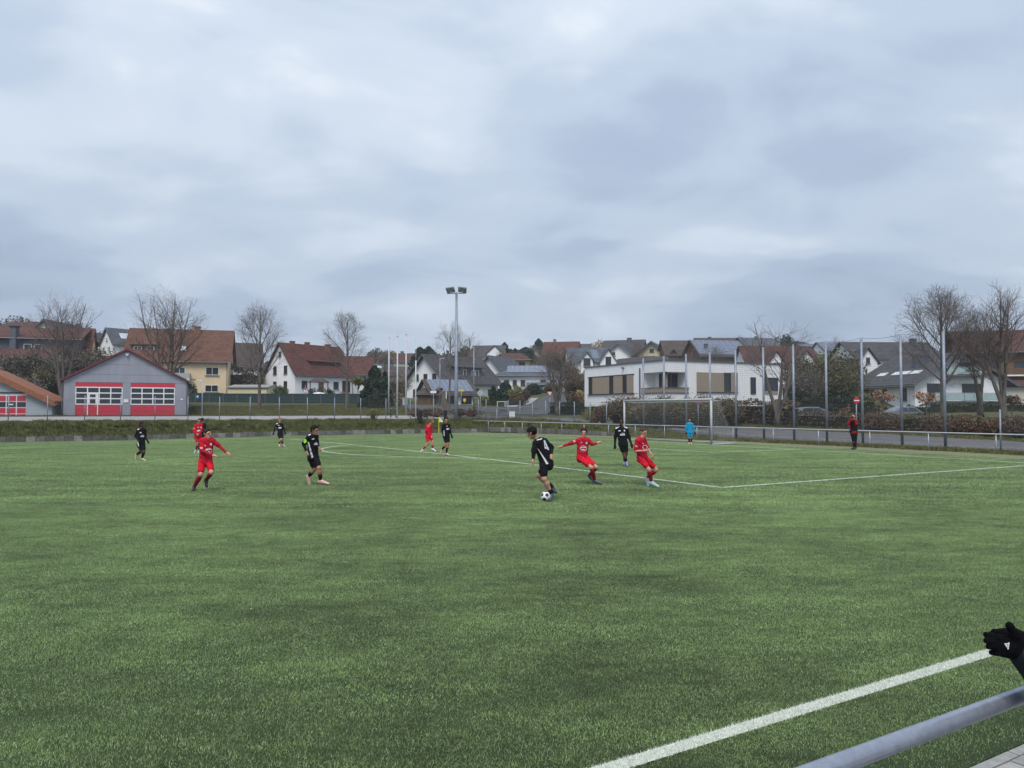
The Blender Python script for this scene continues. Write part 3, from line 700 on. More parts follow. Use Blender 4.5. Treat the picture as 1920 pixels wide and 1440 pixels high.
# ------------------------------------------------------------------ vegetation
def bare_tree(label, base, h, rx, seed, stems=1, fork=.22, tr=.19, group=None, name='bare_tree', levels=4, dens=1.0, cz=.58, mtw=None, lean=0., low=.0, wild=1.0):
    """deciduous tree without leaves: trunk and main limbs, then a crown of fine twigs that fills an ovoid"""
    r = random.Random(seed); root = empty(name, base, 0, label, 'tree', group)
    trunk = MB(); crown = MB(); c = Vector((lean*h, 0, h*cz)); zlo = h*(cz-fork)+.4
    def reach(p, d):        # distance to the crown outline along d
        t = 0.; az = math.atan2(d.y, d.x); lump = 1+.13*math.sin(az*2+seed)+.10*math.sin(az*5+seed*1.7+d.z*4)
        while t < h:
            q = (p+d*t-c)/lump; zz = h*(1-cz) if q.z > 0 else zlo
            if (q.x/rx)**2+(q.y/rx)**2+(q.z/zz)**2 > 1: break
            t += .25
        return t
    def branch(p, d, ln, r0, lv):
        n = max(2, min(7, int(ln/.6)+1)); pts = [p.copy()]; rs = [r0]; d = d.normalized(); cur = [0, .06, .09, .12, .12][lv]*wild
        for i in range(n):
            d = (d + Vector((r.gauss(0, 1), r.gauss(0, 1), r.gauss(0, 1)))*cur + Vector((0, 0, (.075 if lv == 1 else .03) if lv else .02))).normalized()
            pts.append(pts[-1] + d*(ln/n)); rs.append(max(.0045, r0*(1-.80*(i+1)/n)))
        (trunk if lv <= 1 else crown).tube(pts, rs, 8 if lv == 0 else 6 if lv == 1 else 4 if lv == 2 else 3, cap=False)
        if lv >= levels: return
        nk = [17, 8, 6.5, 4][lv]; nk = max(2, int(round(nk*dens*r.uniform(.85, 1.15)*(min(1.25, .55+ln/4.) if lv else 1))))
        off = r.random()*6
        for k in range(nk):
            if lv == 0: t = fork + (.97-fork)*((k+.3)/nk)**1.0
            else: t = (.22 if lv == 1 else .12) + (.88 if lv > 1 else .78)*(k+r.random())/nk
            t = min(.995, t); f = t*(len(pts)-1); i = min(int(f), len(pts)-2); q = pts[i].lerp(pts[i+1], f-i); rr = rs[i]*(1-(f-i))+rs[i+1]*(f-i)
            dd = (pts[i+1]-pts[i]).normalized(); a = dd.orthogonal().normalized(); a.rotate(Matrix.Rotation(off+k*2.4+r.uniform(-.5, .5), 3, dd))
            ang = R(54-30*(t-fork)/(1-fork)+r.uniform(-7, 7)) if lv == 0 else R(r.uniform(22, 46)) if lv == 1 else R(r.uniform(20, 50))
            nd = (dd*math.cos(ang) + a*math.sin(ang)).normalized()
            if lv == 0: l2 = max(.8, reach(q, (nd+Vector((0, 0, .25))).normalized())*r.uniform(.80, 1.0))
            elif lv == 1: l2 = min(reach(q, nd)*r.uniform(.85, 1.05)+.25, ln*(.62-.25*t)+.4)
            else: l2 = min(reach(q, nd)+.35, ln*r.uniform(.38, .6)*(1.15-.4*t)+.18)
            if l2 < .2: continue
            r2 = min(rr*.75, [0, .0, .011, .0065][lv]*1.0+.0115*l2*(.55 if lv > 1 else .75)) if lv else min(rr*.6, .016*l2+.012)
            branch(q, nd, l2, max(.0048, r2), lv+1)
    if stems == 1: branch(Vector((0, 0, -.3)), Vector((lean*.9, 0, 1)), h*.97, tr, 0)
    else:
        fz = h*fork; trunk.tube([(0, 0, -.3), (0, 0, fz*.5), (0, 0, fz)], [tr*1.1, tr*.9, tr*.45], 8)
        for k in range(stems):      # each stem carries its own set of limbs
            a = k*2*math.pi/stems + r.random()*.8; s = r.uniform(.16, .42)*rx/(h*.4)
            p = Vector((0, 0, fz*.4)); d = Vector((math.cos(a)*s, math.sin(a)*s*.8, 1)).normalized(); zc_ = max(h*cz-p.z, 0)/d.z; ln = (zc_+reach(p+d*zc_, d))*r.uniform(.9, 1.0)
            n = 7; pts = [p.copy()]; rs = [tr*.68]
            for i in range(n): d = (d+Vector((r.gauss(0, 1), r.gauss(0, 1), 0))*.05*wild+Vector((0, 0, .05))).normalized(); pts.append(pts[-1]+d*ln/n); rs.append(max(.012, tr*.68*(1-.93*(i+1)/n)))
            trunk.tube(pts, rs, 7, cap=False); nk = int(11*dens)
            for j in range(nk):
                t = .26+.73*(j+.5)/nk; f = t*n; i = min(int(f), n-1); q = pts[i].lerp(pts[i+1], f-i); rr = rs[i]*(1-(f-i))+rs[i+1]*(f-i); dd = (pts[i+1]-pts[i]).normalized(); aa = dd.orthogonal().normalized(); aa.rotate(Matrix.Rotation(j*2.4+r.random(), 3, dd))
                ang = R(r.uniform(26, 48)); nd = (dd*math.cos(ang)+aa*math.sin(ang)).normalized(); l2 = min(max(.9, reach(q, nd)*r.uniform(.8, 1.)), h*.33); branch(q, nd, l2, min(rr*.6, .014*l2+.012), 2)
    trunk.build('trunk', M_bark, root, smooth=True); crown.build('crown', mtw or M_twig, root)
    return root
def leaf_mats(name, cols):
    return [mat('%s_%d' % (name, i), c, .8, .3, 1.5, coords='World', spec=.25) for i, c in enumerate(cols)]
LF_con = leaf_mats('spruce_needles', [(.018, .035, .022), (.03, .055, .035), (.045, .075, .045)])
LF_hedge = leaf_mats('dark_hedge_leaves', [(.012, .03, .016), (.02, .045, .025), (.035, .06, .03)])
LF_olive = leaf_mats('olive_leaves', [(.06, .055, .025), (.095, .09, .04), (.14, .12, .05)])
LF_brown = leaf_mats('brown_beech_leaves', [(.085, .055, .035), (.13, .085, .052), (.17, .12, .078)])
LF_tan = leaf_mats('tan_leaves', [(.16, .11, .055), (.24, .17, .09), (.32, .24, .14)])
LF_gold = leaf_mats('golden_leaves', [(.30, .20, .06), (.42, .30, .10), (.22, .15, .05)])
LF_orange = leaf_mats('orange_leaves', [(.30, .16, .09), (.38, .22, .13), (.22, .12, .07)])
LF_yg = leaf_mats('yellow_green_leaves', [(.14, .15, .03), (.22, .22, .05), (.10, .11, .03)])
LF_green = leaf_mats('green_leaves', [(.03, .06, .018), (.055, .095, .03), (.08, .12, .04)])
LF_grey = leaf_mats('grey_brown_twigs', [(.085, .074, .06), (.12, .105, .085), (.155, .14, .11)])
LF_bank = leaf_mats('bank_grass', [(.075, .10, .022), (.12, .155, .038), (.165, .185, .055), (.21, .205, .08)])
LF_red = leaf_mats('reddish_leaves', [(.085, .042, .034), (.12, .06, .045), (.08, .048, .036)])
def quads(pts, size, r, flat=0.):
    n = len(pts); a = r.normal(size=(n, 3)); a /= np.linalg.norm(a, axis=1)[:, None]; b = r.normal(size=(n, 3)); b -= (a*b).sum(1)[:, None]*a; b /= np.linalg.norm(b, axis=1)[:, None]
    s = size*(.6+.8*r.random((n, 1)))
    V = np.stack([pts-a*s*.5-b*s*.35, pts+a*s*.5-b*s*.25, pts+a*s*.6+b*s*.3, pts-a*s*.4+b*s*.4], 1).reshape(-1, 3)
    return V, np.arange(4*n).reshape(-1, 4)
def ell_pts(n, rx, ry, rz, r, lumps=9, shell=.55):
    """points in lumpy clumps through an ellipsoid volume"""
    lc = r.normal(size=(lumps, 3)); lc /= np.linalg.norm(lc, axis=1)[:, None]; lc *= (.45+.35*r.random((lumps, 1)))
    k = r.integers(0, lumps, n); p = r.normal(size=(n, 3)); p /= np.linalg.norm(p, axis=1)[:, None]
    p *= (r.random((n, 1))**.45)*(.34+.16*r.random((lumps, 1))[k]); p = lc[k]+p
    core = r.random(n) < .3; q = r.normal(size=(n, 3)); q /= np.linalg.norm(q, axis=1)[:, None]; q *= r.random((n, 1))**.4*.75
    p[core] = q[core]
    return p*np.array([rx, ry, rz])
def bush(label, base, rx, rz, lf, seed, n=1500, size=.16, name='shrub', cat='shrub', group=None, ry=None, trunk_h=0., stems=True, lumps=10):
    r = np.random.default_rng(seed); root = empty(name, base, 0, label, cat, group)
    p = ell_pts(n, rx, ry or rx, rz, r, lumps); p[:, 2] += trunk_h + rz*.92; p = p[p[:, 2] > .02]
    V, F = quads(p, size, r); npmesh('foliage' if name != 'tree' else 'crown', V, F, lf, root, midx=r.integers(0, len(lf), len(F)))
    if stems:
        m = MB(); rr = random.Random(seed)
        if trunk_h: m.tube([(0, 0, -.2), (0, 0, trunk_h), (0, 0, trunk_h+rz*1.3)], [rx*.07, rx*.055, .02], 6)
        for k in range(10):
            a = rr.random()*6.28; e = rr.uniform(.3, .8); m.tube([(0, 0, trunk_h*.8), (math.cos(a)*rx*e*.5, math.sin(a)*rx*e*.5, trunk_h+rz*.6), (math.cos(a)*rx*e, math.sin(a)*rx*e, trunk_h+rz*rr.uniform(.9, 1.8))], [rx*.03+.005, .02, .008], 4, cap=False)
        m.build('stem' if not trunk_h else 'trunk', M_bark, root)
    return root
def twig_bush(label, base, rx, h, seed, n=220, mtl=None, name='bare_shrub', cat='shrub', group=None, leaves=None, nl=300, size=.1):
    """multi-stemmed bare shrub: arching forked stems"""
    rr = random.Random(seed); root = empty(name, base, 0, label, cat, group); m = MB(); tips = []
    for k in range(n):
        a = rr.random()*6.28; s = rr.random()**.7; hh = h*rr.uniform(.55, 1.0)*(1-.25*s)
        p0 = (math.cos(a)*rx*.25*s, math.sin(a)*rx*.25*s, -.1); p1 = Vector((math.cos(a)*rx*.5*s+rr.gauss(0, .1), math.sin(a)*rx*.5*s+rr.gauss(0, .1), hh*.55)); p2 = Vector((math.cos(a)*rx*s+rr.gauss(0, .15), math.sin(a)*rx*s+rr.gauss(0, .15), hh))
        m.tube([p0, p1, p2], [.018+.004*h, .012, .005], 3, cap=False)
        for q in range(4):
            t = rr.uniform(.2, 1); b0 = p1.lerp(p2, t); b1 = b0+Vector((rr.gauss(0, .35), rr.gauss(0, .35), rr.uniform(.1, .7)))*min(1.2, h*.3); m.tube([b0, b1], [.009, .004], 3, cap=False); tips.append(b1)
    m.build('stem', mtl or M_twig, root)
    if leaves:
        r = np.random.default_rng(seed); T = np.array([tuple(t) for t in tips]); p = T[r.integers(0, len(T), nl)] + r.normal(size=(nl, 3))*.18
        V, F = quads(p, size, r); npmesh('foliage', V, F, leaves, root, midx=r.integers(0, len(leaves), len(F)))
    return root
def conifer(label, base, h, rad, seed, lf=None, n=2600, group=None, size=.3, top=None, ex=.85):
    if top is not None: h = zpx(top, base[1])-base[2]
    lf = lf or LF_con; r = np.random.default_rng(seed); root = empty('conifer', base, 0, label, 'tree', group)
    t = r.random(n)**.8; a = r.random(n)*6.28; tier = (np.sin(t*h*4.2)*.13+.9); lob = .85+.2*np.sin(a*5+t*9)
    rr = rad*(1-t)**ex*tier*lob*(r.random(n)**.35)+.05
    p = np.stack([rr*np.cos(a), rr*np.sin(a), h*(.06+.94*t)-rr*.18], 1); V, F = quads(p, size, r)
    npmesh('crown', V, F, lf, root, midx=r.integers(0, len(lf), len(F)))
    m = MB(); m.tube([(0, 0, -.3), (0, 0, h*.96)], [h*.02+.05, .02], 6); m.build('trunk', M_bark, root)
    return root
def hedge(label, pts, w_, h, lf, seed, dens=60, size=.13, name='hedge', group=None, rough=.12, z_=None):
    """clipped or loose hedge along a line of world points"""
    r = np.random.default_rng(seed); root = empty(name, (pts[0][0], pts[0][1], 0), 0, label, 'hedge', group); root.location = (0, 0, 0)
    P = []; m = MB()
    for (a, b) in zip(pts, pts[1:]):
        a = np.array(a[:2]); b = np.array(b[:2]); L_ = np.linalg.norm(b-a); n = int(L_*w_**.5*h*dens*1.7); t = r.random(n); d = (b-a)/L_; nn = np.array([-d[1], d[0]])
        lump = h*(1+rough*np.sin(t*L_*1.9+seed)+rough*.6*np.sin(t*L_*4.7)); face = r.random(n) < .6
        s = np.where(face, np.sign(r.random(n)-.5)*(.42+.12*r.random(n)), r.random(n)-.5)*w_; z = np.where(face, r.random(n), .85+.2*r.random(n))*lump
        q = a+(b-a)*t[:, None]+nn*s[:, None]; gz = np.array([zg(*x) for x in q[::25]]); gz = np.interp(np.arange(n), np.arange(0, n, 25), gz) if n > 25 else gz[:1]
        o_ = np.argsort(t); gz2 = np.empty(n); tt = np.linspace(0, 1, 12); gl = [zg(*(a+(b-a)*k)) for k in tt]; gz2 = np.interp(t, tt, gl)
        P.append(np.column_stack([q, z+gz2]))
        for k in range(max(2, int(L_/.5))):
            q_ = a+(b-a)*(k+.5)/max(2, int(L_/.5)); g_ = zg(*q_); m.tube([(q_[0], q_[1], g_-.1), (q_[0]+r.normal()*.1, q_[1]+r.normal()*.1, g_+h*.9)], [.03, .01], 4, cap=False)
        k = max(1, int(L_/2.)); 
        for j in range(k):
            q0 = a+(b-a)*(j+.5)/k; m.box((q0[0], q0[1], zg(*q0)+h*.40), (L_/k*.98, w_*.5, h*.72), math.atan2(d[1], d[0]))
    P = np.concatenate(P); V, F = quads(P, size, r); npmesh('foliage', V, F, lf, root, midx=r.integers(0, len(lf), len(F)))
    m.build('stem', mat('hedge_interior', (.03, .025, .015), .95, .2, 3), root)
    return root
# ------------------------------------------------------------------ houses
def win_mb(w_, h_, mullions=1, bars=0, fr=.07):
    """frame (proud of the wall) at y<0, glass set back inside it"""
    m = MB(); d = .09
    for s in (-1, 1): m.box((s*(w_/2-fr/2), -d/2+.02, 0), (fr, d, h_))
    for s in (-1, 1): m.box((0, -d/2+.02, s*(h_/2-fr/2)), (w_-2*fr, d, fr))
    for k in range(1, mullions+1):
        if mullions: m.box((-w_/2+w_*k/(mullions+1), -.03, 0), (fr*.8, .05, h_-2*fr))
    for k in range(1, bars+1): m.box((0, -.028, -h_/2+h_*k/(bars+1)), (w_-2*fr, .045, fr*.6))
    return m
def add_window(parent, x, z, w_, h_, y=0., rz=0., mull=1, bars=0, fm=None, name='window', sill=True, pos=None, blind=0):
    fm = fm or M_frame_w; key = ('win', round(w_, 2), round(h_, 2), mull, bars, fm.name, name, sill)
    loc = pos if pos else (x, y, z)
    if key in _inst: o = _inst[key].copy(); COL.objects.link(o)
    else: o = win_mb(w_, h_, mull, bars).build(name, fm); _inst[key] = o
    o.parent = parent; o.location = loc; o.rotation_euler = (0, 0, rz)
    k2 = ('pane', round(w_, 2), round(h_, 2))
    if k2 in _inst: g = _inst[k2].copy(); COL.objects.link(g)
    else:
        m = MB(); m.box((0, -.012, 0), (w_-.11, .02, h_-.11)); g = m.build('pane', M_glass); _inst[k2] = g
    g.parent = o; g.location = (0, 0, 0)
    if sill:
        k3 = ('sill', round(w_, 2))
        if k3 in _inst: g = _inst[k3].copy(); COL.objects.link(g)
        else:
            m = MB(); m.box((0, -.10, 0), (w_+.16, .22, .05)); g = m.build('sill', M_galvd if fm is not M_frame_b else M_frame_b); _inst[k3] = g
        g.parent = o; g.location = (0, 0, -h_/2-.03)
    return o
def slab(m, pts, th):
    """roof slab: polygon pts (top surface) thickened straight down"""
    m.prism([Vector(p) for p in pts], (0, 0, -th))
def house(label, px, Y, w_, d, rot, yb, ye, yr, wall, roof, ridge='x', oh=.5, wins=(), lwins=(), rwins=(), chim=(), sky=(), solar=None, gables=(), name='house',
          fm=None, door=None, hip=0., balc=(), dorm=(), Yz=None, trim=None, cat='house', parts=None):
    """w_ along the front, d depth. yb/ye/yr: photo rows of base, eave, ridge read at depth Y (ridge at its own depth)"""
    rz = R(rot); zb = zpx(yb, Y); ze = zpx(ye, Y); Yr = Y + (math.cos(rz)*d/2 if ridge == 'x' else math.cos(rz)*d*.0)
    zr = zpx(yr, Yr); base = at(px, yb, Y); He = ze-zb; Hr = max(zr-zb, He+.4)
    root = empty(name, (base.x, base.y, zb), rz, label, cat)
    m = MB(); x0, x1 = -w_/2, w_/2; B = -2.5
    if ridge == 'x' and not hip:
        m.prism([(x0, 0, B), (x0, 0, He), (x0, d/2, Hr), (x0, d, He), (x0, d, B)], (w_, 0, 0))
    elif ridge == 'y':
        m.prism([(x0, 0, B), (x1, 0, B), (x1, 0, He), (0, 0, Hr), (x0, 0, He)], (0, d, 0))
    else:
        m.box((0, d/2, (He+B)/2), (w_, d, He-B))
    for (gx, gw, gh, gd, ge) in gables:
        m.prism([(gx-gw/2, -gd, B), (gx+gw/2, -gd, B), (gx+gw/2, -gd, ge), (gx, -gd, gh-.12), (gx-gw/2, -gd, ge)], (0, d*.45+gd, 0))
    m.build('wall', wall, root)
    m = MB(); t = .16; e = .06
    if ridge == 'x' and not hip:
        sl = (Hr-He)/(d/2)
        slab(m, [(x0-oh, -oh, He-oh*sl+e+t), (x1+oh, -oh, He-oh*sl+e+t), (x1+oh, d/2, Hr+e+t), (x0-oh, d/2, Hr+e+t)], t)
        slab(m, [(x1+oh, d+oh, He-oh*sl+e+t), (x0-oh, d+oh, He-oh*sl+e+t), (x0-oh, d/2+.003, Hr+e+t), (x1+oh, d/2+.003, Hr+e+t)], t)
    elif ridge == 'y':
        sl = (Hr-He)/(w_/2)
        slab(m, [(x0-oh, -oh, He-oh*sl+e+t), (0, -oh, Hr+e+t), (0, d+oh, Hr+e+t), (x0-oh, d+oh, He-oh*sl+e+t)], t)
        slab(m, [(.003, -oh, Hr+e+t), (x1+oh, -oh, He-oh*sl+e+t), (x1+oh, d+oh, He-oh*sl+e+t), (.003, d+oh, Hr+e+t)], t)
    else:
        sl = (Hr-He)/(d/2); a = (x0-oh, -oh, He+.0); b_ = (x1+oh, -oh, He); c = (x1+oh, d+oh, He); dd = (x0-oh, d+oh, He); r0 = (x0+hip, d/2, Hr); r1 = (x1-hip, d/2, Hr)
        n = len(m.v); m.v += [a, b_, c, dd, r0, r1]
        for f in ((0, 1, 5, 4), (1, 2, 5), (2, 3, 4, 5), (3, 0, 4), (3, 2, 1, 0)): m.f.append(tuple(n+i for i in f)); m.m.append(0)
    for (gx, gw, gh, gd, ge) in gables:
        o2 = .35; sg = (gh-ge)/(gw/2); dep = d*.45
        slab(m, [(gx-gw/2-o2, -gd-o2, ge-o2*sg+e+t), (gx, -gd-o2, gh+e+t), (gx, dep, gh+e+t), (gx-gw/2-o2, dep, ge-o2*sg+e+t)], t)
        slab(m, [(gx+.003, -gd-o2, gh+e+t), (gx+gw/2+o2, -gd-o2, ge-o2*sg+e+t), (gx+gw/2+o2, dep, ge-o2*sg+e+t), (gx+.003, dep, gh+e+t)], t)
    rf = m.build('roof', roof, root)
    def roofz(x, y):
        if ridge == 'x': return He + (Hr-He)*(y/(d/2) if y < d/2 else (d-y)/(d/2)) + e+t
        return He + (Hr-He)*(1-abs(x)/(w_/2)) + e+t
    # gutters
    gm = MB()
    if ridge == 'x' and not hip:
        zz = He-oh*sl+.02; gm.tube([(x0-oh, -oh-.06, zz+.05), (x1+oh, -oh-.06, zz+.05)], .07, 6); gm.tube([(x1-.15, -.06, He-.1), (x1-.15, -.06, B)], .05, 6)
    elif ridge == 'y':
        for s in (-1, 1): gm.tube([(s*(w_/2+oh+.05), -oh, He-oh*sl+.02), (s*(w_/2+oh+.05), d+oh, He-oh*sl+.02)], .07, 6)
        for s in (-1, 1):   # verge boards
            gm.prism([(s*(w_/2+oh), -oh-.03, He-oh*sl-.02), (s*(w_/2+oh), -oh-.03, He-oh*sl+e+t), (0, -oh-.03, Hr+e+t), (0, -oh-.03, Hr-.1)], (0, -.04, 0))
    else: gm.tube([(x0-oh, -oh-.06, He), (x1+oh, -oh-.06, He)], .07, 6)
    gm.build('gutter', trim or M_galvd, root)
    for (cx_, cy_, cw, ch) in chim:
        m = MB(); zt = roofz(cx_, cy_) if not hip else Hr-.4; m.box((cx_, cy_, zt+ch/2-.5), (cw, .55, ch+1.0)); m.box((cx_, cy_, zt+ch+.06), (cw+.14, .69, .1)); m.build('chimney', M_chim if roof in (RO_red, RO_or) else M_slate, rf)
    for (sx, sy, sw, sh) in sky:
        ang = math.atan2(Hr-He, d/2); m = MB(); til = Matrix.Rotation(ang, 3, 'X') if ridge == 'x' else Matrix.Rotation(-math.copysign(math.atan2(Hr-He, w_/2), -sx) * 1.0, 3, 'Y')
        if ridge != 'x': til = Matrix.Rotation(math.copysign(math.atan2(Hr-He, w_/2), sx), 3, 'Y')
        m.box((sx, sy, roofz(sx, sy)+.05), (sw, sh, .1), 0, til); o = m.build('skylight', mat('skylight_glass', (.55, .58, .62), .12, .05), rf)
    if solar:
        (sx0, sx1, t0, t1, nx, ny) = solar
        if ridge == 'x':
            ang = math.atan2(Hr-He, d/2); til = Matrix.Rotation(ang, 3, 'X'); L_ = math.hypot(Hr-He, d/2)
            pw_, ph_ = (sx1-sx0)/nx, (t1-t0)*L_/ny
            for i in range(nx):
                for j in range(ny):
                    t_ = t0+(t1-t0)*(j+.5)/ny; y = t_*d/2; m = None
                    def mk():
                        q = MB(); q.box((0, 0, 0), (pw_-.05, ph_-.05, .05), 0, til); q.mi = 1
                        q.box((0, 0, 0), (pw_-.012, ph_-.012, .035), 0, til); return q.build('solar_panel', [M_solar, M_solarline])
                    zoff = .09 if not hip else .13
                    zz = (roofz(0, y) if not hip else He+(Hr-He)*(y+oh)/(d/2+oh)) + zoff
                    share(('sol', label, nx), mk, rf, (sx0+pw_*(i+.5), y, zz))
    for q in wins:
        x, z, ww, hh = q[:4]; add_window(root, x, z, ww, hh, 0, 0, *(q[4:6] if len(q) > 4 else (1 if ww > 1 else 0, 0)), fm=fm)
    for q in lwins: add_window(root, 0, 0, q[2], q[3], 0, -math.pi/2, 1 if q[2] > 1 else 0, 0, fm=fm, pos=(x0, q[0], q[1]))
    for q in rwins: add_window(root, 0, 0, q[2], q[3], 0, math.pi/2, 1 if q[2] > 1 else 0, 0, fm=fm, pos=(x1, q[0], q[1]))
    if door:
        m = MB(); m.box((door[0], -.03, 1.05), (door[1], .08, 2.1)); m.build('door', M_door, root)
    for (bx, bz, bw, bd, col_) in balc:
        m = MB(); m.box((bx, -bd/2, bz-.1), (bw, bd, .2)); bo = m.build('balcony', M_frame_w, root)
        m = MB(); m.box((bx, -bd+.03, bz+.55), (bw, .05, .85))
        for s in (-1, 1): m.box((bx+s*(bw/2-.03), -bd/2, bz+.55), (.05, bd-.08, .85))
        m.build('balustrade', col_, bo)
    for (dx, dw, y0, dz0, dz1, n_) in dorm:        # shed dormer
        m = MB(); m.prism([(dx-dw/2, y0, dz0), (dx-dw/2, y0, dz1), (dx-dw/2, y0+2.6, dz1+.5), (dx-dw/2, y0+2.6, dz0)], (dw, 0, 0)); do = m.build('dormer', M_slate if roof is not RO_red else roof, root)
        m = MB(); m.prism([(dx-dw/2-.25, y0-.3, dz1), (dx-dw/2-.25, y0-.3, dz1+.14), (dx-dw/2-.25, y0+3.2, dz1+.85), (dx-dw/2-.25, y0+3.2, dz1+.7)], (dw+.5, 0, 0)); m.build('dormer_roof', roof, do)
        for k in range(n_): add_window(root, dx-dw/2+dw*(k+.5)/n_, (dz0+dz1)/2, min(1.2, dw/n_*.6), (dz1-dz0)*.7, y0, 0, 1, 0, fm=fm)
    root['H'] = (w_, d, He, Hr)
    del root['H']
    return root
# ------------------------------------------------------------------ fire station
Y_ = 79.; zb_ = zpx(783.6, Y_); YL, YR = 76.8, 81.0
PL, PR = at(118, 783, YL), at(349, 783, YR); fdir = Vector((PR.x-PL.x, PR.y-PL.y, 0)); W_ = fdir.length; fdir.normalize(); bs = (PL+PR)/2
fs = empty('fire_station', (bs.x, bs.y, zb_), math.atan2(fdir.y, fdir.x), 'grey gabled fire station with two red sectional doors', 'fire station')
He = zpx(714.5, Y_)-zb_; Hr = zpx(658, Y_)-zb_; D_ = 14.
m = MB(); m.prism([(-W_/2, 0, -1), (W_/2, 0, -1), (W_/2, 0, He), (0, 0, Hr), (-W_/2, 0, He)], (0, D_, 0)); m.build('wall', mat('grey_wall_core', (.20, .21, .24), .7, .05), fs)
def lx(px):
    k = (px-960)/FPX/CP; return (k*bs.y-bs.x)/(fdir.x-k*fdir.y)
lz = lambda py: zpx(py, Y_)-zb_
dtop = lz(718)
def hw(z): return W_/2 if z < He else W_/2*(Hr-z)/(Hr-He)
rows_ = [0, .28, dtop*.5, dtop+.02, lz(703), lz(684), Hr-.06]
for z0, z1 in zip(rows_, rows_[1:]):
    segs = [(-1, 1)] if z0 >= dtop else None
    if segs:
        a, b = hw(z0)-.01, hw(z1)-.01
        m = MB()
        if z0 < He < z1: m.prism([(-a, 0, z0), (a, 0, z0), (a, 0, He), (b, 0, z1-.02), (-b, 0, z1-.02), (-a, 0, He)], (0, -.06, 0))
        else: m.prism([(-a, 0, z0), (a, 0, z0), (b, 0, z1-.02), (-b, 0, z1-.02)], (0, -.06, 0))
        m.build('cladding_panel', M_greyw, fs)
    else:
        for xa, xb in ((-W_/2+.01, lx(142)), (lx(230), lx(245.5)), (lx(328), W_/2-.01)):
            m = MB(); m.box(((xa+xb)/2, -.03, (z0+z1)/2-.01), (xb-xa-.01, .06, z1-z0-.02)); m.build('cladding_panel', M_greyw if z0 > .2 else M_slate, fs)
m = MB(); sl = (Hr-He)/(W_/2); oh = .28; t = .2
for s in (-1, 1):
    slab(m, [(s*(W_/2+oh), -.35, He-oh*sl+t+.03), (s*.002, -.35, Hr+t+.03), (s*.002, D_+.3, Hr+t+.03), (s*(W_/2+oh), D_+.3, He-oh*sl+t+.03)], t)
m.build('roof', M_maroon, fs)
for s in (-1, 1):
    m = MB(); m.tube([(s*(W_/2+oh+.02), -.4, He-oh*sl), (s*(W_/2+oh+.02), D_, He-oh*sl)], .08, 6); m.tube([(s*(W_/2+.10), -.10, He-.2), (s*(W_/2+.10), -.10, -.5)], .06, 6); m.build('gutter', M_galvd, fs)
m = MB(); m.box((0, -.14, lz(665)), (.28, .2, .18)); m.box((0, -.25, lz(667)), (.12, .2, .12)); m.build('gable_lamp', M_wpaint, fs)
for a, b, c, d in ((232.5, 241.5, 748.5, 754.5), (339, 343.5, 747, 750)):
    m = MB(); m.box((lx((a+b)/2), -.09, lz((c+d)/2)), (lx(b)-lx(a), .04, lz(c)-lz(d))); m.build('notice_board', M_frame_w, fs)
def sect_door(xa, xb, wicket):
    W = xb-xa; xc = (xa+xb)/2; m = MB(); m.box((xc, -.005, dtop/2), (W, .03, dtop)); dr = m.build('door', M_frame_d, fs)
    za, zb2 = lz(727), lz(758)
    def panel(x, z, w, h, mt, nm='panel', yy=-.03, th=.03):
        m = MB(); m.box((x, yy, z), (w, th, h)); return m.build(nm, mt, dr)
    panel(xc, (dtop+za)/2, W-.04, dtop-za-.03, M_red)
    hh = za and (zb2)
    for k in range(2): panel(xc, (k+.5)*zb2/2, W-.04, zb2/2-.02, M_red)
    m = MB(); cw = (W-.04)/4; rh = (za-zb2)/3
    for i in range(5): m.box((xa+.02+cw*i, -.035, (za+zb2)/2), (.10, .05, za-zb2))
    for j in range(4): m.box((xc, -.037, zb2+rh*j), (W-.04, .05, .11))
    m.build('frame', M_frame_w, dr)
    for i in range(4):
        for j in range(3):
            panel(xa+.02+cw*(i+.5), zb2+rh*(j+.5), cw-.1, rh-.11, M_glass, 'pane', -.022, .02)
    if wicket:
        wx0, wx1, wz0, wz1 = lx(165), lx(184), .18, lz(739); m = MB()
        for x in (wx0, wx1): m.box((x, -.06, (wz0+wz1)/2), (.09, .05, wz1-wz0))
        for z in (wz0, wz1): m.box(((wx0+wx1)/2, -.06, z), (wx1-wx0+.09, .05, .09))
        m.box(((wx0+wx1)/2, -.058, (lz(751)+lz(741))/2+.0), (wx1-wx0, .045, .07))
        for x in (wx0+.12, wx1-.12): m.box((x, -.056, (lz(740)+lz(758))/2), (.16, .045, lz(740)-lz(758)))
        m.box((wx1-.16, -.09, lz(762)), (.14, .06, .04))
        m.build('wicket_door', M_frame_w, dr)
sect_door(lx(142), lx(230), True); sect_door(lx(245.5), lx(328), False)

# left garage with orange tile-edged roof
Yg = 73.; g0 = at(-38, 787, Yg); gar = empty('garage', (g0.x, g0.y, g0.z), R(22), 'low pale garage with orange tiled roof edge at far left', 'garage')
S2 = Yg/FPX; gz = lambda py: zpx(py, Yg)-g0.z; gx = lambda px: (px+38)*S2*.87
W2 = 2*gx(96.5); He2 = gz(757); Hr2 = gz(696)
m = MB(); m.prism([(-W2/2, 0, -1), (W2/2, 0, -1), (W2/2, 0, He2), (0, 0, Hr2-.1), (-W2/2, 0, He2)], (0, 10, 0)); m.build('wall', M_palegrey, gar)
m = MB(); sl2 = (Hr2-He2)/(W2/2)
for s in (-1, 1):
    m.prism([(s*(W2/2+.3), -.5, He2-.1-.3*sl2), (s*(W2/2+.3), -.5, He2+.45-.3*sl2), (0, -.5, Hr2+.5), (0, -.5, Hr2-.15)], (0, 11, 0))
ro = m.build('roof', RO_brick, gar)
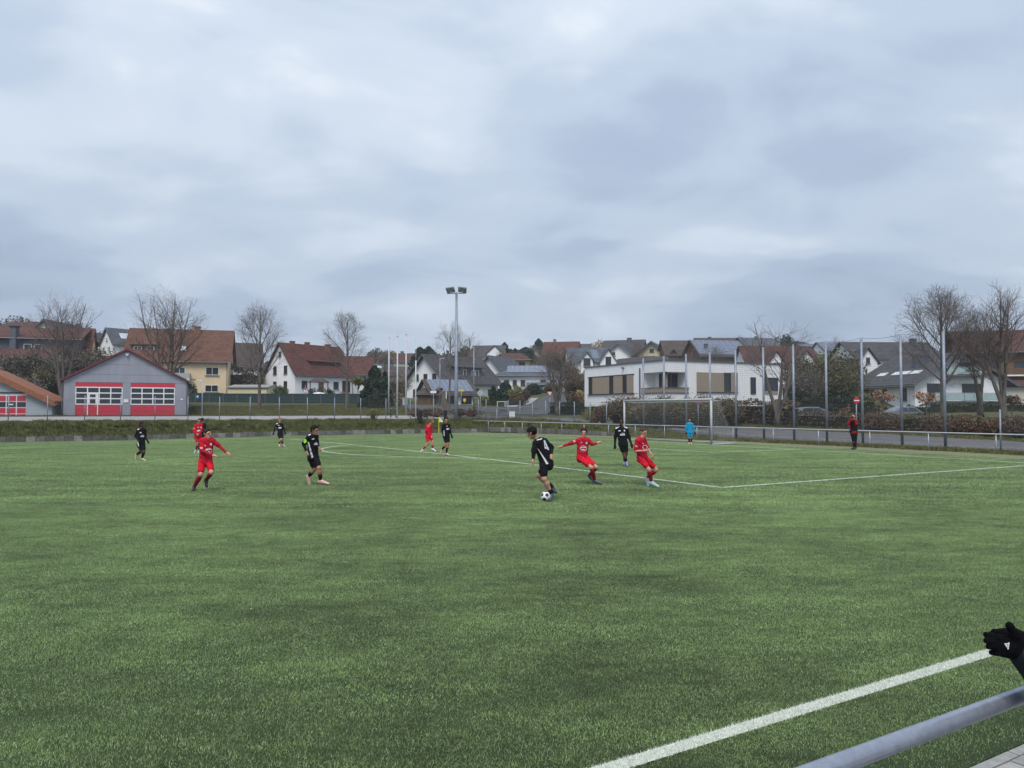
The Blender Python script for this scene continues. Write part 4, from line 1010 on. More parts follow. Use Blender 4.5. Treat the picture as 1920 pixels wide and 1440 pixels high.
m = MB(); m.tube([(W2/2+.38, -.5, He2-.05), (W2/2+.38, 10, He2-.05)], .08, 6); m.tube([(W2/2+.07, -.08, He2-.2), (W2/2+.07, -.08, -.5)], .06, 6); m.build('gutter', M_galvd, gar)
xd1 = gx(48); xd0 = gx(-28); m = MB(); m.box(((xd0+xd1)/2, -.01, gz(737.5)/2), (xd1-xd0, .04, gz(737.5))); dr = m.build('door', M_frame_w, gar)
m = MB(); m.box(((xd0+xd1)/2, -.05, gz(737.5)+.08), (xd1-xd0+.2, .12, .14)); m.build('lintel', M_frame_d, gar)
zr_ = [gz(786.5), gz(775.5), gz(764), gz(752.5), gz(741)]
for j in range(4):
    for i in range(4):
        w_ = (xd1-xd0)/4; m = MB(); m.box((xd0+w_*(i+.5), -.045, (zr_[j]+zr_[j+1])/2), (w_-.10, .03, zr_[j+1]-zr_[j]-.09)); m.build('pane' if j == 2 else 'panel', M_glass if j == 2 else M_red, dr)
def text_mesh(txt, size, mtl, parent, loc, rot, name='lettering', ext=.005, bold=False):
    c = bpy.data.curves.new(name, 'FONT'); c.body = txt; c.size = size; c.align_x = 'CENTER'; c.align_y = 'CENTER'; c.extrude = ext; c.resolution_u = 3
    if bold: c.offset = size*.015
    o = bpy.data.objects.new(name, c); COL.objects.link(o); bpy.context.view_layer.update()
    me = bpy.data.meshes.new_from_object(o.evaluated_get(bpy.context.evaluated_depsgraph_get())); bpy.data.objects.remove(o)
    me.name = name; me.materials.clear(); me.materials.append(mtl); q = bpy.data.objects.new(name, me); COL.objects.link(q); q.parent = parent; q.location = loc; q.rotation_euler = rot
    return q
m = MB(); m.box((gx(19.5), -.075, (zr_[2]+zr_[3])/2), (.36, .01, .12)); m.build('door_sticker', M_frame_w, dr)

# ------------------------------------------------------------------ white modern building
ZR = zpx(675.6, 70.); Bc = at(1245, 772, 70.); ub = Vector((.897, .443, 0)); ua_ = Vector((-.443, .897, 0)); zb0 = .45
mbd = empty('school_building', (Bc.x, Bc.y, zb0), math.atan2(.443, .897), 'white modern flat roofed two storey building with beige window shutters', 'building')
def sx_(px):   # distance from the corner along the right facade
    k = (px-960)/FPX/CP; return (k*Bc.y - Bc.x)/(ub.x - k*ub.y)
def sy_(px):
    k = (px-960)/FPX/CP; return (k*Bc.y - Bc.x)/(ua_.x - k*ua_.y)
def zR(px, py): return at(px, py, Bc.y+ub.y*sx_(px)).z - zb0
def zL(px, py): return at(px, py, Bc.y+ua_.y*sy_(px)).z - zb0
LX, LY, HH = sx_(1467), sy_(1096), ZR-zb0
z1, z2 = zR(1250, 735), zR(1250, 697); xs, ys = sx_(1289), sy_(1204); zlow = zR(1340, 761)
foot = [(0, 0), (LX, 0), (LX, LY), (0, LY)]
m = MB(); m.prism([(x, y, zlow) for x, y in foot], (0, 0, z1-zlow)); m.prism([(x, y, z2) for x, y in foot], (0, 0, HH-z2))
m.prism([(x, y, z1) for x, y in [(xs, 0), (LX, 0), (LX, LY), (0, LY), (0, ys), (1.5, ys), (1.5, 1.5), (xs, 1.5)]], (0, 0, z2-z1))
m.build('wall', M_white, mbd)
m = MB(); m.prism([(x, y, -1.5) for x, y in [(.35, .35), (LX-.3, .35), (LX-.3, LY-.3), (.35, LY-.3)]], (0, 0, 1.5+zlow)); m.build('base', mat('dark_plinth', (.09, .08, .07), .8, .1), mbd)
m = MB()
for (c, d) in (((LX/2, -.03, HH+.04), (LX+.14, .14, .10)), ((LX/2, LY+.03, HH+.04), (LX+.14, .14, .10)), ((-.03, LY/2, HH+.04), (.14, LY-.05, .10)), ((LX+.03, LY/2, HH+.04), (.14, LY-.05, .10))): m.box(c, d)
m.box((LX/2, LY/2, HH+.01), (LX-.1, LY-.1, .04)); m.build('roof_edge', M_galvd, mbd)
M_shut = mat('beige_shutter', (.30, .245, .185), .75, .05, 3)
def face_box(side, a, b, zt, zb_, th, mt, nm, off=0.):
    m = MB(); l = abs(b-a); c = (a+b)/2
    if side == 'R': m.box((c, -off-th/2+.01, (zt+zb_)/2), (l, th, zt-zb_))
    else: m.box((-off-th/2+.01, c, (zt+zb_)/2), (th, l, zt-zb_))
    return m.build(nm, mt, mbd)
def fwin(side, pa, pb, ya, yb_, tot=None):
    f = sx_ if side == 'R' else sy_; zz = zR if side == 'R' else zL; a, b = f(pa), f(pb); zt = zz((pa+pb)/2, ya); zb_ = zz((pa+pb)/2, yb_)
    w_, h_ = abs(b-a), zt-zb_
    add_window(mbd, 0, 0, w_, h_, 0, 0 if side == 'R' else -math.pi/2, 0, 0, fm=M_frame_d, sill=False, pos=((a+b)/2, 0, (zt+zb_)/2) if side == 'R' else (0, (a+b)/2, (zt+zb_)/2))
lt = lambda px: 708.5 + (px-1104)/(1188-1104)*(702-708.5); lb = lambda px: 739.5 + (px-1104)/(84)*(736.5-739.5)
def lr(a, b): return sy_(a), sy_(b), zL((a+b)/2, (lt(a)+lt(b))/2), zL((a+b)/2, (lb(a)+lb(b))/2)
for a, b in ((1111.5, 1143), (1151, 1168), (1176, 1188)):
    q = lr(a, b); face_box('L', q[0], q[1], q[2], q[3], .07, M_shut, 'shutter')
for a, b in ((1104.5, 1111), (1143.3, 1150.7), (1168.3, 1175.7)): fwin('L', a, b, (lt(a)+lt(b))/2, (lb(a)+lb(b))/2)
q = lr(1103.5, 1189)
m = MB(); m.box((-.06, (q[0]+q[1])/2, q[3]-.05), (.16, abs(q[1]-q[0])+.1, .08)); m.box((-.04, (q[0]+q[1])/2, q[2]+.04), (.1, abs(q[1]-q[0])+.1, .06)); m.build('sill', M_frame_d, mbd)
for a, b in ((1306, 1357), (1370, 1383)): 
    face_box('R', sx_(a), sx_(b), zR((a+b)/2, 698.5), zR((a+b)/2, 735), .07, M_shut, 'shutter')
fwin('R', 1357.4, 1369.6, 699, 734.5); fwin('R', 1407, 1416.5, 707.5, 739); fwin('R', 1432, 1458, 708, 733)
face_box('R', sx_(1432), sx_(1458), zR(1445, 733.5), zR(1445, 739), .07, M_shut, 'sill_panel'); face_box('R', sx_(1306), sx_(1383), zR(1345, 735.3), zR(1345, 736.4), .14, M_frame_d, 'sill')
# loggia
m = MB(); m.box(((xs+.1)/2-.05, .02, z1+.17), (xs+.2, .1, .42)); m.box((.02-.03, ys/2+.06, z1+.17), (.1, ys-.02, .42)); m.build('parapet', M_shut, mbd)
m = MB(); m.box((xs/2, -.05, z1+.42), (xs+.25, .08, .06)); m.box((-.05, ys/2+.03, z1+.42), (.08, ys+.1, .06)); m.box((xs/2, -.05, z1-.06), (xs+.25, .08, .06)); m.box((-.05, ys/2+.03, z1-.06), (.08, ys+.1, .06)); m.build('handrail', M_galvd, mbd)
m = MB(); m.box((.55, .55, (z1+z2)/2), (.35, .35, z2-z1)); m.build('column', M_shut, mbd)
for (pos, w_, rzz) in (((1.48, ys*.5, (z1+z2)/2+.1), ys*.55, -math.pi/2), (((xs+1.5)/2+.3, 1.48, (z1+z2)/2+.1), xs-2.0, 0)):
    add_window(mbd, 0, 0, max(1.2, w_), (z2-z1)*.82, 0, rzz, 1, 0, fm=M_frame_d, sill=False, pos=pos)
m = MB(); yy = sy_(1201); m.tube([(-.1, yy, zL(1201, 690)), (-.1, yy, zlow+.2)], .07, 8); m.build('drain_pipe', M_galvd, mbd)
m = MB(); yy = sy_(1169.5); m.box((-.12, yy, zL(1169, 690)), (.24, .2, .14)); m.build('wall_lamp', M_galvd, mbd)
for a, b in ((1104, 1109), (1144, 1150)):
    fwin('L', a, b, 763, 788)
face_box('L', sy_(1110), sy_(1143), zlow-.03, 0., .07, M_shut, 'shutter', off=-.36)
# roof terrace block behind
m = MB(); m.box((1.6, 5.5, HH+.30), (2.6, 5, .6)); m.build('roof_box', mat('grey_timber', (.16, .15, .15), .8, .2, 4), mbd)

# ------------------------------------------------------------------ houses
M_maroonb = mat('dull_red_boards', (.27, .03, .045), .7, .1)
house('long house with red tiled roof, dark upper wall and wide slate chimney at far left', 40, 106, 14.0, 10, 17, 742, 633.5, 617, M_slate, RO_red, oh=.5, wins=[(.65, 6.75, 1.0, .85), (1.9, 6.75, 1.0, .85), (-5, 3.5, 1.2, 1.3), (-1, 3.5, 1.2, 1.3)], chim=())
h = bpy.data.objects[-1] if False else None
Yh = 106.; p = at(28.5, 742, Yh); z0 = p.z
ch = empty('external_chimney', (p.x, p.y-.45, z0), 0, 'tall slate-clad chimney standing on the front of the red roofed house', 'chimney')
m = MB(); m.box((0, 0, (zpx(614, Yh)-z0)/2), (.85, .8, zpx(614, Yh)-z0)); m.build('shaft', M_slate, ch)
m = MB(); m.box((0, 0, zpx(613, Yh)-z0+.03), (1.15, 1.1, .12)); m.build('cap', M_frame_d, ch)
house('low porch wing with rusty red tiles in front of the far left house', 25, 102, 10.5, 4.2, 0, 745, 669, 657, M_beige, RO_red, oh=.4, wins=[(-2.5, 2.6, 1.2, 1.4), (1.5, 2.6, 1.2, 1.4)])
house('house end with steep bright red roof behind the big bare tree', 134, 108, 4.0, 10, 22, 745, 672, 617.5, M_cream, RO_red, oh=.3, wins=[(0, 3.2, 1.2, 1.4)])
house('distant red roofed house on the hill above the far left roofs', 36, 150, 8.2, 9, 0, 640, 617, 605.5, M_white, RO_rb)
house('distant house with pointed dark timber gable behind the far left roofs', 83, 146, 4.0, 9, 0, 645, 618, 600, M_beige, RO_dark, ridge='y', oh=.5, wins=[(0, 2.6, 1, 1)])
house('distant white gable under grey roof with roof panel left of the fire station ridge', 200, 160, 6.0, 8, -38, 674, 645, 616, M_white, RO_grey, ridge='y', oh=.4, wins=[(-1.2, 2.2, .7, .8), (1.2, 2.2, .7, .8), (0, 4.2, .6, .7)], sky=[(1.6, 3, 1.6, 2.2)])
house('small distant dark gabled house between the bare tree and the white gable', 168, 180, 4.2, 8, 0, 665, 640, 623, M_white, RO_dark, ridge='y', oh=.5)
Yh = 118.
house('big cream house with large orange brown roof behind the fire station', 332, Yh, 14.6, 11, 16, 742, 673.5, 620, M_cream, RO_or, oh=.55, wins=[(5.0, 3.85, 1.9, 1.25), (4.95, 1.15, 1.95, 1.1), (0.3, 3.6, 1.6, 1.6), (-3, 3.8, 1.8, 1.3)], chim=[(2.2, 4.9, 1.0, .9)], sky=[(.6, 1.7, .8, 1.1)],
      dorm=[(-5.0, 3.6, 1.5, 6.4, 7.8, 2)], balc=[(.2, 2.5, 3.4, 1.0, M_palegrey)])
house('flat cream garage beside the cream house behind the dark green fence', 465, 117, 6.2, 6, 0, 742, 727.5, 726, M_yellow, M_conc, oh=.1)
house('dark brown roofed house behind the second bare tree', 452, 136, 6.6, 9, 20, 728, 684, 645, M_white, RO_brown, oh=.5, wins=[(1.5, 2.2, 1, 1.2)])
Yc = 122.; c0 = at(553, 738, Yc); rr_ = R(50)
mid = Vector((c0.x, c0.y)) + Vector((math.cos(rr_), math.sin(rr_)))*5.75
pxm = 960+FPX*mid.x/mid.y
zE = zpx(698, Yc)
house('white house with steep red brown tiled roof and long dormer', pxm, mid.y, 11.5, 8.4, 50, 772-(zpx(738.5, Yc)-CAMH)/mid.y*FPX, 772-(zE-CAMH)/mid.y*FPX, 772-(zpx(644, 124.6)-CAMH)/(mid.y+math.cos(rr_)*4.2)*FPX, M_white, RO_red, oh=.45,
      wins=[(-4.0, 1.6, 1.0, 1.2), (2.2, 1.6, 1.0, 1.2), (4.3, 1.5, 1.6, 1.9)], lwins=[(2.6, 1.5, .9, 1.3), (5.6, 1.5, .9, 1.3), (2.6, 4.0, .9, 1.3), (5.6, 4.0, .9, 1.3), (4.2, 6.6, .6, .8)],
      chim=[(3.0, 3.4, .9, 1.0), (-3.5, 4.2, .7, .25), (-.6, 4.2, .7, .25)], dorm=[(.8, 6.0, 1.1, 4.3, 5.4, 4)], fm=M_frame_b, door=(-.8, 1.0))
por = at(597, 736, 117.5); pr = empty('porch', (por.x, por.y, por.z), R(20), 'small tiled porch roof on posts before the white red-roofed house', 'porch')
m = MB(); m.prism([(-1.5, -1, 1.6), (1.5, -1, 1.6), (.7, 0, 2.15), (-.7, 0, 2.15)], (0, .0, -.1)); m = MB()
n = len(m.v); m.v += [(-1.6, -1.1, 1.55), (1.6, -1.1, 1.55), (1.6, 1.1, 1.55), (-1.6, 1.1, 1.55), (-.7, 0, 2.2), (.7, 0, 2.2)]
for f in ((0, 1, 5, 4), (1, 2, 5), (2, 3, 4, 5), (3, 0, 4), (3, 2, 1, 0)): m.f.append(f); m.m.append(0)
m.build('roof', RO_brown, pr)
for sx in (-1.3, 1.3): m = MB(); m.box((sx, -.9, .75), (.14, .14, 1.7)); m.build('post', M_wood, pr)
house('white house wing with red roof behind the third bare tree', 668, 136, 5.2, 8, 12, 735, 700, 670, M_white, RO_red, oh=.5, wins=[(-1.2, 2.2, 1.2, 1.4), (1.2, 2.2, 1.2, 1.4)])
house('far grey slate roofed bungalow left of the flagpoles', 712, 170, 5.6, 9, 14, 712, 698, 684, M_white, RO_grey, oh=.6, sky=[(0, 2.5, 1.2, 1.2)])
house('far low bungalow with brown roof behind the flagpoles', 737, 158, 8.0, 9, 4, 722, 704, 687, M_white, RO_brown, oh=.7, hip=1.8, wins=[(-2.5, 1.2, 1, 1)])
house('far small red roofed house above the flagpoles', 758, 200, 5.2, 8, 0, 690, 678, 664, M_beige, RO_rb, oh=.4, chim=[(-1, 3, .8, .9)])
Yc = 136.; r8 = -42
house('white gabled house with wide dark roof and dark timber dormer', 797, Yc, 9.9, 13.6, r8, 753, 714, 666, M_white, RO_dark, ridge='y', oh=.75, wins=[(-2.2, 4.35, 1.0, 1.1), (.1, 4.35, 1.0, 1.1), (2.4, 4.35, 1.0, 1.1), (-2.6, 1.6, 1.2, 1.3)], rwins=[(4, 1.7, 1.2, 1.2), (8, 1.7, 1.2, 1.4), (11.5, 1.7, 1.2, 1.2)], fm=M_frame_b, chim=[(.8, 7, .8, .9)])
ge_ = at(880, 708, 138.6); dm = empty('roof_dormer', (ge_.x, ge_.y, ge_.z), R(48), 'dark boarded roof dormer on the right slope of the white gabled house', 'dormer')
m = MB(); m.box((0, 1.6, .8), (6.5, 3.2, 1.9)); m.build('wall', M_slate, dm); m = MB(); m.prism([(-3.7, -.4, 1.75), (-3.7, -.4, 1.9), (-3.7, 4, 2.6), (-3.7, 4, 2.4)], (7.4, 0, 0)); m.build('roof', RO_dark, dm)
for x in (-1.2, 1.0, 2.0): add_window(dm, x, .85, .8, 1.1, 0, 0, 0, 0)
Yc = 112.
house('garage with sixteen solar panels on its roof beside the junction', 850, 113.5, 6.6, 6.5, 25, 757.5, 738, 714.5, M_white, RO_brown, oh=.55, solar=(-3.2, 3.3, .03, .95, 8, 2), wins=(), name='house', cat='garage')
gob = [o for o in bpy.data.objects if o.get('label', '').startswith('garage with sixteen')][0]
for x in (-2.35, -.1, 2.05):
    m = MB(); m.box((x, -.02, .62), (1.7, .06, 1.25)); m.build('garage_door', M_glass if x > -2 else M_galvd, gob)
house('lean-to with dark roof left of the solar panelled garage', 798, 112.5, 3.0, 3, -30, 757.5, 739, 730, M_wood, RO_brown, oh=.3)
house('broad white bungalow with grey hip roof full of solar panels', 994, 150, 13.6, 11, -2, 736, 704.5, 685, M_white, RO_grey, oh=.7, hip=4.4, wins=[(-4.6, 1.9, 1.0, 1.1), (-3.0, 1.9, .8, 1.1), (-1.4, 1.9, .9, 1.1), (2.5, 1.9, 1, 1.1), (4.6, 1.9, 1, 1.1)], solar=(-4.6, 3.3, .18, .86, 8, 3), fm=M_frame_b)
house('low dark garage block below the solar bungalow', 1020, 146, 6.2, 5, -2, 738, 722, 719.5, M_slate, M_galvd, oh=.3, wins=[(.6, .8, 1.6, .8)])
house('grey roofed house between the dark dormer house and the solar bungalow', 918, 168, 6.6, 10, -28, 716, 700, 668, M_white, RO_grey, ridge='y', oh=.8)
house('apricot house with red hip roof on the hillside', 955, 187, 9.6, 9, -8, 693, 675.5, 662, M_apricot, RO_rb, oh=.9, hip=2.5, wins=[(3.1, 1.35, 1.5, 1.1), (-1.5, 1.2, 1, .9)], balc=[(-.5, .5, 3.0, 1, M_wood)], fm=M_frame_b)
house('hilltop house with dark roof and white gable left of the spruce', 912, 216, 8.6, 9, -10, 680, 666, 649, M_white, RO_dark, oh=.7, gables=[(2.6, 4.4, 4.6, 1.0, 2.6)], fm=M_frame_b)
house('small grey house with dark gable above the solar bungalow', 1004, 206, 3.9, 8, 8, 684, 667, 652, M_beige, RO_dark, ridge='y', oh=.6, wins=[(0, 1.6, .9, 1)])
house('hilltop house with long bright red roof', 1050, 217, 9.4, 9, -10, 674, 661, 642, M_white, RO_red, oh=.6, chim=[(-2, 4.2, .8, .8)], rwins=[(4.5, 2.2, 1, 1)])
house('flat dark roof just right of the bright red hilltop roof', 1090, 235, 5.8, 8, 0, 665, 656, 646, M_slate, RO_dark, oh=.5)
house('new white house with grey slate roof and two front gables', 1108, 166, 9.0, 9, 5, 704, 678, 654, M_white, RO_grey, oh=.4, gables=[(-1.0, 2.6, 4.9, .7, 3.2), (3.6, 3.6, 5.6, 1.1, 2.9)], wins=[(-3.6, 1.3, 1, 1)], solar=(.6, 2.0, .15, .8, 2, 2))
gob = [o for o in bpy.data.objects if o.get('label', '').startswith('new white house')][0]
add_window(gob, -1.0, 2.9, 1.5, 1.6, -.72, 0, 1, 1, fm=M_frame_d); add_window(gob, 3.6, 2.4, 1.2, 3.2, -1.12, 0, 1, 2, fm=M_frame_d); add_window(gob, -1, .6, 1.5, 1.0, -.72, 0, 1, 0, fm=M_frame_d)
house('white house with dark roof and low side eaves behind the new white house', 1160, 184, 6.2, 9, -24, 688, 664, 645, M_white, RO_dark, ridge='y', oh=.7, wins=[(-1.2, 3.2, .9, 1), (1.4, 1.6, 1, 1)], rwins=[(3, 1.6, 1.2, 1.2), (6, 1.6, 1.2, 1.2)])
house('large dark roofed house with chimney and open gable on the hill', 1165, 205, 9.6, 10, -18, 682, 662, 639, M_white, RO_dark, oh=1.0, chim=[(1.4, 4.6, 1.2, .7)], rwins=[(4, 3.0, 1.6, 1.6), (7, 3, 1, 1.4)], fm=M_frame_b)
house('pale yellow house with dark gable roof above the white building', 1222, 184, 7.6, 11, -20, 690, 665, 641, M_yellow, RO_dark, ridge='y', oh=.9, wins=[(0, 2.2, 1.6, 1.4), (0, 4.2, 1, .8)], balc=[(0, 1.3, 3.0, .9, M_wood)], fm=M_frame_b, sky=[(2.2, 4, 1.2, 1.0), (2.2, 7, 1.2, 1.)])
house('brown roofed house with small dormer gables left of the blue solar roof', 1284, 176, 8.6, 9, 0, 690, 664, 640, M_wood, RO_brown, oh=.5, gables=[(-2.6, 2.2, 4.2, .2, 2.6), (1.2, 2.2, 4.0, .2, 2.6)])
house('house with a whole roof slope of pale blue solar panels', 1358, 166, 10.3, 11, 8, 694, 666, 640, M_wood, RO_brown, oh=.7, solar=(-5.5, 5.6, -.04, .97, 8, 4), chim=[(-3.2, 2.2, .7, .9)])
house('long brown roof ridge peeking above the blue solar roof', 1352, 205, 11.5, 9, 0, 665, 652, 635, M_beige, RO_brown, oh=.4, chim=[(-2, 4, .8, .4)])
house('grey roofed hill house with beige gable behind the forked tree', 1436, 182, 8.6, 9, 14, 672, 655, 635, M_beige, RO_grey, oh=.6, chim=[(0, 4, .7, .5)])
house('house with long rusty roof, two white gables and red balconies', 1474, 131, 12.2, 10, 2, 728, 694, 651, M_white, RO_rb, oh=.5, gables=[(-1.8, 3.2, 6.2, .6, 3.9), (3.4, 4.2, 6.3, .6, 3.6)], balc=[(-1.4, 3.0, 3.0, 1.2, M_maroonb), (3.4, 3.0, 4.2, 1.2, M_maroonb)], chim=[(4.8, 4.2, .8, .4)])
gob = [o for o in bpy.data.objects if o.get('label', '').startswith('house with long rusty')][0]
for x in (-1.8, 3.4): add_window(gob, x, 3.7, 1.4, 1.4, -.62, 0, 1, 0, fm=M_frame_w, sill=False); add_window(gob, x, 1.2, 1.4, 1.4, -.62, 0, 1, 0, fm=M_frame_w)
house('far house with pale blue solar roof right of the rusty roof', 1572, 192, 6.0, 9, 8, 686, 662, 643.5, M_white, RO_dark, oh=.5, solar=(-3.2, 3.2, .1, .95, 5, 3))
house('far solar roofed house just left of the brown bush', 1528, 196, 5.2, 9, -5, 686, 664, 646, M_slate, RO_grey, oh=.5, solar=(-2.6, 2.6, .1, .95, 4, 3))
Yc = 112.
house('white house with dark roof and small pointed gable behind the big white house', 1690, 118, 13.5, 10, 3, 745, 672, 644, M_white, RO_dark, oh=.5, gables=[(-5.6, 3.0, 7.4, .8, 5.4)], chim=[(4.6, 4.4, .9, .7)], fm=M_frame_b, wins=[(-5.6, 3.5, 1, 1)])
gob = [o for o in bpy.data.objects if o.get('label', '').startswith('white house with dark roof and small')][0]
add_window(gob, -5.6, 5.6, .6, .9, -.82, 0, 0, 0, fm=M_frame_b)
Yc = 98.; c0 = at(1717, 777, Yc); w23 = 13.2; r23 = R(9); mid = Vector((c0.x, c0.y)) + Vector((math.cos(r23), math.sin(r23)))*w23/2
yy = lambda py, Ya, Yb: 772-(zpx(py, Ya)-CAMH)/Yb*FPX
house('big white house with wide dark roof, balconies and glass balustrades at right', 960+FPX*mid.x/mid.y, mid.y, w23, 13, 9, yy(777, Yc, mid.y), yy(716, Yc, mid.y), yy(662, mid.y, mid.y), M_white, RO_dark, ridge='y', oh=.9,
      wins=[(-3.6, 3.05, 2.6, 1.9), (1.6, 3.05, 3.0, 1.9), (.9, 6.0, 2.4, 1.5), (-2.4, 5.8, .9, 1.3), (-3.8, .55, 1.2, 1.4), (-2.2, .55, 1.2, 1.4), (1.6, .55, 1.2, 1.6), (3.6, .55, 1.3, 1.4)],
      lwins=[(2.2, 2.6, 1.3, 1.6), (6, 2.8, .9, 1.2), (9.2, 2.6, 1.3, 1.6), (2.2, .1, .7, .6), (6, .1, .7, .6), (9.2, .1, .7, .6)], fm=M_frame_b,
      sky=[(-4.6, 2.4, .9, 1.7), (-4.6, 4.6, .9, 1.7), (-4.6, 6.2, .9, 1.7), (-4.6, 9.4, .9, 1.7)], chim=[(-2.4, 4.5, 1.9, 1.1)])
gob = [o for o in bpy.data.objects if o.get('label', '').startswith('big white house')][0]
M_bal = mat('pale_glass_balustrade', (.30, .40, .40), .25, .1)
for (bx, bz, bw, bd) in ((.6, 1.65, 11.2, 1.5), (-.2, 5.0, 5.6, 1.2)):
    m = MB(); m.box((bx, -bd/2, bz), (bw, bd, .2)); bo = m.build('balcony', M_galvd, gob)
    n = int(bw/1.4)
    for k in range(n): m = MB(); m.box((bx-bw/2+bw*(k+.5)/n, -bd+.03, bz+.62), (bw/n-.06, .03, .9)); m.build('glass_panel', M_bal, bo)
    m = MB(); m.tube([(bx-bw/2, -bd+.03, bz+1.12), (bx+bw/2, -bd+.03, bz+1.12)], .03, 6); m.build('handrail', M_galv, bo)
house('timber clad house with dark red roof at the far right edge', 1895, 112, 11.0, 11, -14, 778, 655, 622, M_orwood, RO_rb, oh=1.0, wins=[(-2.5, 7.2, 1.8, 1.3), (1.5, 7.2, 1.8, 1.3)], fm=M_frame_b, chim=[(-3.6, 3.2, .7, .8)], balc=[(-1, 5.8, 7.5, 1.4, M_wood)])
house('beige lower storey house at the right edge beyond the bare trees', 1912, 104, 7.5, 6, 0, 778, 723, 716, M_beige, RO_rb, oh=.5)
# ------------------------------------------------------------------ street things
def post_sign(px, pyb, pyt, Y, label, kind, pr=.03, cat='sign'):
    b = at(px, pyb, Y); h = at(px, pyt, Y).z-b.z
    root = empty('road_sign', (b.x, b.y, b.z), 0, label, cat); m = MB(); m.tube([(0, .05, -.4), (0, .05, h)], pr, 8); m.build('post', M_galv, root, smooth=True)
    return root, h
def disc(m, r, n=28, th=.02, y=0., z=0., a0=0.): m.prism([(r*math.cos(a0+2*math.pi*k/n), y, z+r*math.sin(a0+2*math.pi*k/n)) for k in range(n)], (0, -th, 0))
M_sred = mat('sign_red', (.50, .02, .03), .4, .03); M_swhite = mat('sign_white', (.78, .78, .78), .4, .02); M_syel = mat('sign_yellow', (.75, .48, .02), .4, .03); M_sblue = mat('sign_blue', (.03, .12, .40), .4, .03); M_sback = mat('sign_back', (.34, .37, .39), .5, .05)
Yn = 50.
root, h = post_sign(1607, 812, 744, Yn, 'round red no entry sign with white bar behind the photographing man', 'x')
zc_ = at(1607, 751, Yn).z - root.location.z; m = MB(); disc(m, .21, z=zc_, th=.02); pl = m.build('sign_plate', M_sred, root); m = MB(); m.box((0, -.026, zc_), (.33, .012, .06)); m.build('white_bar', M_swhite, pl)
root, h = post_sign(1309.5, 800, 748, 62, 'round sign with dark red rim above the goal in front of the white building', 'x')
zc_ = at(1309.5, 752, 62).z-root.location.z; m = MB(); disc(m, .26, z=zc_); pl = m.build('sign_plate', M_sred, root); m = MB(); disc(m, .18, z=zc_, y=-.022, th=.008); pb = m.build('blue_field', M_sblue, pl)
m = MB(); m.box((0, -.035, zc_), (.05, .008, .42), 0, Matrix.Rotation(R(45), 3, 'Y')); m.build('diagonal_bar', M_sred, pl)
root, h = post_sign(1031, 775, 738, 86, 'white give way triangle with red border at the junction', 'x')
zc_ = at(1031, 738, 86).z-root.location.z
m = MB(); m.prism([(-.42, 0, zc_+.28), (0, 0, zc_-.42), (.42, 0, zc_+.28)], (0, -.02, 0)); pl = m.build('sign_plate', M_sred, root); m = MB(); m.prism([(-.26, -.02, zc_+.19), (0, -.02, zc_-.23), (.26, -.02, zc_+.19)], (0, -.01, 0)); m.build('white_field', M_swhite, pl)
root, h = post_sign(900.5, 780, 733, 88, 'grey back of a round road sign by the road', 'x'); zc_ = at(900.5, 737, 88).z-root.location.z; m = MB(); disc(m, .34, z=zc_); m.build('sign_plate', M_sback, root)
root, h = post_sign(865, 759, 731, 105, 'small yellow town name board on a post', 'x'); zc_ = at(865, 732.5, 105).z-root.location.z; m = MB(); m.box((0, 0, zc_), (.66, .03, .22)); m.build('sign_plate', M_syel, root)
root, h = post_sign(871, 760, 747, 104, 'small yellow square sign on a white post below the town name board', 'x'); zc_ = at(871, 750, 104).z-root.location.z; m = MB(); m.box((0, 0, zc_), (.36, .03, .40)); m.build('sign_plate', M_syel, root)
root, h = post_sign(812.5, 760, 733, 104, 'white direction board on two grey posts before the dark lean-to', 'x'); zc_ = at(812, 735, 104).z-root.location.z; m = MB(); m.box((0, 0, zc_), (.78, .03, .30)); m.build('sign_plate', M_swhite, root)
root, h = post_sign(572.5, 742, 722, 112, 'small white and red sign before the white red-roofed house', 'x'); zc_ = at(572.5, 731, 112).z-root.location.z; m = MB(); m.box((0, 0, zc_), (.36, .03, .5)); pl = m.build('sign_plate', M_swhite, root); m = MB(); disc(m, .15, z=zc_+.12, y=-.02, th=.01); m.build('red_disc', M_sred, pl)
# white board with lines on the bank
b = at(960, 786, 80); bd = empty('notice_board', (b.x, b.y, b.z), R(10), 'white notice board with grey ruled lines on the grass bank', 'notice board')
hb = at(960, 771.5, 80).z-b.z; m = MB(); m.box((0, 0, hb/2+.04), (.60, .03, hb-.05)); m.build('board', M_swhite, bd)
for k in range(3): m = MB(); m.box((0, -.02, .14+hb*(k+.6)/3.6), (.58, .01, .03)); m.build('line', M_sback, bd)
for s in (-1, 1): m = MB(); m.tube([(s*.27, .03, -.5), (s*.27, .03, hb)], .015, 6); m.build('post', M_galv, bd)
# flag poles, lamp posts, mast
def pole(px, pyb, pyt, Y, r0, r1, label, name='flagpole', cat='flagpole', group=None, mt=None, split=None, cap=True):
    b = at(px, pyb, Y); h = at(px, pyt, Y).z-b.z; root = empty(name, (b.x, b.y, b.z), 0, label, cat, group); mt = mt or M_galv
    if split:
        zs = at(px, split, Y).z-b.z; m = MB(); m.tube([(0, 0, -.3), (0, 0, zs)], r0, 10); m.build('pole', mt, root, smooth=True); m = MB(); m.tube([(0, 0, zs), (0, 0, h)], [r1, r1*.7], 8); m.build('top_section', mt, root, smooth=True)
    else: m = MB(); m.tube([(0, 0, -.3), (0, 0, h)], [r0, r1], 10); m.build('pole', mt, root, smooth=True)
    m = MB(); m.tube([(0, 0, h), (0, 0, h+.08)], r1*1.4, 8); m.build('cap', mt, root); return root
M_pinkw = mat('weathered_white_pole', (.5, .5, .53), .5, .08, 3)
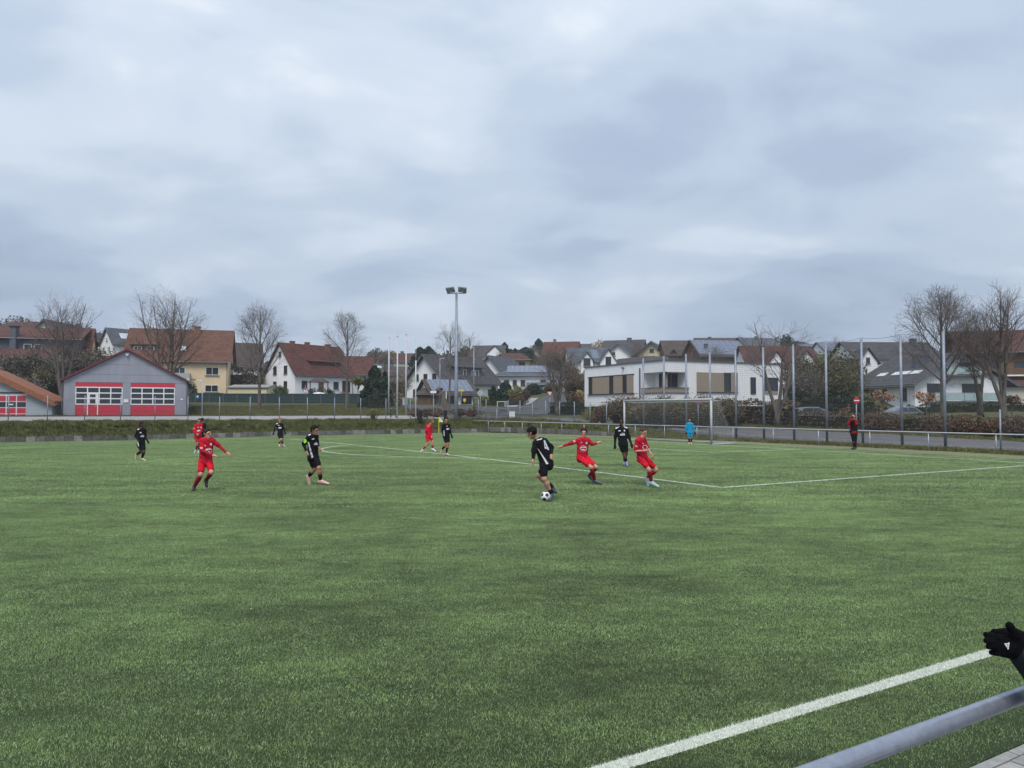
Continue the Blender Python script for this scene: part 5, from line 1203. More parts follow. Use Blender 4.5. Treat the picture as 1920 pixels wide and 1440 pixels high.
pole(728.7, 773.5, 634, 92, .095, .085, 'leftmost of three tall grey flagpoles', group='flagpoles', mt=M_pinkw)
pole(744.7, 784, 631.5, 76, .08, .07, 'middle of three tall grey flagpoles, standing nearest the pitch', group='flagpoles', mt=M_pinkw)
pole(761, 776, 628, 90, .095, .085, 'rightmost and tallest of the three grey flagpoles', group='flagpoles', mt=M_pinkw)
pole(779.3, 784, 638, 80, .065, .03, 'white telescopic flagpole with thin top beside the three grey poles', group='flagpoles', mt=M_wpaint, split=676)
def lamp(px, pyb, pyt, Y, dirx, label):
    b = at(px, pyb, Y); h = at(px, pyt, Y).z-b.z; root = empty('street_lamp', (b.x, b.y, b.z), 0, label, 'street lamp'); m = MB(); m.tube([(0, 0, -.3), (0, 0, h*.5), (0, 0, h)], [.07, .055, .04], 8); m.build('post', M_galv, root, smooth=True)
    m = MB(); m.tube([(0, 0, h-.05), (dirx*.5, 0, h+.02), (dirx*.8, 0, h+.05)], .03, 6); m.build('arm', M_galv, root); m = MB(); m.box((dirx*1.0, 0, h+.06), (.6, .26, .12)); m.build('lamp_head', M_galvd, root); return root
lamp(888.4, 775, 651, 90, -1, 'grey street lamp post at the road junction right of the floodlight')
lamp(824.7, 763, 672, 104, 1, 'thin grey street lamp in front of the white gabled house')
lamp(378.7, 787, 713, 77, -1, 'short dark lamp post beside the fire station corner')
b = at(855.3, 794, 75.5); zt = at(855.3, 549, 75.5).z-b.z
fl = empty('floodlight_mast', (b.x, b.y, b.z), R(-6), 'tall slender floodlight mast with two lamp panels on the far bank', 'floodlight')
m = MB(); m.tube([(0, 0, -.5), (0, 0, 3), (0, 0, zt)], [.20, .185, .095], 14); m.build('mast', M_pole, fl, smooth=True)
m = MB(); m.tube([(-.95, 0, zt-.05), (.95, 0, zt-.05)], .05, 8); m.tube([(0, 0, zt-.6), (0, 0, zt+.05)], .12, 8); m.build('crossarm', M_galv, fl)
for s in (-1, 1):
    cx_ = s*.52+(-.05 if s < 0 else .1); m = MB(); til = Matrix.Rotation(R(-38), 3, 'X') @ Matrix.Rotation(R(8*s), 3, 'Y')
    m.box((cx_, -.2, zt+.26), (.82, .62, .14), R(10*s), til); hd = m.build('lamp_head', M_galvd, fl)
    for i in range(2):
        for j in range(2):
            q = Vector((cx_+(i-.5)*.36, -.2, zt+.26)) + til @ Vector((0, (j-.5)*.28, -.08)); m = MB(); m.box(tuple(q), (.30, .23, .03), R(10*s), til); m.build('lens', mat('lamp_lens', (.35, .37, .36), .2, .1), hd)
    m = MB(); m.box((cx_, -.2, zt+.06), (.08, .1, .3)); m.build('bracket', M_galv, fl)
for k in range(22):
    z = 5.2+k*.38
    if z > zt-.8: break
    m = MB(); m.tube([(-.24, 0, z), (.24, 0, z)], .012, 4); m.build('climbing_rung', M_galv, fl)
# bins, bollards, boxes
def barrel(px, pyb, pyt, Y, r, label):
    b = at(px, pyb, Y); h = at(px, pyt, Y).z-b.z; root = empty('litter_bin', (b.x, b.y, b.z), 0, label, 'bin', 'black litter bins by the far fence'); m = MB(); m.tube([(0, 0, 0), (0, 0, h*.94)], [r*.92, r], 16); m.build('body', M_dark, root, smooth=False)
    m = MB(); 
    for k in range(5): m.tube([(0, 0, h*(.12+.18*k)), (0, 0, h*(.12+.18*k)+.05)], r*1.04, 16)
    m.build('rib', M_dark, root); m = MB(); m.tube([(0, 0, h*.94), (0, 0, h)], [r*1.08, r*.9], 16); m.build('lid', M_dark, root)
barrel(786.5, 788, 768.5, 73, .24, 'black ribbed bin beside the white flagpole'); barrel(835, 785, 769, 76, .17, 'black slim bin under the leaning bare tree')
b = at(833, 770, 93); bx = empty('timber_post', (b.x, b.y, b.z), 0, 'thick weathered wooden post next to the leaning bare tree', 'post'); h = at(833, 733, 93).z-b.z; m = MB(); m.box((0, 0, h/2), (.62, .5, h)); m.build('body', mat('weathered_wood', (.13, .105, .08), .95, .25, 6, .4), bx); m = MB(); m.box((.26, -.27, h*.8), (.09, .04, .9)); m.build('white_label', M_swhite, bx)
b = at(759.5, 759, 100); bx = empty('utility_cabinet', (b.x, b.y, b.z), 0, 'pale grey utility cabinet behind the rightmost grey flagpole', 'utility box'); m = MB(); m.box((0, 0, .42), (.62, .35, .86)); m.build('body', M_palegrey, bx); m = MB(); m.box((0, 0, .88), (.70, .42, .06)); m.build('lid', M_sback, bx); m = MB(); m.box((.0, -.19, .42), (.02, .02, .8)); m.build('door_gap', M_galvd, bx)
for px, lb_ in ((732.8, 'left dark bollard in the yard near the flagpoles'), (742.6, 'right dark bollard in the yard near the flagpoles')):
    b = at(px, 784, 80); root = empty('bollard', (b.x, b.y, b.z), 0, lb_, 'bollard', 'dark bollards in the yard'); m = MB(); m.tube([(0, 0, -.1), (0, 0, .95)], .06, 8); m.build('post', M_dark, root); m = MB(); m.tube([(0, 0, .95), (0, 0, 1.02)], .075, 8); m.build('cap', M_sback, root)
b = at(941.5, 763, 97); root = empty('glass_shelter', (b.x, b.y, b.z), R(-20), 'low green glazed box with pale frame at the street corner', 'shelter'); h = at(941, 753, 97).z-b.z; m = MB(); m.box((0, 0, h/2), (1.0, .6, h-.06)); m.build('pane', LF_hedge[2], root); m = MB()
for sx in (-.52, .52):
    for sy in (-.32, .32): m.box((sx, sy, h/2), (.06, .06, h))
for sy in (-.32, .32): m.box((0, sy, h), (1.1, .06, .06))
m.build('frame', M_swhite, root)
b = at(371.5, 748, 108.6); root = empty('blue_sign', (b.x, b.y-.2, b.z), 0, 'small blue square sign hung on the dark green fence', 'sign'); m = MB(); m.box((0, 0, .3), (.45, .03, .5)); m.build('plate', M_sblue, root); m = MB(); disc(m, .13, z=.33, y=-.02, th=.01, n=14); m.build('white_mark', M_swhite, root)
# dark green privacy fence
gf = empty('privacy_fence', (0, 0, 0), 0, 'long dark green privacy fence in front of the cream and white houses', 'fence')
M_gf = mat('green_privacy_fabric', (.008, .032, .032), .7, .2, 3)
PP = [at(px, 757.5, 109+ (px-340)/380*2.5) for px in np.linspace(340, 706, 15)]
for i in range(len(PP)-1):
    a, b = PP[i], PP[i+1]; L_ = (b-a).length; zt0 = at(500, 737.5 - (.8 if i < 3 else 0), 110).z
    m = MB(); zz = (a.z+b.z)/2; m.box(((a.x+b.x)/2, (a.y+b.y)/2, (zz+zt0)/2), (L_-.08, .03, zt0-zz-.05), math.atan2(b.y-a.y, b.x-a.x)); pn = m.build('panel', M_gf, gf)
    m = MB()
    for k in range(8): m.box(((a.x+b.x)/2, (a.y+b.y)/2-.02, zz+.12+(zt0-zz-.2)*k/7), (L_-.08, .012, .018), math.atan2(b.y-a.y, b.x-a.x))
    m.build('wire', M_galvd, pn)
for p in PP: m = MB(); m.box((p.x, p.y, p.z+.75), (.07, .07, 1.65)); m.build('post', M_galvd, gf)
# white sun shade top behind the fence
b = at(598, 742, 112.5); root = empty('white_parasol', (b.x, b.y, b.z), 0, 'closed low white canopy rising just above the dark green fence', 'parasol'); m = MB(); n = 14
top = (0, 0, .55)
ring = [(1.12*math.cos(2*math.pi*k/n), .7*math.sin(2*math.pi*k/n), .18) for k in range(n)]; ring2 = [(.75*math.cos(2*math.pi*k/n), .5*math.sin(2*math.pi*k/n), .42) for k in range(n)]
for k in range(n): m.poly([ring[k], ring[(k+1) % n], ring2[(k+1) % n], ring2[k]]); m.poly([ring2[k], ring2[(k+1) % n], top])
m.build('canopy', M_swhite, root, smooth=True); m = MB(); m.tube([(0, 0, -1), (0, 0, .5)], .03, 6); m.build('pole', M_galv, root)
# cars
def car(label, px, pyb, Y, rot, colr, name='parked_car', L_=4.2, Wd=1.75, Hh=1.48):
    b = at(px, pyb, Y); root = empty(name, (b.x, b.y, b.z), R(rot), label, 'car'); prof = [(-2.05, .30), (-2.1, .62), (-2.0, .88), (-1.75, .96), (-1.2, 1.38), (-.6, 1.47), (.35, 1.46), (.95, 1.22), (1.25, 1.0), (1.9, .86), (2.1, .62), (2.1, .30)]
    prof = [(x*L_/4.2, z*Hh/1.48) for x, z in prof]; m = MB(); n = len(prof); sec = [(-1, .0), (-.92, 1)]
    rings = []
    for s, k in ((-1, 0), (-.8, 1), (.8, 1), (1, 0)):
        b0 = len(m.v)
        for x, z in prof:
            cab = max(0, min(1, (z-.9)/.5)); y = s*Wd/2*(1-.0*k) if abs(s) < 1 else s*Wd/2*(1-.22*cab); zz = z if abs(s) < 1 else z-.02-.02*cab
            m.v.append((x, y if abs(s) == 1 else s*Wd/2*(1-.2*cab), z if abs(s) < 1 else z-.04*cab-.01))
        rings.append(b0)
    for a, c in zip(rings, rings[1:]):
        for i in range(n): j = (i+1) % n; m.f.append((a+i, a+j, c+j, c+i)); m.m.append(0)
    m.f.append(tuple(rings[0]+i for i in range(n))); m.f.append(tuple(rings[-1]+i for i in range(n-1, -1, -1))); m.m += [0, 0]
    body = m.build('body', mat('car_paint_'+name+label[:4].strip(), colr, .25, .03, spec=.6), root)
    for s in (-1, 1):
        for (x0_, x1_, x2_, x3_) in ((-1.5, -1.05, -.35, -.3), (-.22, -.22, .32, .85)):
            m = MB(); y = s*Wd/2; k = L_/4.2
            m.prism([(x0_*k, y*1.0, .98), (x1_*k, y*.84, 1.34), (x2_*k, y*.84, 1.36), (x3_*k, y*1.0, .98)], (0, .012*s, .0)); m.build('side_window', M_glass, root)
    for x in (-1.28, 1.3):
        for s in (-1, 1):
            m = MB(); m.tube([(x*L_/4.2, s*(Wd/2-.22), .31), (x*L_/4.2, s*(Wd/2+.01), .31)], .31, 16); wq = m.build('wheel', M_dark, root); m = MB(); m.tube([(x*L_/4.2, s*(Wd/2-.1), .31), (x*L_/4.2, s*(Wd/2+.025), .31)], .19, 12); m.build('rim', M_alu, wq)
    for s in (-1, 1):
        m = MB(); m.box((2.08*L_/4.2, s*.6, .68), (.08, .34, .16)); m.build('headlight', M_swhite, root); m = MB(); m.box((-2.04*L_/4.2, s*.65, .78), (.08, .26, .18)); m.build('tail_light', M_sred, root)
    return root
car('silver grey hatchback parked behind the clipped hedge', 1522, 794, 68, 8, (.10, .115, .13))
car('pale blue grey car parked in front of the big white house', 1690, 788, 82, -172, (.13, .16, .19))
# ------------------------------------------------------------------ people
def smin(a, b, k):
    h = np.maximum(k-np.abs(a-b), 0)/k
    return np.minimum(a, b)-h*h*k*.25
def field(prims, vox, k=.03, pad=.05):
    lo = np.array([1e9]*3); hi = -lo
    bb = []
    for p in prims:
        if p[0] == 'c': a, b = np.array(p[1]), np.array(p[2]); r = max(p[3], p[4]); l_, h_ = np.minimum(a, b)-r, np.maximum(a, b)+r
        else: c = np.array(p[1]); r = max(p[2]); l_, h_ = c-r, c+r
        bb.append((l_, h_)); lo = np.minimum(lo, l_); hi = np.maximum(hi, h_)
    lo -= pad; hi += pad; n = np.ceil((hi-lo)/vox).astype(int)+1; F = np.full(n, .5, np.float32)
    for p, (l_, h_) in zip(prims, bb):
        kk = p[-1] if isinstance(p[-1], dict) else {}
        i0 = np.maximum(((l_-lo-.07)/vox).astype(int), 0); i1 = np.minimum(((h_-lo+.07)/vox).astype(int)+2, n)
        ax = [lo[q]+vox*np.arange(i0[q], i1[q]) for q in range(3)]; G = np.stack(np.meshgrid(*ax, indexing='ij'), -1)
        if p[0] == 'c':
            a, b = np.array(p[1]), np.array(p[2]); d = b-a; t = np.clip(((G-a)@d)/max(d@d, 1e-9), 0, 1); D = np.linalg.norm(G-a-t[..., None]*d, axis=-1)-(p[3]+(p[4]-p[3])*t)
        else:
            M = np.array(p[3]); q = (G-np.array(p[1]))@M.T; rr = np.array(p[2]); k0 = np.linalg.norm(q/rr, axis=-1); k1 = np.linalg.norm(q/rr**2, axis=-1); D = k0*(k0-1)/np.maximum(k1, 1e-6)
        sl = tuple(slice(i0[q], i1[q]) for q in range(3)); kx = kk.get('k', k)
        F[sl] = smin(F[sl], D, kx)
    return F, lo
def nets(F, lo, vox):
    S = F < 0; n = np.array(F.shape)-1
    acc = np.zeros((*n, 3), np.float32); cnt = np.zeros(n, np.float32)
    for ax in range(3):
        o1, o2 = [q for q in range(3) if q != ax]
        a = [slice(None)]*3; b = [slice(None)]*3; a[ax] = slice(0, -1); b[ax] = slice(1, None)
        fa, fb = F[tuple(a)], F[tuple(b)]; cr = (S[tuple(a)] != S[tuple(b)]); t = np.where(cr, fa/np.where(cr, fa-fb, 1), 0)
        for d1 in (0, 1):
            for d2 in (0, 1):
                sl = [slice(None)]*3; sl[ax] = slice(0, n[ax]); sl[o1] = slice(d1, d1+n[o1]); sl[o2] = slice(d2, d2+n[o2]); c = cr[tuple(sl)]; tt = t[tuple(sl)]
                cnt += c; acc[..., ax] += c*tt; acc[..., o1] += c*d1; acc[..., o2] += c*d2
    m = cnt > 0; idx = -np.ones(n, int); idx[m] = np.arange(m.sum()); ii = np.argwhere(m)
    V = lo + vox*(ii + acc[m]/cnt[m][:, None]); Q = []
    for ax in range(3):
        o1, o2 = [(1, 2), (2, 0), (0, 1)][ax]
        a = [slice(None)]*3; b = [slice(None)]*3; a[ax] = slice(0, -1); b[ax] = slice(1, None); sa, sb = S[tuple(a)], S[tuple(b)]
        e = np.argwhere(sa != sb); e = e[(e[:, o1] > 0) & (e[:, o2] > 0) & (e[:, o1] < F.shape[o1]-1) & (e[:, o2] < F.shape[o2]-1)]
        if not len(e): continue
        def g(d1, d2): q = e.copy(); q[:, o1] -= d1; q[:, o2] -= d2; return idx[q[:, 0], q[:, 1], q[:, 2]]
        f = np.stack([g(1, 1), g(0, 1), g(0, 0), g(1, 0)], 1); s = sa[e[:, 0], e[:, 1], e[:, 2]]; f[~s] = f[~s][:, ::-1]; Q.append(f)
    return V, np.concatenate(Q)
def sdf_obj(name, prims, mt, parent, vox=.013, k=.03, cut=None):
    F, lo = field(prims, vox, k)
    if cut is not None:
        ax = [lo[q]+vox*np.arange(F.shape[q]) for q in range(3)]; G = np.stack(np.meshgrid(*ax, indexing='ij'), -1)
        for (pt, nrm_) in cut: F = np.maximum(F, (G-np.array(pt))@np.array(nrm_))
    V, Q = nets(F.astype(np.float32), lo, vox)
    if name in ('shirt', 'shorts', 'jacket', 'trousers'):      # cloth folds
        V = V + (.0045*np.sin(V[:, 2:3]*62+V[:, 0:1]*38)+.003*np.sin(V[:, 0:1]*95-V[:, 2:3]*41))*np.array([.6, 1, .2])
    if name == 'hair': V = V + (.005*np.sin(V[:, 0:1]*260+V[:, 2:3]*140)+.004*np.sin(V[:, 1:2]*310-V[:, 2:3]*220))*np.array([.5, .5, 1])
    return npmesh(name, V, Q, mt, parent, smooth=True)
def pmat(n, c, r=.85, sheen=.0): return mat('cloth_'+n, c, r, .08, 14, .15, sheen=sheen, spec=.18)
K_black = pmat('black_kit', (.0065, .0065, .009)); K_blk2 = pmat('black_sleeve', (.006, .006, .008)); K_red = pmat('red_kit', (.46, .008, .026)); K_redsh = pmat('red_shorts', (.60, .010, .026)); K_dred = pmat('dark_red_sock', (.27, .010, .018))
K_redsl = pmat('red_sleeve', (.36, .012, .022)); K_blue = pmat('keeper_blue', (.01, .30, .52)); K_white = pmat('white_print', (.72, .72, .76)); K_neon = pmat('neon_green', (.35, .85, .05)); K_pink = pmat('pale_red_band', (.72, .30, .33))
S_light = mat('skin_light', (.50, .27, .19), .6, .06, 9, spec=.35); S_tan = mat('skin_tan', (.38, .19, .12), .6, .06, 9, spec=.35); S_dark = mat('skin_dark', (.085, .035, .022), .55, .08, 9, spec=.4)
H_black = mat('hair_black', (.010, .008, .007), .7, .3, 30, .5, spec=.15); H_dark = mat('hair_dark_brown', (.03, .018, .012), .7, .3, 30, .5, spec=.15); H_brown = mat('hair_brown', (.075, .045, .028), .7, .3, 30, .5, spec=.15); H_ging = mat('hair_reddish', (.22, .09, .045), .7, .3, 30, .5, spec=.15)
B_black = mat('boot_black', (.02, .022, .028), .45, .1); B_white = mat('boot_white', (.62, .62, .64), .45, .06); B_pink = mat('boot_pink', (.62, .36, .34), .45, .06); B_mint = mat('boot_pale_turquoise', (.34, .52, .53), .45, .06); B_gold = mat('boot_beige', (.48, .38, .27), .45, .06); B_slate = mat('boot_slate', (.06, .075, .10), .45, .08); B_purple = mat('boot_lilac', (.24, .22, .34), .45, .08)
E_dark = mat('eye_dark', (.02, .015, .012), .3, .05); M_lip = mat('lips', (.30, .11, .09), .6, .05)
def person(label, P, Y, skin, hairm, face, shirt, shorts, sock, boot, sleeve='long', under=None, glove=None, k=1.0, group=None, fine=False, dz=None, hairstyle='short', trousers=None, extra=None, ground=None, sockh=.75, headr=1.0, hide=()):
    """P: joints read in the photo as (px, py[, metres behind the figure plane])"""
    dz = dz or {}; J = {}
    for n_, q in P.items(): J[n_] = at(q[0], q[1], Y + (q[2] if len(q) > 2 else 0.))
    low = min(J['toeL'].z, J['toeR'].z)-.035; cxy = (J['hipL']+J['hipR'])/2; base = Vector((cxy.x, cxy.y, ground if ground is not None else low))
    root = empty('person', base, 0, label, 'person', group)
    for n_ in J: J[n_] = J[n_]-base
    f = Vector(face).normalized(); up = Vector((0, 0, 1)); v = .0125 if fine else .016
    
    shm = (J['shL']+J['shR'])/2; hpm = (J['hipL']+J['hipR'])/2; w_ = J['shR']-J['shL']; wl = max(w_.length, 1e-3)
    side = w_/wl; fwd_t = side.cross(up); fwd_t = fwd_t if fwd_t.dot(f) > 0 else -fwd_t
    iL, iR = J['shL'].lerp(shm, .5), J['shR'].lerp(shm, .5); hL, hR = J['hipL'].lerp(hpm, .25), J['hipR'].lerp(hpm, .25)
    def torso(g): 
        return [('c', J['shL'], J['shR'], .049*k+g, .049*k+g), ('c', iL, hL, (.080*k+g), (.074*k+g)), ('c', iR, hR, (.080*k+g), (.074*k+g)), ('c', shm, hpm, .088*k+g, .078*k+g)]
    prims = torso(0)
    neckb = shm.lerp(J['neck'], .3); prims.append(('c', neckb, J['head']-up*.03*k, .052*k, .050*k))
    hr = headr*k*1.06
    yw = Vector((f.x, f.y, 0)).normalized(); sd = Vector((-yw.y, yw.x, 0)); tilt = Vector((f.x, f.y, f.z)).normalized(); hu = sd.cross(tilt)*-1; hu = hu if hu.z > 0 else -hu
    HM = np.array([list(sd), list(tilt), list(hu)])
    hc = J['head']; prims.append(('e', hc+hu*.025*hr-tilt*.008*hr, (.074*hr, .093*hr, .092*hr), HM)); prims.append(('c', hc-hu*.05*hr+tilt*.035*hr, hc-hu*.075*hr+tilt*.062*hr, .048*hr, .032*hr, {'k': .03}))
    prims.append(('c', hc-hu*.0*hr+tilt*.088*hr, hc-hu*.022*hr+tilt*.108*hr, .012*hr, .016*hr, {'k': .012}))
    for s in (-1, 1): prims.append(('c', hc+sd*s*.078*hr-hu*.022*hr, hc+sd*s*.084*hr+hu*.01*hr-tilt*.008*hr, .012*hr, .016*hr, {'k': .008}))
    for s in (-1, 1): prims.append(('c', hc+sd*s*.032*hr+hu*.022*hr+tilt*.08*hr, hc+sd*s*.05*hr+hu*.018*hr+tilt*.066*hr, .012*hr, .012*hr, {'k': .015}))
    for s in 'LR':
        sh, el, wr, hp, kn, an, toe = (J[x+s] for x in ('sh', 'el', 'wr', 'hip', 'kn', 'an', 'toe'))
        prims += [('c', sh, el, .041*k, .033*k), ('c', el, wr, .034*k, .024*k)]
        fa = (wr-el).normalized(); hd = (J['ha'+s]-wr).normalized() if 'ha'+s in J else (fa+Vector((0, 0, -.25))).normalized()
        wd = hd.cross(f if abs(hd.dot(f)) < .9 else up).normalized(); palm = wr+hd*.075*k
        prims.append(('c', wr+hd*.02, palm, .026*k, .03*k)); 
        for q, (o, l_) in enumerate(((-.027, .058), (-.009, .070), (.009, .066), (.027, .050))):
            b0 = palm+wd*o*k; m1 = b0+hd*l_*.55*k; m2 = m1+(hd*.7+hd.cross(wd)*.6).normalized()*l_*.5*k
            prims += [('c', b0, m1, .010*k, .0095*k, {'k': .01}), ('c', m1, m2, .0095*k, .008*k, {'k': .01})]
        prims.append(('c', wr+hd*.03*k+wd*-.02*k, wr+hd*.07*k+wd*-.058*k, .012*k, .010*k, {'k': .012}))
        prims += [('c', hp, kn, .078*k, .05*k), ('c', kn, kn.lerp(an, .3), .048*k, .052*k), ('c', kn.lerp(an, .3), an, .052*k, .033*k)]
        prims += [('c', an, toe, .028*k, .018*k)]
    sdf_obj('body', prims, skin, root, v, .035)
    # hair
    cutp = hc+hu*.012*hr+tilt*.01*hr; nrmv = (tilt*.80-hu*.60).normalized() if hairstyle != 'long' else (tilt*.85-hu*.52).normalized()
    g = {'short': .007, 'crop': .002, 'thick': .013, 'afro': .02, 'long': .02}[hairstyle]
    hp_ = [('e', hc+hu*(.03+g*.5)*hr-tilt*.012*hr, ((.078+g)*hr, (.097+g)*hr, (.094+g)*hr), HM)]
    if hairstyle == 'thick': hp_ += [('e', hc+hu*(.085+.012*math.sin(q*2.3))*hr+tilt*(.055-.03*abs(q-1.5))*hr+sd*(q-1.5)*.032*hr, (.026*hr, .034*hr, .030*hr), HM) for q in range(4)]
    if hairstyle != 'hood': 
        F_cut = [(tuple(hc+tilt*.040*hr+hu*.035*hr), tuple(nrmv)), (tuple(hc-hu*.045*hr), (0-hu.x, 0-hu.y, 0-hu.z))]
        sdf_obj('hair', hp_, hairm, root, v*.8, .02, cut=F_cut)
    if fine:
        for s in (-1, 1):
            m = MB(); c = hc+sd*s*.030*hr+hu*.010*hr+tilt*.083*hr; m.box(tuple(c), (.022*hr, .012, .011*hr), math.atan2(-yw.x, yw.y)); m.build('eye', E_dark, root)
            m = MB(); c = hc+sd*s*.031*hr+hu*.031*hr+tilt*.088*hr; m.box(tuple(c), (.032*hr, .010, .008*hr), math.atan2(-yw.x, yw.y)); m.build('eyebrow', hairm, root)
        m = MB(); c = hc-hu*.048*hr+tilt*.092*hr; m.box(tuple(c), (.040*hr, .012, .009*hr), math.atan2(-yw.x, yw.y)); m.build('mouth', M_lip, root)
    # clothes
    G = .014*k
    sp = torso(G); hem = [('c', hL, hL-up*.05*k, .080*k+G, .086*k+G), ('c', hR, hR-up*.05*k, .080*k+G, .086*k+G)]
    sp += hem
    for s in 'LR':
        sh, el, wr = J['sh'+s], J['el'+s], J['wr'+s]
        sp.append(('c', sh, sh.lerp(el, .82), .045*k+G, .043*k+G))
        if sleeve == 'long': sp.append(('c', sh.lerp(el, .8), el, .042*k+G, .036*k+G*.7)); sp.append(('c', el, el.lerp(wr, .95), .036*k+G*.7, .026*k+G*.6))
    sp.append(('c', neckb, neckb+up*.02, .062*k, .058*k))
    so_ = sdf_obj('shirt' if not trousers else 'jacket', sp, shirt, root, v, .035)
    if sleeve in ('under',):
        up_ = []
        for s in 'LR':
            sh, el, wr = J['sh'+s], J['el'+s], J['wr'+s]; up_.append(('c', sh.lerp(el, .6), el, .050*k, .042*k)); up_.append(('c', el, el.lerp(wr, .97), .042*k, .031*k))
            sdf_obj('sleeve', up_[-2:], under, root, v, .02)
    if glove:
        for s in 'LR':
            wr = J['wr'+s]; el = J['el'+s]; hd = (wr-el).normalized(); hd = (J['ha'+s]-wr).normalized() if 'ha'+s in J else (hd+Vector((0, 0, -.25))).normalized()
            wd = hd.cross(f if abs(hd.dot(f)) < .9 else up).normalized(); palm = wr+hd*.08*k; gp_ = [('c', wr, palm, .034*k, .038*k), ('c', wr+hd*.03+wd*-.02, wr+hd*.07*k+wd*-.06*k, .016, .014)]
            for o in (-.027, -.009, .009, .027): gp_.append(('c', palm+wd*o*k, palm+wd*o*k+hd*.05*k, .014*k, .012*k, {'k': .006}))
            sdf_obj('glove', gp_, glove, root, v*.8, .015)
    shp = [('c', hL+up*.03, hR+up*.03, .095*k, .095*k)]
    for s in 'LR':
        hp, kn, an = J['hip'+s], J['kn'+s], J['an'+s]
        if trousers: shp += [('c', hp, kn, .095*k, .068*k), ('c', kn, an, .066*k, .05*k)]
        else: shp += [('c', hp, hp.lerp(kn, .68), .084*k, .080*k)]
    sdf_obj('trousers' if trousers else 'shorts', shp, trousers or shorts, root, v, .03)
    for s in 'LR':
        kn, an, toe = J['kn'+s], J['an'+s], J['toe'+s]
        if not trousers and sock:
            t0 = 1-sockh; sdf_obj('sock', [('c', kn.lerp(an, t0), kn.lerp(an, max(t0, .3)+.01), .056*k, .058*k), ('c', kn.lerp(an, max(t0, .3)), an, .060*k if t0 < .5 else .048*k, .042*k)], sock, root, v, .02)
        d = (toe-an); d2 = Vector((d.x, d.y, d.z*.6)); heel = an-up*.03*k - Vector((d.x, d.y, 0))*.22; toe2 = toe + d.normalized()*.02
        if d.z < -.12 and math.hypot(d.x, d.y) < .08: heel = an - f*.03
        sdf_obj('boot', [('c', heel, toe2, .040*k, .032*k), ('c', an, heel.lerp(toe2, .35), .042*k, .038*k), ('c', an, toe, .040*k, .030*k)], boot, root, v*.9, .02)
    return root, J, base, so_
def decal(root, base, target, polys, mt, name, Y, off=.007, nu=6, nv_=4):
    """flat print laid on the cloth: quads given by photo points, projected along the view onto the shirt mesh"""
    me = target.data; bv = BVHTree.FromPolygons([v.co.copy() for v in me.vertices], [tuple(p.vertices) for p in me.polygons]); V = []; F = []; cam_l = Vector((0, 0, CAMH))-base
    for q in polys:
        g = {}; a, b, c, d = [Vector((*p, 0)) for p in q]
        for i in range(nu+1):
            for j in range(nv_+1):
                p = a.lerp(b, i/nu).lerp(d.lerp(c, i/nu), j/nv_); w_ = at(p.x, p.y, Y)-base; dr = (w_-cam_l).normalized(); hit = bv.ray_cast(cam_l, dr)
                if hit[0] is not None and abs((hit[0]-w_).length) < .6: g[i, j] = len(V); V.append(tuple(hit[0]-dr*off))
        for i in range(nu):
            for j in range(nv_):
                ks = [(i, j), (i+1, j), (i+1, j+1), (i, j+1)]
                if all(k_ in g for k_ in ks): F.append([g[k_] for k_ in ks])
    if not F: return
    o = npmesh(name, V, F, mt, root, smooth=True); return o
def ring_quads(cx_, cy_, rx, ry, th, n=14, ang=0):
    out = []
    for i in range(n):
        a, b = 2*math.pi*i/n, 2*math.pi*(i+1)/n; P_ = lambda t, s: (cx_+rx*s*math.cos(t), cy_+ry*s*math.sin(t)); out.append([P_(a, 1), P_(b, 1), P_(b, 1-th), P_(a, 1-th)])
    return out
def gY(px, py): return gp(px, py).y
RIGHT = (1, -.25, -.05); CAMF = (0, -1, -.05)
def script_marks(cx_, cy_, w_, h_):   # small illegible script print: a row of slanted strokes on a base stroke
    q = []; n = 6
    for i in range(n):
        x = cx_-w_/2+w_*(i+.3)/n; hh = h_*(1.0 if i in (2, 4) else .62); q.append([(x+.35, cy_+h_*.5-hh), (x+w_/n*.75+.35, cy_+h_*.5-hh), (x+w_/n*.62, cy_+h_*.5), (x-.1, cy_+h_*.5)])
    q.append([(cx_-w_/2, cy_+h_*.28), (cx_+w_/2, cy_+h_*.2), (cx_+w_/2, cy_+h_*.45), (cx_-w_/2, cy_+h_*.5)]); return q

# 1 boy in black, far left
Y1 = gY(268, 864)
P = dict(head=(265.6, 797), neck=(265.5, 803), shL=(258.6, 807.6, -.05), shR=(271.5, 807.2, .08), elL=(254.5, 818, -.02), wrL=(259.5, 825, -.12), elR=(272, 819.6, .1), wrR=(276.8, 827, -.02), hipL=(260.6, 833, 0), hipR=(268.5, 833, .05),
         knR=(269.8, 847.3, -.05), anR=(266.2, 859.5, 0), toeR=(272.6, 863.4, -.03), knL=(265.8, 845.8, .0), anL=(256.2, 852.3, .1), toeL=(254.6, 861, .08))
r1, J1, b1, s1 = person('boy in black kit jogging at the far left by himself, beige boots', P, Y1, S_dark, H_black, (1, -.45, -.05), K_black, K_black, K_black, B_gold, glove=K_blk2, k=.92, hairstyle='short', group='players in black', sockh=.8)
decal(r1, b1, s1, [[(257.5, 804.6), (260.8, 802.4), (261.4, 804.2), (258.3, 806.6)]], K_white, 'shoulder_stripe', Y1)
decal(r1, b1, s1, script_marks(266.6, 817.3, 7, 4)+[[(261.6, 810.4), (265.5, 810.2), (265.5, 812), (261.6, 812.2)]], K_white, 'chest_print', Y1)
decal(r1, b1, s1, [[(256.2, 825.5), (258.2, 825.5), (261.2, 836.5), (259.2, 837)]], K_white, 'side_stripe', Y1)
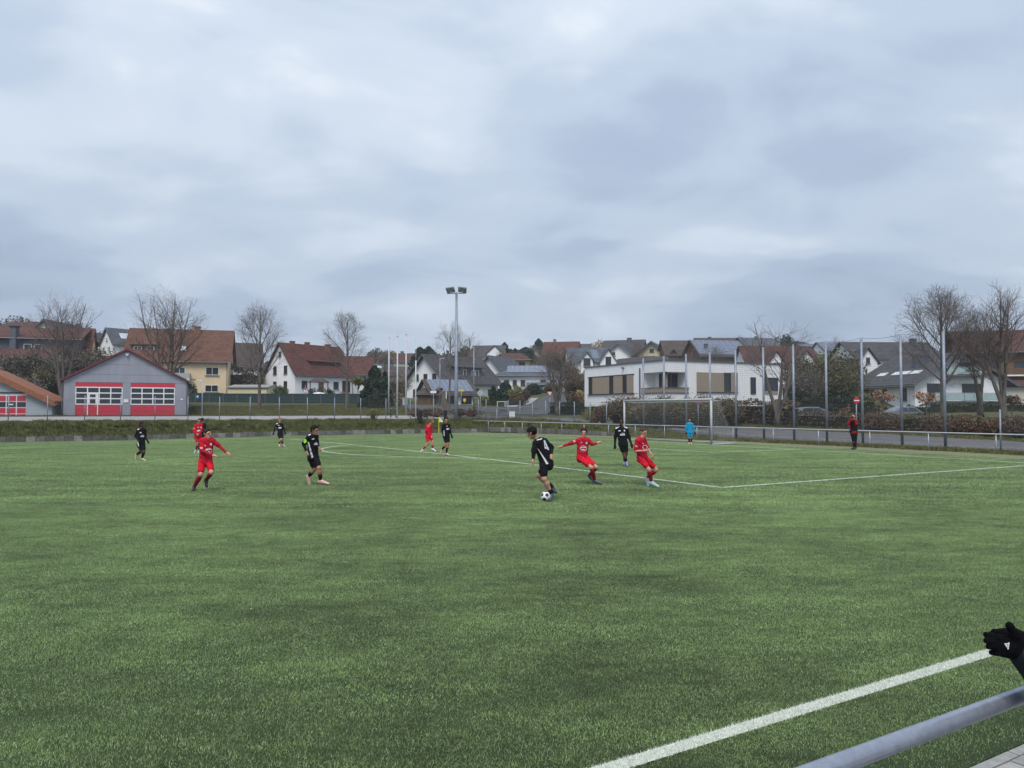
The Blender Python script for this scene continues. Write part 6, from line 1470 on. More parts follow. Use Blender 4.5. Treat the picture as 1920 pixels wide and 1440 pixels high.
# 2 red player behind, and dark clad figure
Y2 = gY(369, 850)
P = dict(head=(373.8, 789.5), neck=(373.2, 794.2), shL=(366.3, 797.8, 0), shR=(377.6, 797, 0), elL=(363, 808, -.05), wrL=(368.6, 813.4, -.15), elR=(379, 808, 0), wrR=(373, 813.6, -.12), hipL=(367.4, 818.8), hipR=(374, 818.8),
         knL=(370.6, 831.2, -.05), knR=(374.6, 831.6, .05), anL=(367.6, 843.4), anR=(372.6, 843.4, .1), toeL=(364.8, 849, -.05), toeR=(371.5, 849, 0))
r2, J2, b2, s2 = person('boy in red kit standing behind the running red player, pale boots', P, Y2, S_tan, H_brown, (.1, -1, -.1), K_red, K_redsh, K_dred, B_mint, k=.9, group='players in red', sockh=.6)
decal(r2, b2, s2, [[(369.4, 806.8), (375.6, 805.6), (375.6, 808), (369.4, 809.2)], [(376, 800), (378, 800), (378, 803), (376, 803)], [(371, 800.6), (373, 800.6), (373, 801.8), (371, 801.8)]], K_white, 'chest_print', Y2)
decal(r2, b2, s2, [[(361.6, 801.6), (365.4, 802.4), (365, 804.6), (361.4, 803.6)]], K_pink, 'sleeve_band', Y2)
P = dict(head=(379.8, 788.5), neck=(380, 793), shL=(376.2, 796.4), shR=(384.4, 796.6), elL=(375.6, 806), wrL=(376.5, 813, -.1), elR=(385, 806.5), wrR=(384.2, 815), hipL=(377.6, 817.5), hipR=(382.8, 817.5), knL=(378, 830.5), knR=(382.6, 830.5), anL=(378, 843), anR=(382.8, 843), toeL=(377.4, 846.6, -.12), toeR=(383.4, 846.6, -.12))
person('dark clad player half hidden behind the boy in red at left', P, gY(380, 847), S_tan, H_black, (.7, .6, 0), K_black, K_black, K_black, B_black, k=.9, group='players in black')
# 3 red runner
Y3 = gY(363, 920.5)
P = dict(head=(389.2, 813.6), neck=(387.2, 822.4), shL=(377.4, 826.8, -.02), shR=(398.6, 826, .06), elL=(379.6, 845.5, -.12), wrL=(399.5, 854, -.2), haL=(403.5, 855, -.22), elR=(411.4, 836.5, .1), wrR=(425, 849, .05), haR=(429.5, 852, .04), hipL=(378.4, 866), hipR=(392.4, 865.6, .05),
         knL=(376.4, 890, -.12), anL=(364, 913, .02), toeL=(362.2, 919, -.14), knR=(396.2, 886, -.14), anR=(387.2, 899.6, .12), toeR=(387.6, 910.5, .06))
r3, J3, b3, s3 = person('boy in red kit running with arms out at left, black boots', P, Y3, S_light, H_dark, (.85, -.5, -.05), K_red, K_redsh, K_dred, B_black, sleeve='under', under=K_redsl, k=.97, group='players in red', fine=True, hairstyle='short', sockh=.86)
decal(r3, b3, s3, ring_quads(391.3, 845, 7, 4.6, .16)+[[(386, 842.2), (395.6, 841.4), (395.6, 843.4), (386, 844.6)], [(387.2, 847), (394, 846.4), (393.4, 848), (388, 848.4)]], K_white, 'chest_print', Y3)
decal(r3, b3, s3, ring_quads(395.7, 833, 2.2, 2.6, .95, 8), K_white, 'crest', Y3)
decal(r3, b3, s3, [[(381.4, 834.2), (384.4, 835.6), (385.6, 834.4), (385.4, 837), (381.8, 836.4)][:4]], K_white, 'maker_mark', Y3)
decal(r3, b3, s3, [[(372.6, 838.6), (379.6, 838), (380.4, 841.8), (373.4, 842.6)]], K_pink, 'sleeve_band', Y3-.1)
# 4 reddish haired boy in black
Y4 = gY(527, 838)
P = dict(head=(524.8, 787.3), neck=(524.8, 792.2), shL=(519.2, 795.8), shR=(529.6, 795.8), elL=(515.2, 804.6, .0), wrL=(512.8, 812), elR=(532.4, 804.4), wrR=(534.6, 810.4), hipL=(522.4, 814.6), hipR=(528.2, 814.6), knL=(526.6, 824.2, -.1), knR=(529, 823.4, -.05), anL=(523.4, 832.4), anR=(529.6, 832.6, .1), toeL=(524.6, 837, -.15), toeR=(534.2, 837, 0))
r4, J4, b4, s4 = person('reddish haired boy in black kit walking by the far wall', P, Y4, S_light, H_ging, (.45, -1, -.05), K_black, K_black, K_black, B_pink, glove=K_blk2, k=.86, group='players in black', sockh=.38)
decal(r4, b4, s4, [[(522.2, 801), (527.5, 800.6), (527.5, 803.2), (522.2, 803.4)], [(521, 797), (524, 796.8), (524, 797.9), (521, 798)]], K_white, 'chest_print', Y4)
decal(r4, b4, s4, [[(515.6, 801), (517.4, 801), (521.6, 810.5), (519.8, 811)], [(517.6, 794.4), (521.4, 792.8), (521.6, 794), (518, 795.6)]], K_white, 'side_stripe', Y4)
# 5 captain in black
Y5 = gY(606, 909.5)
P = dict(head=(589.8, 807.3, -.02), neck=(587.8, 814.4), shL=(579, 820, -.12), shR=(592.6, 818.6, .12), elL=(569.4, 832.4, -.1), wrL=(574.4, 846.6, -.18), haL=(577.4, 851.5, -.2), elR=(594.4, 833, .1), wrR=(597.6, 838.6, -.04), haR=(600, 841.5, -.06), hipL=(582.4, 857), hipR=(592, 857, .06),
         knL=(589.8, 879.4, .06), anL=(578.6, 893, .14), toeL=(580.4, 908, .14), knR=(598.2, 877.6, -.06), anR=(601.4, 901, 0), toeR=(615, 906.6, -.06))
r5, J5, b5, s5 = person('boy in black kit with neon green captain armband, pink boots', P, Y5, S_tan, H_black, (1, -.35, -.12), K_black, K_black, K_black, B_pink, k=.98, group='players in black', fine=True, hairstyle='thick', sockh=.42)
decal(r5, b5, s5, [[(567.6, 826.4), (572.4, 823.0), (576.4, 828.0), (571.4, 831.6)]], K_neon, 'armband', Y5-.1, off=.012)
decal(r5, b5, s5, [[(577, 829), (579.2, 828.6), (587.6, 857.4), (584, 858.6)]], K_white, 'side_stripe', Y5-.1)
decal(r5, b5, s5, script_marks(591.8, 831.6, 6.5, 5)+[[(584.8, 822.4), (589.8, 821.6), (589.8, 823.6), (584.8, 824.4)], [(577.6, 815.8), (582.2, 813.4), (583, 814.8), (578.6, 817)]], K_white, 'chest_print', Y5)
# 6 red, centre far
Y6 = gY(810, 848)
P = dict(head=(810, 789.4), neck=(807.4, 794.6), shL=(801.6, 799), shR=(808.6, 798.6, .15), elL=(798.6, 808.4, -.1), wrL=(800.6, 816), elR=(808.8, 809, .15), wrR=(809.4, 817.6, -.02), hipL=(800.2, 818.4), hipR=(806, 818.6, .08), knL=(803.2, 830.6, -.05), anL=(793, 842.4, .05), toeL=(789, 846.6, .05), knR=(811.4, 827.2, .0), anR=(810.6, 841), toeR=(816.4, 845.6, -.05))
r6, J6, b6, s6 = person('boy in red kit leaning forward at the centre line, white boots', P, Y6, S_light, H_ging, (1, -.2, -.15), K_redsh, K_redsh, K_dred, B_white, k=.9, group='players in red', sockh=.34)
decal(r6, b6, s6, [[(802, 797.6), (805.6, 798.8), (805, 801), (801.4, 799.6)]], K_pink, 'sleeve_band', Y6-.1)
# 7 black beside the corner flag
Y7 = gY(838, 855)
P = dict(head=(836.8, 788), neck=(836.4, 793.2), shL=(831.2, 797.4), shR=(841.6, 797.4), elL=(829.4, 807), wrL=(831, 815.4, -.05), elR=(843.8, 807.6), wrR=(846.6, 816.6), hipL=(833.8, 818.4), hipR=(840.2, 818.4), knL=(837.4, 832.4, 0), anL=(828.8, 842.6, .12), toeL=(826.2, 851, .12), knR=(840.6, 831.6, -.05), anR=(836.4, 850), toeR=(842, 853.2, -.05))
r7, J7, b7, s7 = person('boy in black kit standing below the floodlight mast, red soled boots', P, Y7, S_tan, H_black, (.15, -1, -.05), K_black, K_black, K_black, B_pink, glove=K_blk2, k=.9, group='players in black', hairstyle='thick', sockh=.5)
decal(r7, b7, s7, [[(837, 803.2), (842, 802.8), (842, 805.4), (837, 805.8)], [(836.8, 798.4), (839.4, 798.4), (839.4, 799.6), (836.8, 799.6)]], K_white, 'chest_print', Y7)
decal(r7, b7, s7, [[(831.6, 806.5), (833, 806.5), (833.6, 816.5), (832.2, 817)]], K_white, 'side_stripe', Y7)
# 8 black no. 4 with the ball
Y8 = gY(1036, 940)
P = dict(head=(997.6, 812.4, -.1), neck=(1003.6, 820, -.04), shL=(1004, 831, -.16), shR=(1021.6, 827.4, .14), elL=(1001, 847.6, -.22), wrL=(999.6, 861, -.26), haL=(999.4, 868, -.27), elR=(1034, 839, .22), wrR=(1033.6, 852.6, .05), hipL=(1018.6, 870, -.06), hipR=(1030.6, 869, .08),
         knR=(1009.4, 891.6, .10), anR=(1036.4, 915, .22), toeR=(1041.2, 921.5, .2), knL=(1020.4, 898, -.14), anL=(1034.6, 926, -.04), toeL=(1031.0, 936.6, -.16))
r8, J8, b8, s8 = person('boy in black number 4 shirt bending over the ball with his back turned', P, Y8, S_light, H_black, (-.86, .32, -.42), K_black, K_black, K_black, B_slate, k=1.02, group='players in black', fine=True, hairstyle='thick', sockh=.2)
decal(r8, b8, s8, [[(1019.4, 825.6), (1021.8, 825.2), (1029.8, 843.4), (1027, 843.8)], [(1019.4, 825.6), (1021.2, 827.2), (1023.4, 841.6), (1021.4, 841)], [(1021.6, 838.2), (1029.4, 839.0), (1029.8, 841.4), (1022.2, 841.6)]], K_white, 'number_four', Y8)
decal(r8, b8, s8, [[(1006.4+2*i, 824.2-.55*i), (1007.9+2*i, 823.8-.55*i), (1008.4+2*i, 825.4-.45*i), (1006.8+2*i, 825.9-.45*i)] for i in range(5)], K_white, 'name_print', Y8, nu=1, nv_=1)
decal(r8, b8, s8, [[(1008, 840.6), (1010.6, 843.4), (1028.8, 869.4), (1024.4, 870.6)]], K_white, 'side_stripe', Y8-.1)
# ball
bp_ = at(1023, 927.4, Y8-.1); gz_ = zpitch(*xy2uv(bp_.x, bp_.y)); ball = empty('football', (bp_.x, bp_.y, gz_+.11), 0, 'white football with black pentagons at the feet of number 4', 'ball')
bm = bmesh.new(); bmesh.ops.create_icosphere(bm, subdivisions=5, radius=.108); phi = (1+5**.5)/2
dirs = [Vector(v_).normalized() for v_ in [(0, s*1, t*phi) for s in (-1, 1) for t in (-1, 1)]+[(s*1, t*phi, 0) for s in (-1, 1) for t in (-1, 1)]+[(t*phi, 0, s*1) for s in (-1, 1) for t in (-1, 1)]]
Rm = Matrix.Rotation(.5, 3, 'X') @ Matrix.Rotation(.35, 3, 'Z')
for f_ in bm.faces:
    c = (Rm @ f_.calc_center_median()).normalized(); f_.material_index = 1 if max(c.dot(d) for d in dirs) > .935 else 0; f_.smooth = True
me = bpy.data.meshes.new('ball_skin'); bm.to_mesh(me); bm.free(); me.materials.append(mat('ball_white', (.74, .74, .74), .4, .03)); me.materials.append(mat('ball_black', (.02, .02, .02), .4, .03)); o = bpy.data.objects.new('ball_skin', me); COL.objects.link(o); o.parent = ball
# 9 red arms spread
Y9 = gY(1120, 909)
P = dict(head=(1094.8, 812.2), neck=(1093.8, 821.8), shL=(1083.4, 826.4), shR=(1102.4, 825.4), elL=(1067.6, 832), wrL=(1055, 836.4, -.05), haL=(1050.5, 837.8, -.05), elR=(1110.4, 833.4), wrR=(1119.4, 831, -.05), haR=(1123.5, 829.8, -.05), hipL=(1086.2, 858), hipR=(1097.6, 857.4, .05),
         knL=(1109, 876.6, -.22), anL=(1115.2, 900.4, -.04), toeL=(1126.2, 906, -.12), knR=(1118, 876, -.12), anR=(1105.6, 891, .15), toeR=(1112, 900.4, .08))
r9, J9, b9, s9 = person('boy in red kit with both arms spread wide, knees bent', P, Y9, S_light, H_dark, (-.1, -1, -.05), K_red, K_redsh, K_dred, B_slate, sleeve='under', under=K_redsl, k=.96, group='players in red', fine=True, hairstyle='thick', sockh=.88)
decal(r9, b9, s9, ring_quads(1094, 841, 6.4, 5.4, .14)+[[(1089.4, 838.6), (1098.6, 838), (1098.6, 839.6), (1089.4, 840.2)], [(1090, 842.6), (1098, 842), (1097.4, 843.8), (1090.6, 844)]], K_white, 'chest_print', Y9)
decal(r9, b9, s9, ring_quads(1100, 830.4, 1.9, 2.4, .95, 8), K_white, 'crest', Y9)
decal(r9, b9, s9, [[(1088.4, 828.4), (1091.8, 829.8), (1091.8, 831.2), (1088.8, 830)]], K_white, 'maker_mark', Y9)
decal(r9, b9, s9, [[(1074.4, 825.8), (1078.2, 824.6), (1079, 829.4), (1075.6, 830.2)]], K_pink, 'sleeve_band', Y9)
# 10 tall boy in black
Y10 = gY(1175, 874.5)
P = dict(head=(1164.3, 790.6), neck=(1165, 799.4), shL=(1156.6, 804.8), shR=(1174.6, 804.8), elL=(1153.6, 820.6), wrL=(1152.9, 834.4, -.05), elR=(1180, 821.4), wrR=(1183.6, 832.4, -.05), hipL=(1163.6, 831.5), hipR=(1173, 831.5), knL=(1169.4, 850.4, .02), knR=(1174.4, 849, .05), anL=(1174.8, 866.6, -.04), toeL=(1176.4, 872.4, -.2), anR=(1170.6, 865.6, .12), toeR=(1170.4, 870.4, .0))
r10, J10, b10, s10 = person('tall boy in black kit walking towards the camera before the goal, lilac boots', P, Y10, S_dark, H_black, (-.1, -1, -.05), K_black, K_black, K_black, B_purple, glove=K_blk2, k=1.0, group='players in black', fine=True, hairstyle='short', sockh=.34)
decal(r10, b10, s10, script_marks(1167, 814, 9, 5), K_white, 'chest_print', Y10); decal(r10, b10, s10, [[(1159.6, 806.8), (1164, 806.8), (1164, 808.6), (1159.6, 808.6)], [(1169.6, 805.8), (1172.2, 805.8), (1172.2, 808.8), (1169.6, 808.8)]], K_white, 'maker_mark', Y10)
decal(r10, b10, s10, [[(1153.8, 802.4), (1160, 798.8), (1160.4, 801), (1154.4, 804.4)], [(1170, 798.8), (1176.6, 801.4), (1176, 803.4), (1170, 801)]], K_white, 'shoulder_stripe', Y10)
# 11 red right
Y11 = gY(1226, 914)
P = dict(head=(1206.8, 811), neck=(1203.4, 820), shL=(1195.4, 826.6, -.1), shR=(1207.6, 825.4, .12), elL=(1190.6, 845.8, -.1), wrL=(1206.6, 845.4, -.2), haL=(1212, 845.2, -.22), elR=(1214.6, 841.6, .1), wrR=(1221, 851, -.02), haR=(1223, 856, -.03), hipL=(1199.6, 858), hipR=(1208.4, 857, .08),
         knL=(1216.8, 880.6, -.14), anL=(1221.4, 903, -.06), toeL=(1233, 911.6, -.12), knR=(1230.4, 881, .1), anR=(1212.6, 896, .18), toeR=(1215.4, 910, .12))
r11, J11, b11, s11 = person('boy in red short sleeved kit crouching at right, pale turquoise boots', P, Y11, S_light, H_brown, (.55, -.85, -.3), K_red, K_redsh, K_dred, B_mint, sleeve='short', k=.97, group='players in red', fine=True, hairstyle='crop', sockh=.85)
decal(r11, b11, s11, ring_quads(1209.4, 838.6, 4.6, 4.6, .2), K_white, 'chest_print', Y11); decal(r11, b11, s11, [[(1204.6, 830.4), (1207, 831.4), (1207, 832.6), (1204.8, 831.8)]], K_white, 'maker_mark', Y11); decal(r11, b11, s11, [[(1190.8, 834.4), (1196.6, 836.4), (1196, 838.8), (1190.4, 836.8)]], K_pink, 'sleeve_band', Y11-.1)
# 12 keeper
Y12 = gY(1294, 833.5)
P = dict(head=(1292.7, 787.4), neck=(1293, 791.8), shL=(1288.4, 795), shR=(1298, 795), elL=(1286.2, 803), wrL=(1287, 810), elR=(1300.8, 803), wrR=(1302.4, 810.4), hipL=(1290.6, 810), hipR=(1296.4, 810), knL=(1292, 821), knR=(1296.4, 821), anL=(1292.4, 830), anR=(1296, 830), toeL=(1291.6, 832.6, -.16), toeR=(1296.4, 832.6, -.16))
r12, J12, b12, s12 = person('goalkeeper in bright blue kit standing in front of the goal', P, Y12, S_tan, H_black, (-.1, -1, 0), K_blue, K_blue, K_black, B_pink, glove=K_blk2, k=.9, hairstyle='thick', sockh=.95)
# 13 photographer
Y13 = gY(1600, 843)
P = dict(head=(1599.4, 781.2), neck=(1600.4, 786.4), shL=(1594.4, 789.4), shR=(1605.6, 789.4), elL=(1590.4, 794.4, -.15), wrL=(1595, 785.6, -.26), haL=(1596.2, 783, -.28), elR=(1604.4, 795.4, -.15), wrR=(1601, 786, -.26), haR=(1600, 783, -.28), hipL=(1597, 808.5), hipR=(1604, 808.5), knL=(1600.6, 825), knR=(1603.6, 825), anL=(1601.4, 838), anR=(1604, 838.4), toeL=(1597.6, 841.2, -.1), toeR=(1600.4, 841.6, -.1))
r13, J13, b13, s13 = person('man in black and red jacket taking a photograph behind the barrier', P, Y13, S_light, H_brown, (-.3, -1, 0), K_redsl, K_black, None, B_black, k=1.12, trousers=K_black, hairstyle='short')
ja = J13; hpm = (ja['hipL']+ja['hipR'])/2; shm = (ja['shL']+ja['shR'])/2
sdf_obj('vest', [('c', shm.lerp(hpm, .12)+Vector((-.05, -.05, 0)), hpm+Vector((-.03, -.05, .12)), .125, .12), ('c', shm.lerp(hpm, .12)+Vector((.05, -.03, 0)), hpm+Vector((.05, -.04, .12)), .12, .12)], K_black, r13, .02)
cm = empty('camera_device', tuple(at(1597.6, 782.6, Y13-.36)), 0, 'small black camera held up before the face of the man behind the barrier', 'camera'); m = MB(); m.box((0, 0, 0), (.15, .06, .09)); m.box((0, 0, .055), (.05, .05, .03)); m.build('body', M_dark, cm); m = MB(); m.tube([(0, -.03, 0), (0, -.12, 0)], .036, 14); m.build('lens', M_dark, cm)
# 14 spectator with gloves at the right edge
Yg_ = 2.5; base = Vector((*uv2xy(3.25, .95), 0.)); sp_ = empty('person', base, 0, 'spectator in dark jacket clapping black gloved hands over the rail at the right edge', 'person')
def W(px, py, d=0.): return at(px, py, Yg_+d)-base
dirh = Vector((2.35-base.x, 0, 0)); body = []
hpC = Vector((0, 0, .92)); shC = Vector((0, 0, 1.42)); nk = Vector((0, 0, 1.5)); hdC = Vector((-.03, .03, 1.66)); sL = shC+Vector((-.12, .17, 0)); sR = shC+Vector((.12, -.17, 0))
elA = W(1990, 1300, -.06); wrA = W(1917, 1219, 0); elB = W(2010, 1250, .22); wrB = W(1925, 1200, .08)
body = [('c', sL, sR, .06, .06), ('c', sL*.8+shC*.2, hpC+Vector((-.06, .08, 0)), .10, .10), ('c', sR*.8+shC*.2, hpC+Vector((.06, -.08, 0)), .10, .10), ('c', shC, hdC, .055, .055), ('e', hdC+Vector((0, 0, .03)), (.078, .095, .115), np.eye(3)), ('c', hdC+Vector((-.05, .06, -.02)), hdC+Vector((-.07, .085, -.04)), .015, .018),
        ('c', sR, elA, .045, .04), ('c', elA, wrA, .038, .028), ('c', sL, elB, .045, .04), ('c', elB, wrB, .038, .028)]
for s in (-1, 1): body += [('c', hpC+Vector((-.06*s, .09*s, -.02)), Vector((-.07*s, .10*s, .48)), .085, .058), ('c', Vector((-.07*s, .10*s, .48)), Vector((-.07*s, .10*s, .09)), .055, .04), ('c', Vector((-.07*s, .1*s, .06)), Vector((-.07*s-.1, .1*s+.1, .04)), .04, .03)]
sdf_obj('body', body, S_light, sp_, .02)
K_navy = mat('dark_jacket', (.006, .007, .012), .6, .2, 25, .3, spec=.2)
jk = [('c', sL, sR, .10, .10), ('c', sL*.8+shC*.2, hpC+Vector((-.06, .08, -.1)), .13, .13), ('c', sR*.8+shC*.2, hpC+Vector((.06, -.08, -.1)), .13, .13), ('c', sR, elA, .085, .07), ('c', sL, elB, .085, .07)]
F_ = sdf_obj('jacket', jk, K_navy, sp_, .02)
def quilt(a, b, ra, rb, n=6):
    out = []
    for i in range(n): t = i/(n-1); p = a.lerp(b, t); out.append(('c', p, a.lerp(b, min(1, t+.06)), (ra+(rb-ra)*t), (ra+(rb-ra)*t)*.97, {'k': .012}))
    return out
sdf_obj('sleeve', [('c', elA, W(1926, 1230, 0), .056, .040, {'k': .01})]+quilt(elA, W(1922, 1226, 0), .064, .046, 7), K_navy, sp_, .006, .012)
sdf_obj('sleeve', [('c', elB, W(1935, 1212, .09), .056, .040, {'k': .01})]+quilt(elB, W(1930, 1210, .09), .064, .044, 7), K_navy, sp_, .007, .012)
sdf_obj('trousers', [('c', hpC+Vector((-.06, .09, .05)), hpC+Vector((.06, -.09, .05)), .11, .11)]+[q for s in (-1, 1) for q in (('c', hpC+Vector((-.06*s, .09*s, 0)), Vector((-.07*s, .10*s, .48)), .105, .08), ('c', Vector((-.07*s, .10*s, .48)), Vector((-.07*s, .10*s, .1)), .078, .065))], mat('dark_jeans', (.02, .025, .04), .8, .1), sp_, .02)
for s in (-1, 1): sdf_obj('boot', [('c', Vector((-.07*s+.03, .1*s-.03, .045)), Vector((-.07*s-.12, .1*s+.12, .035)), .048, .042)], B_black, sp_, .015)
sdf_obj('hair', [('e', hdC+Vector((.012, -.012, .055)), (.09, .10, .105), np.eye(3))], H_dark, sp_, .014, cut=[(tuple(hdC+Vector((-.02, .03, .03))), tuple(Vector((-.45, .5, -.74)).normalized()))])
M_glove = mat('black_knit_glove', (.004, .004, .005), .9, .3, 120, .4, spec=.08)
gl = [('c', W(1912, 1217), W(1898, 1213), .030, .034), ('c', W(1898, 1206), W(1878, 1199), .024, .017), ('c', W(1898, 1212), W(1874, 1207), .026, .018), ('c', W(1898, 1218), W(1877, 1216), .026, .017), ('c', W(1900, 1222), W(1880, 1224), .020, .014)]
fg = [[(1878, 1199), (1862, 1193, -.01), (1848.5, 1190, -.005)], [(1875, 1207), (1860, 1203, -.018), (1849.5, 1201.5, -.012)], [(1877, 1215), (1863, 1212, -.018), (1853.5, 1212.5, -.012)], [(1881, 1224), (1868, 1223.5, -.01), (1859.5, 1223.5, -.004)]]
for a, b, c in fg: gl += [('c', W(*a), W(*b), .0115, .0105, {'k': .004}), ('c', W(*b), W(*c), .0105, .0092, {'k': .003})]
gl += [('c', W(1910, 1204, -.01), W(1903, 1191, -.02), .017, .0135, {'k': .012}), ('c', W(1903, 1191, -.02), W(1893, 1173, -.025), .0135, .0125, {'k': .01})]
ga = sdf_obj('glove', gl, M_glove, sp_, .0042, .010)
gb = [('c', W(1925, 1203, .075), W(1902, 1198, .06), .030, .034), ('c', W(1902, 1194, .055), W(1884, 1189, .045), .026, .02)]
for a, b, c in ([(1890, 1190, .045), (1876, 1186.5, .04), (1864.5, 1184.5, .035)], [(1890, 1195, .05), (1874, 1191.5, .05), (1856, 1190.5, .045)], [(1892, 1202, .055), (1874, 1200, .058), (1858, 1199, .052)], [(1892, 1208, .055), (1877, 1208, .06), (1864, 1208, .058)]): gb += [('c', W(*a), W(*b), .0135, .0125, {'k': .01}), ('c', W(*b), W(*c), .0125, .0105, {'k': .006})]
gb += [('c', W(1908, 1196, .06), W(1899, 1184, .05), .016, .0135, {'k': .01})]
sdf_obj('glove', gb, M_glove, sp_, .0048, .010)
def lg(x, y): return (1840+x/11.08, 1150+y/11.08)
bars_ = [[lg(474, 628), lg(545, 620), lg(545, 640), lg(484, 645)], [lg(488, 652), lg(545, 646), lg(545, 668), lg(503, 671)], [lg(508, 678), lg(545, 673), lg(545, 694), lg(521, 697)], [lg(525, 702), lg(545, 700), lg(545, 716), lg(534, 717)],
         [lg(553, 610), lg(587, 605), lg(583, 632), lg(553, 634)], [lg(554, 640), lg(582, 637), lg(578, 668), lg(554, 668)], [lg(553, 674), lg(577, 673), lg(573, 706), lg(552, 706)], [lg(548, 712), lg(572, 712), lg(566, 748), lg(541, 750)]]
decal(sp_, base, ga, bars_, K_white, 'glove_emblem', Yg_, off=.0025, nu=3, nv_=3)
# ------------------------------------------------------------------ roads up the hill, planting
jx = [gp(965, 778), gp(1000, 771), gp(1020, 762), gp(1036, 752), gp(1050, 744), gp(1078, 738)]
strip('side_road', smooth_line([(p.x, p.y) for p in jx]), [6.2, 4.4, 3.0, 2.6, 2.5, 2.4][:1]*1 and 2.9, M_asphalt, .05)
cr = [gp(790, 764), gp(860, 766), gp(930, 768), gp(985, 772), gp(1010, 778)]
strip('cross_road', smooth_line([(p.x, p.y) for p in cr]), 3.2, M_asphalt, .055)
pv_ = [gp(955, 764), gp(975, 760), gp(990, 754), gp(1000, 747)]
strip('footpath', smooth_line([(p.x, p.y) for p in pv_]), .9, M_conc, .075)
# long grass on the banks
def grass_patch(n, size, h, wdt, mats, seed):
    r = np.random.default_rng(seed); p = (r.random((n, 2))-.5)*size; a = r.random(n)*2*np.pi; hh = h*(.35+r.random(n)**2*.9); dx = np.cos(a)*wdt/2; dy = np.sin(a)*wdt/2; le = (r.random((n, 2))-.5)*h*1.3
    V = np.zeros((n, 4, 3)); V[:, 0, :2] = p-np.stack([dx, dy], 1); V[:, 1, :2] = p+np.stack([dx, dy], 1); V[:, 2, :2] = p+le*.5+np.stack([dx, dy], 1)*.7; V[:, 3, :2] = p+le; V[:, 2, 2] = hh*.65; V[:, 3, 2] = hh
    o = npmesh('bank_grass', V.reshape(-1, 3), np.arange(4*n).reshape(-1, 4), mats, midx=r.integers(0, len(mats), n)); me = o.data; bpy.data.objects.remove(o); return me
gm_ = [grass_patch(420, 1.1, .30, .03, LF_bank, 70+k) for k in range(3)]+[grass_patch(300, 1.0, .42, .035, [LF_bank[0], LF_olive[1], LF_bank[2], LF_tan[1]], 75)]
gr = random.Random(8); pts = []
for q in range(4200):
    u = gr.uniform(-32, 39.2); v = gr.uniform(66.45, 68.5); x, y = uv2xy(u, v); pts.append((x, y, zg(x, y)-.04-(.14 if v > 67.7 else 0)))
for q in range(1100):
    v = gr.uniform(38, 68); u = gr.uniform(37.6, 38.7); x, y = uv2xy(u, v)
    if gr.random() < (v-36)/12: pts.append((x, y, zg(x, y)-.10))
tag(gn_instances('bank_grass', gm_, pts, .4, .85), 'rough tufted grass growing on the banks above the block walls', 'grass', kind='stuff')
gm2 = [grass_patch(260, 1.2, .12, .02, [LF_bank[0], LF_bank[2], LF_olive[1], LF_tan[0]], 90+k) for k in range(3)]
pts = []
for q in range(3600):
    u = gr.uniform(36.7, 38.5); v = gr.uniform(5, 44); x, y = uv2xy(u, v)
    if gr.random() < .45: pts.append((x, y, zg(x, y)-.02))
for q in range(2600):
    u = gr.uniform(50.2, 57); v = gr.uniform(4, 60); x, y = uv2xy(u, v); pts.append((x, y, zg(x, y)-.02))
for q in range(3200):
    u = gr.uniform(-12, 40); v = gr.uniform(84, 104); x, y = uv2xy(u, v); pts.append((x, y, zg(x, y)-.02))
tag(gn_instances('verge_grass', gm2, pts, .6, 1.5), 'short uneven grass of the verges beyond the fences', 'grass', kind='stuff')
def G(px, Y, dz=0.): p = at(px, 772, Y); return (p.x, p.y, zg(p.x, p.y)+dz)
def T(label, px, Y, top, wpx, seed, **k):
    b = G(px, Y); h = zpx(top, Y)-b[2]; return bare_tree(label, b, h, wpx*Y/FPX/2, seed, **k)
T('broad bare tree with several stems left of the fire station', 115, 90, 560, 160, 21, stems=5, fork=.12, tr=.30, dens=.98)
T('large bare tree with many upright stems behind the fire station roof', 308, 92, 547, 160, 32, stems=6, fork=.10, tr=.30, dens=.98)
T('bare tree with oval crown in front of the dark brown roofed house', 486, 95, 580, 100, 43, fork=.27, tr=.24, dens=.95)
T('slim bare tree with upright crown in front of the white red-roofed house', 650, 97, 590, 86, 55, fork=.30, tr=.21, dens=.95)
T('thin leaning bare tree beside the floodlight mast', 842, 92, 612, 86, 61, fork=.42, tr=.16, dens=.75, lean=.02)
T('bare tree with dense dark twigs at the side road corner', 1045, 86, 648, 92, 72, stems=4, fork=.22, tr=.27, dens=1.0, cz=.66)
T('forked bare tree beside the white modern building', 1458, 63, 598, 160, 84, stems=3, fork=.26, tr=.27, dens=.8)
T('tall bare tree in front of the big white house', 1768, 58, 556, 150, 95, fork=.30, tr=.23, dens=1.1)
T('crooked shorter bare tree between the two tall trees at right', 1838, 60, 590, 90, 103, stems=2, fork=.3, tr=.25, dens=1.15)
T('tallest bare tree nearest the right edge of the view', 1882, 56, 543, 140, 119, stems=3, fork=.24, tr=.26, dens=1.15)
T('small bare fruit tree before the olive bush behind the fence', 1530, 78, 700, 70, 131, fork=.25, tr=.12, dens=.8, levels=3)
T('far pale bare tree beyond the hilltop lamp post', 880, 150, 628, 60, 141, fork=.3, tr=.2, dens=.8, levels=3, mtw=LF_tan[0])
T('bare tree top showing over the far brown bush', 1570, 150, 636, 60, 151, fork=.3, tr=.2, dens=.8, levels=3)
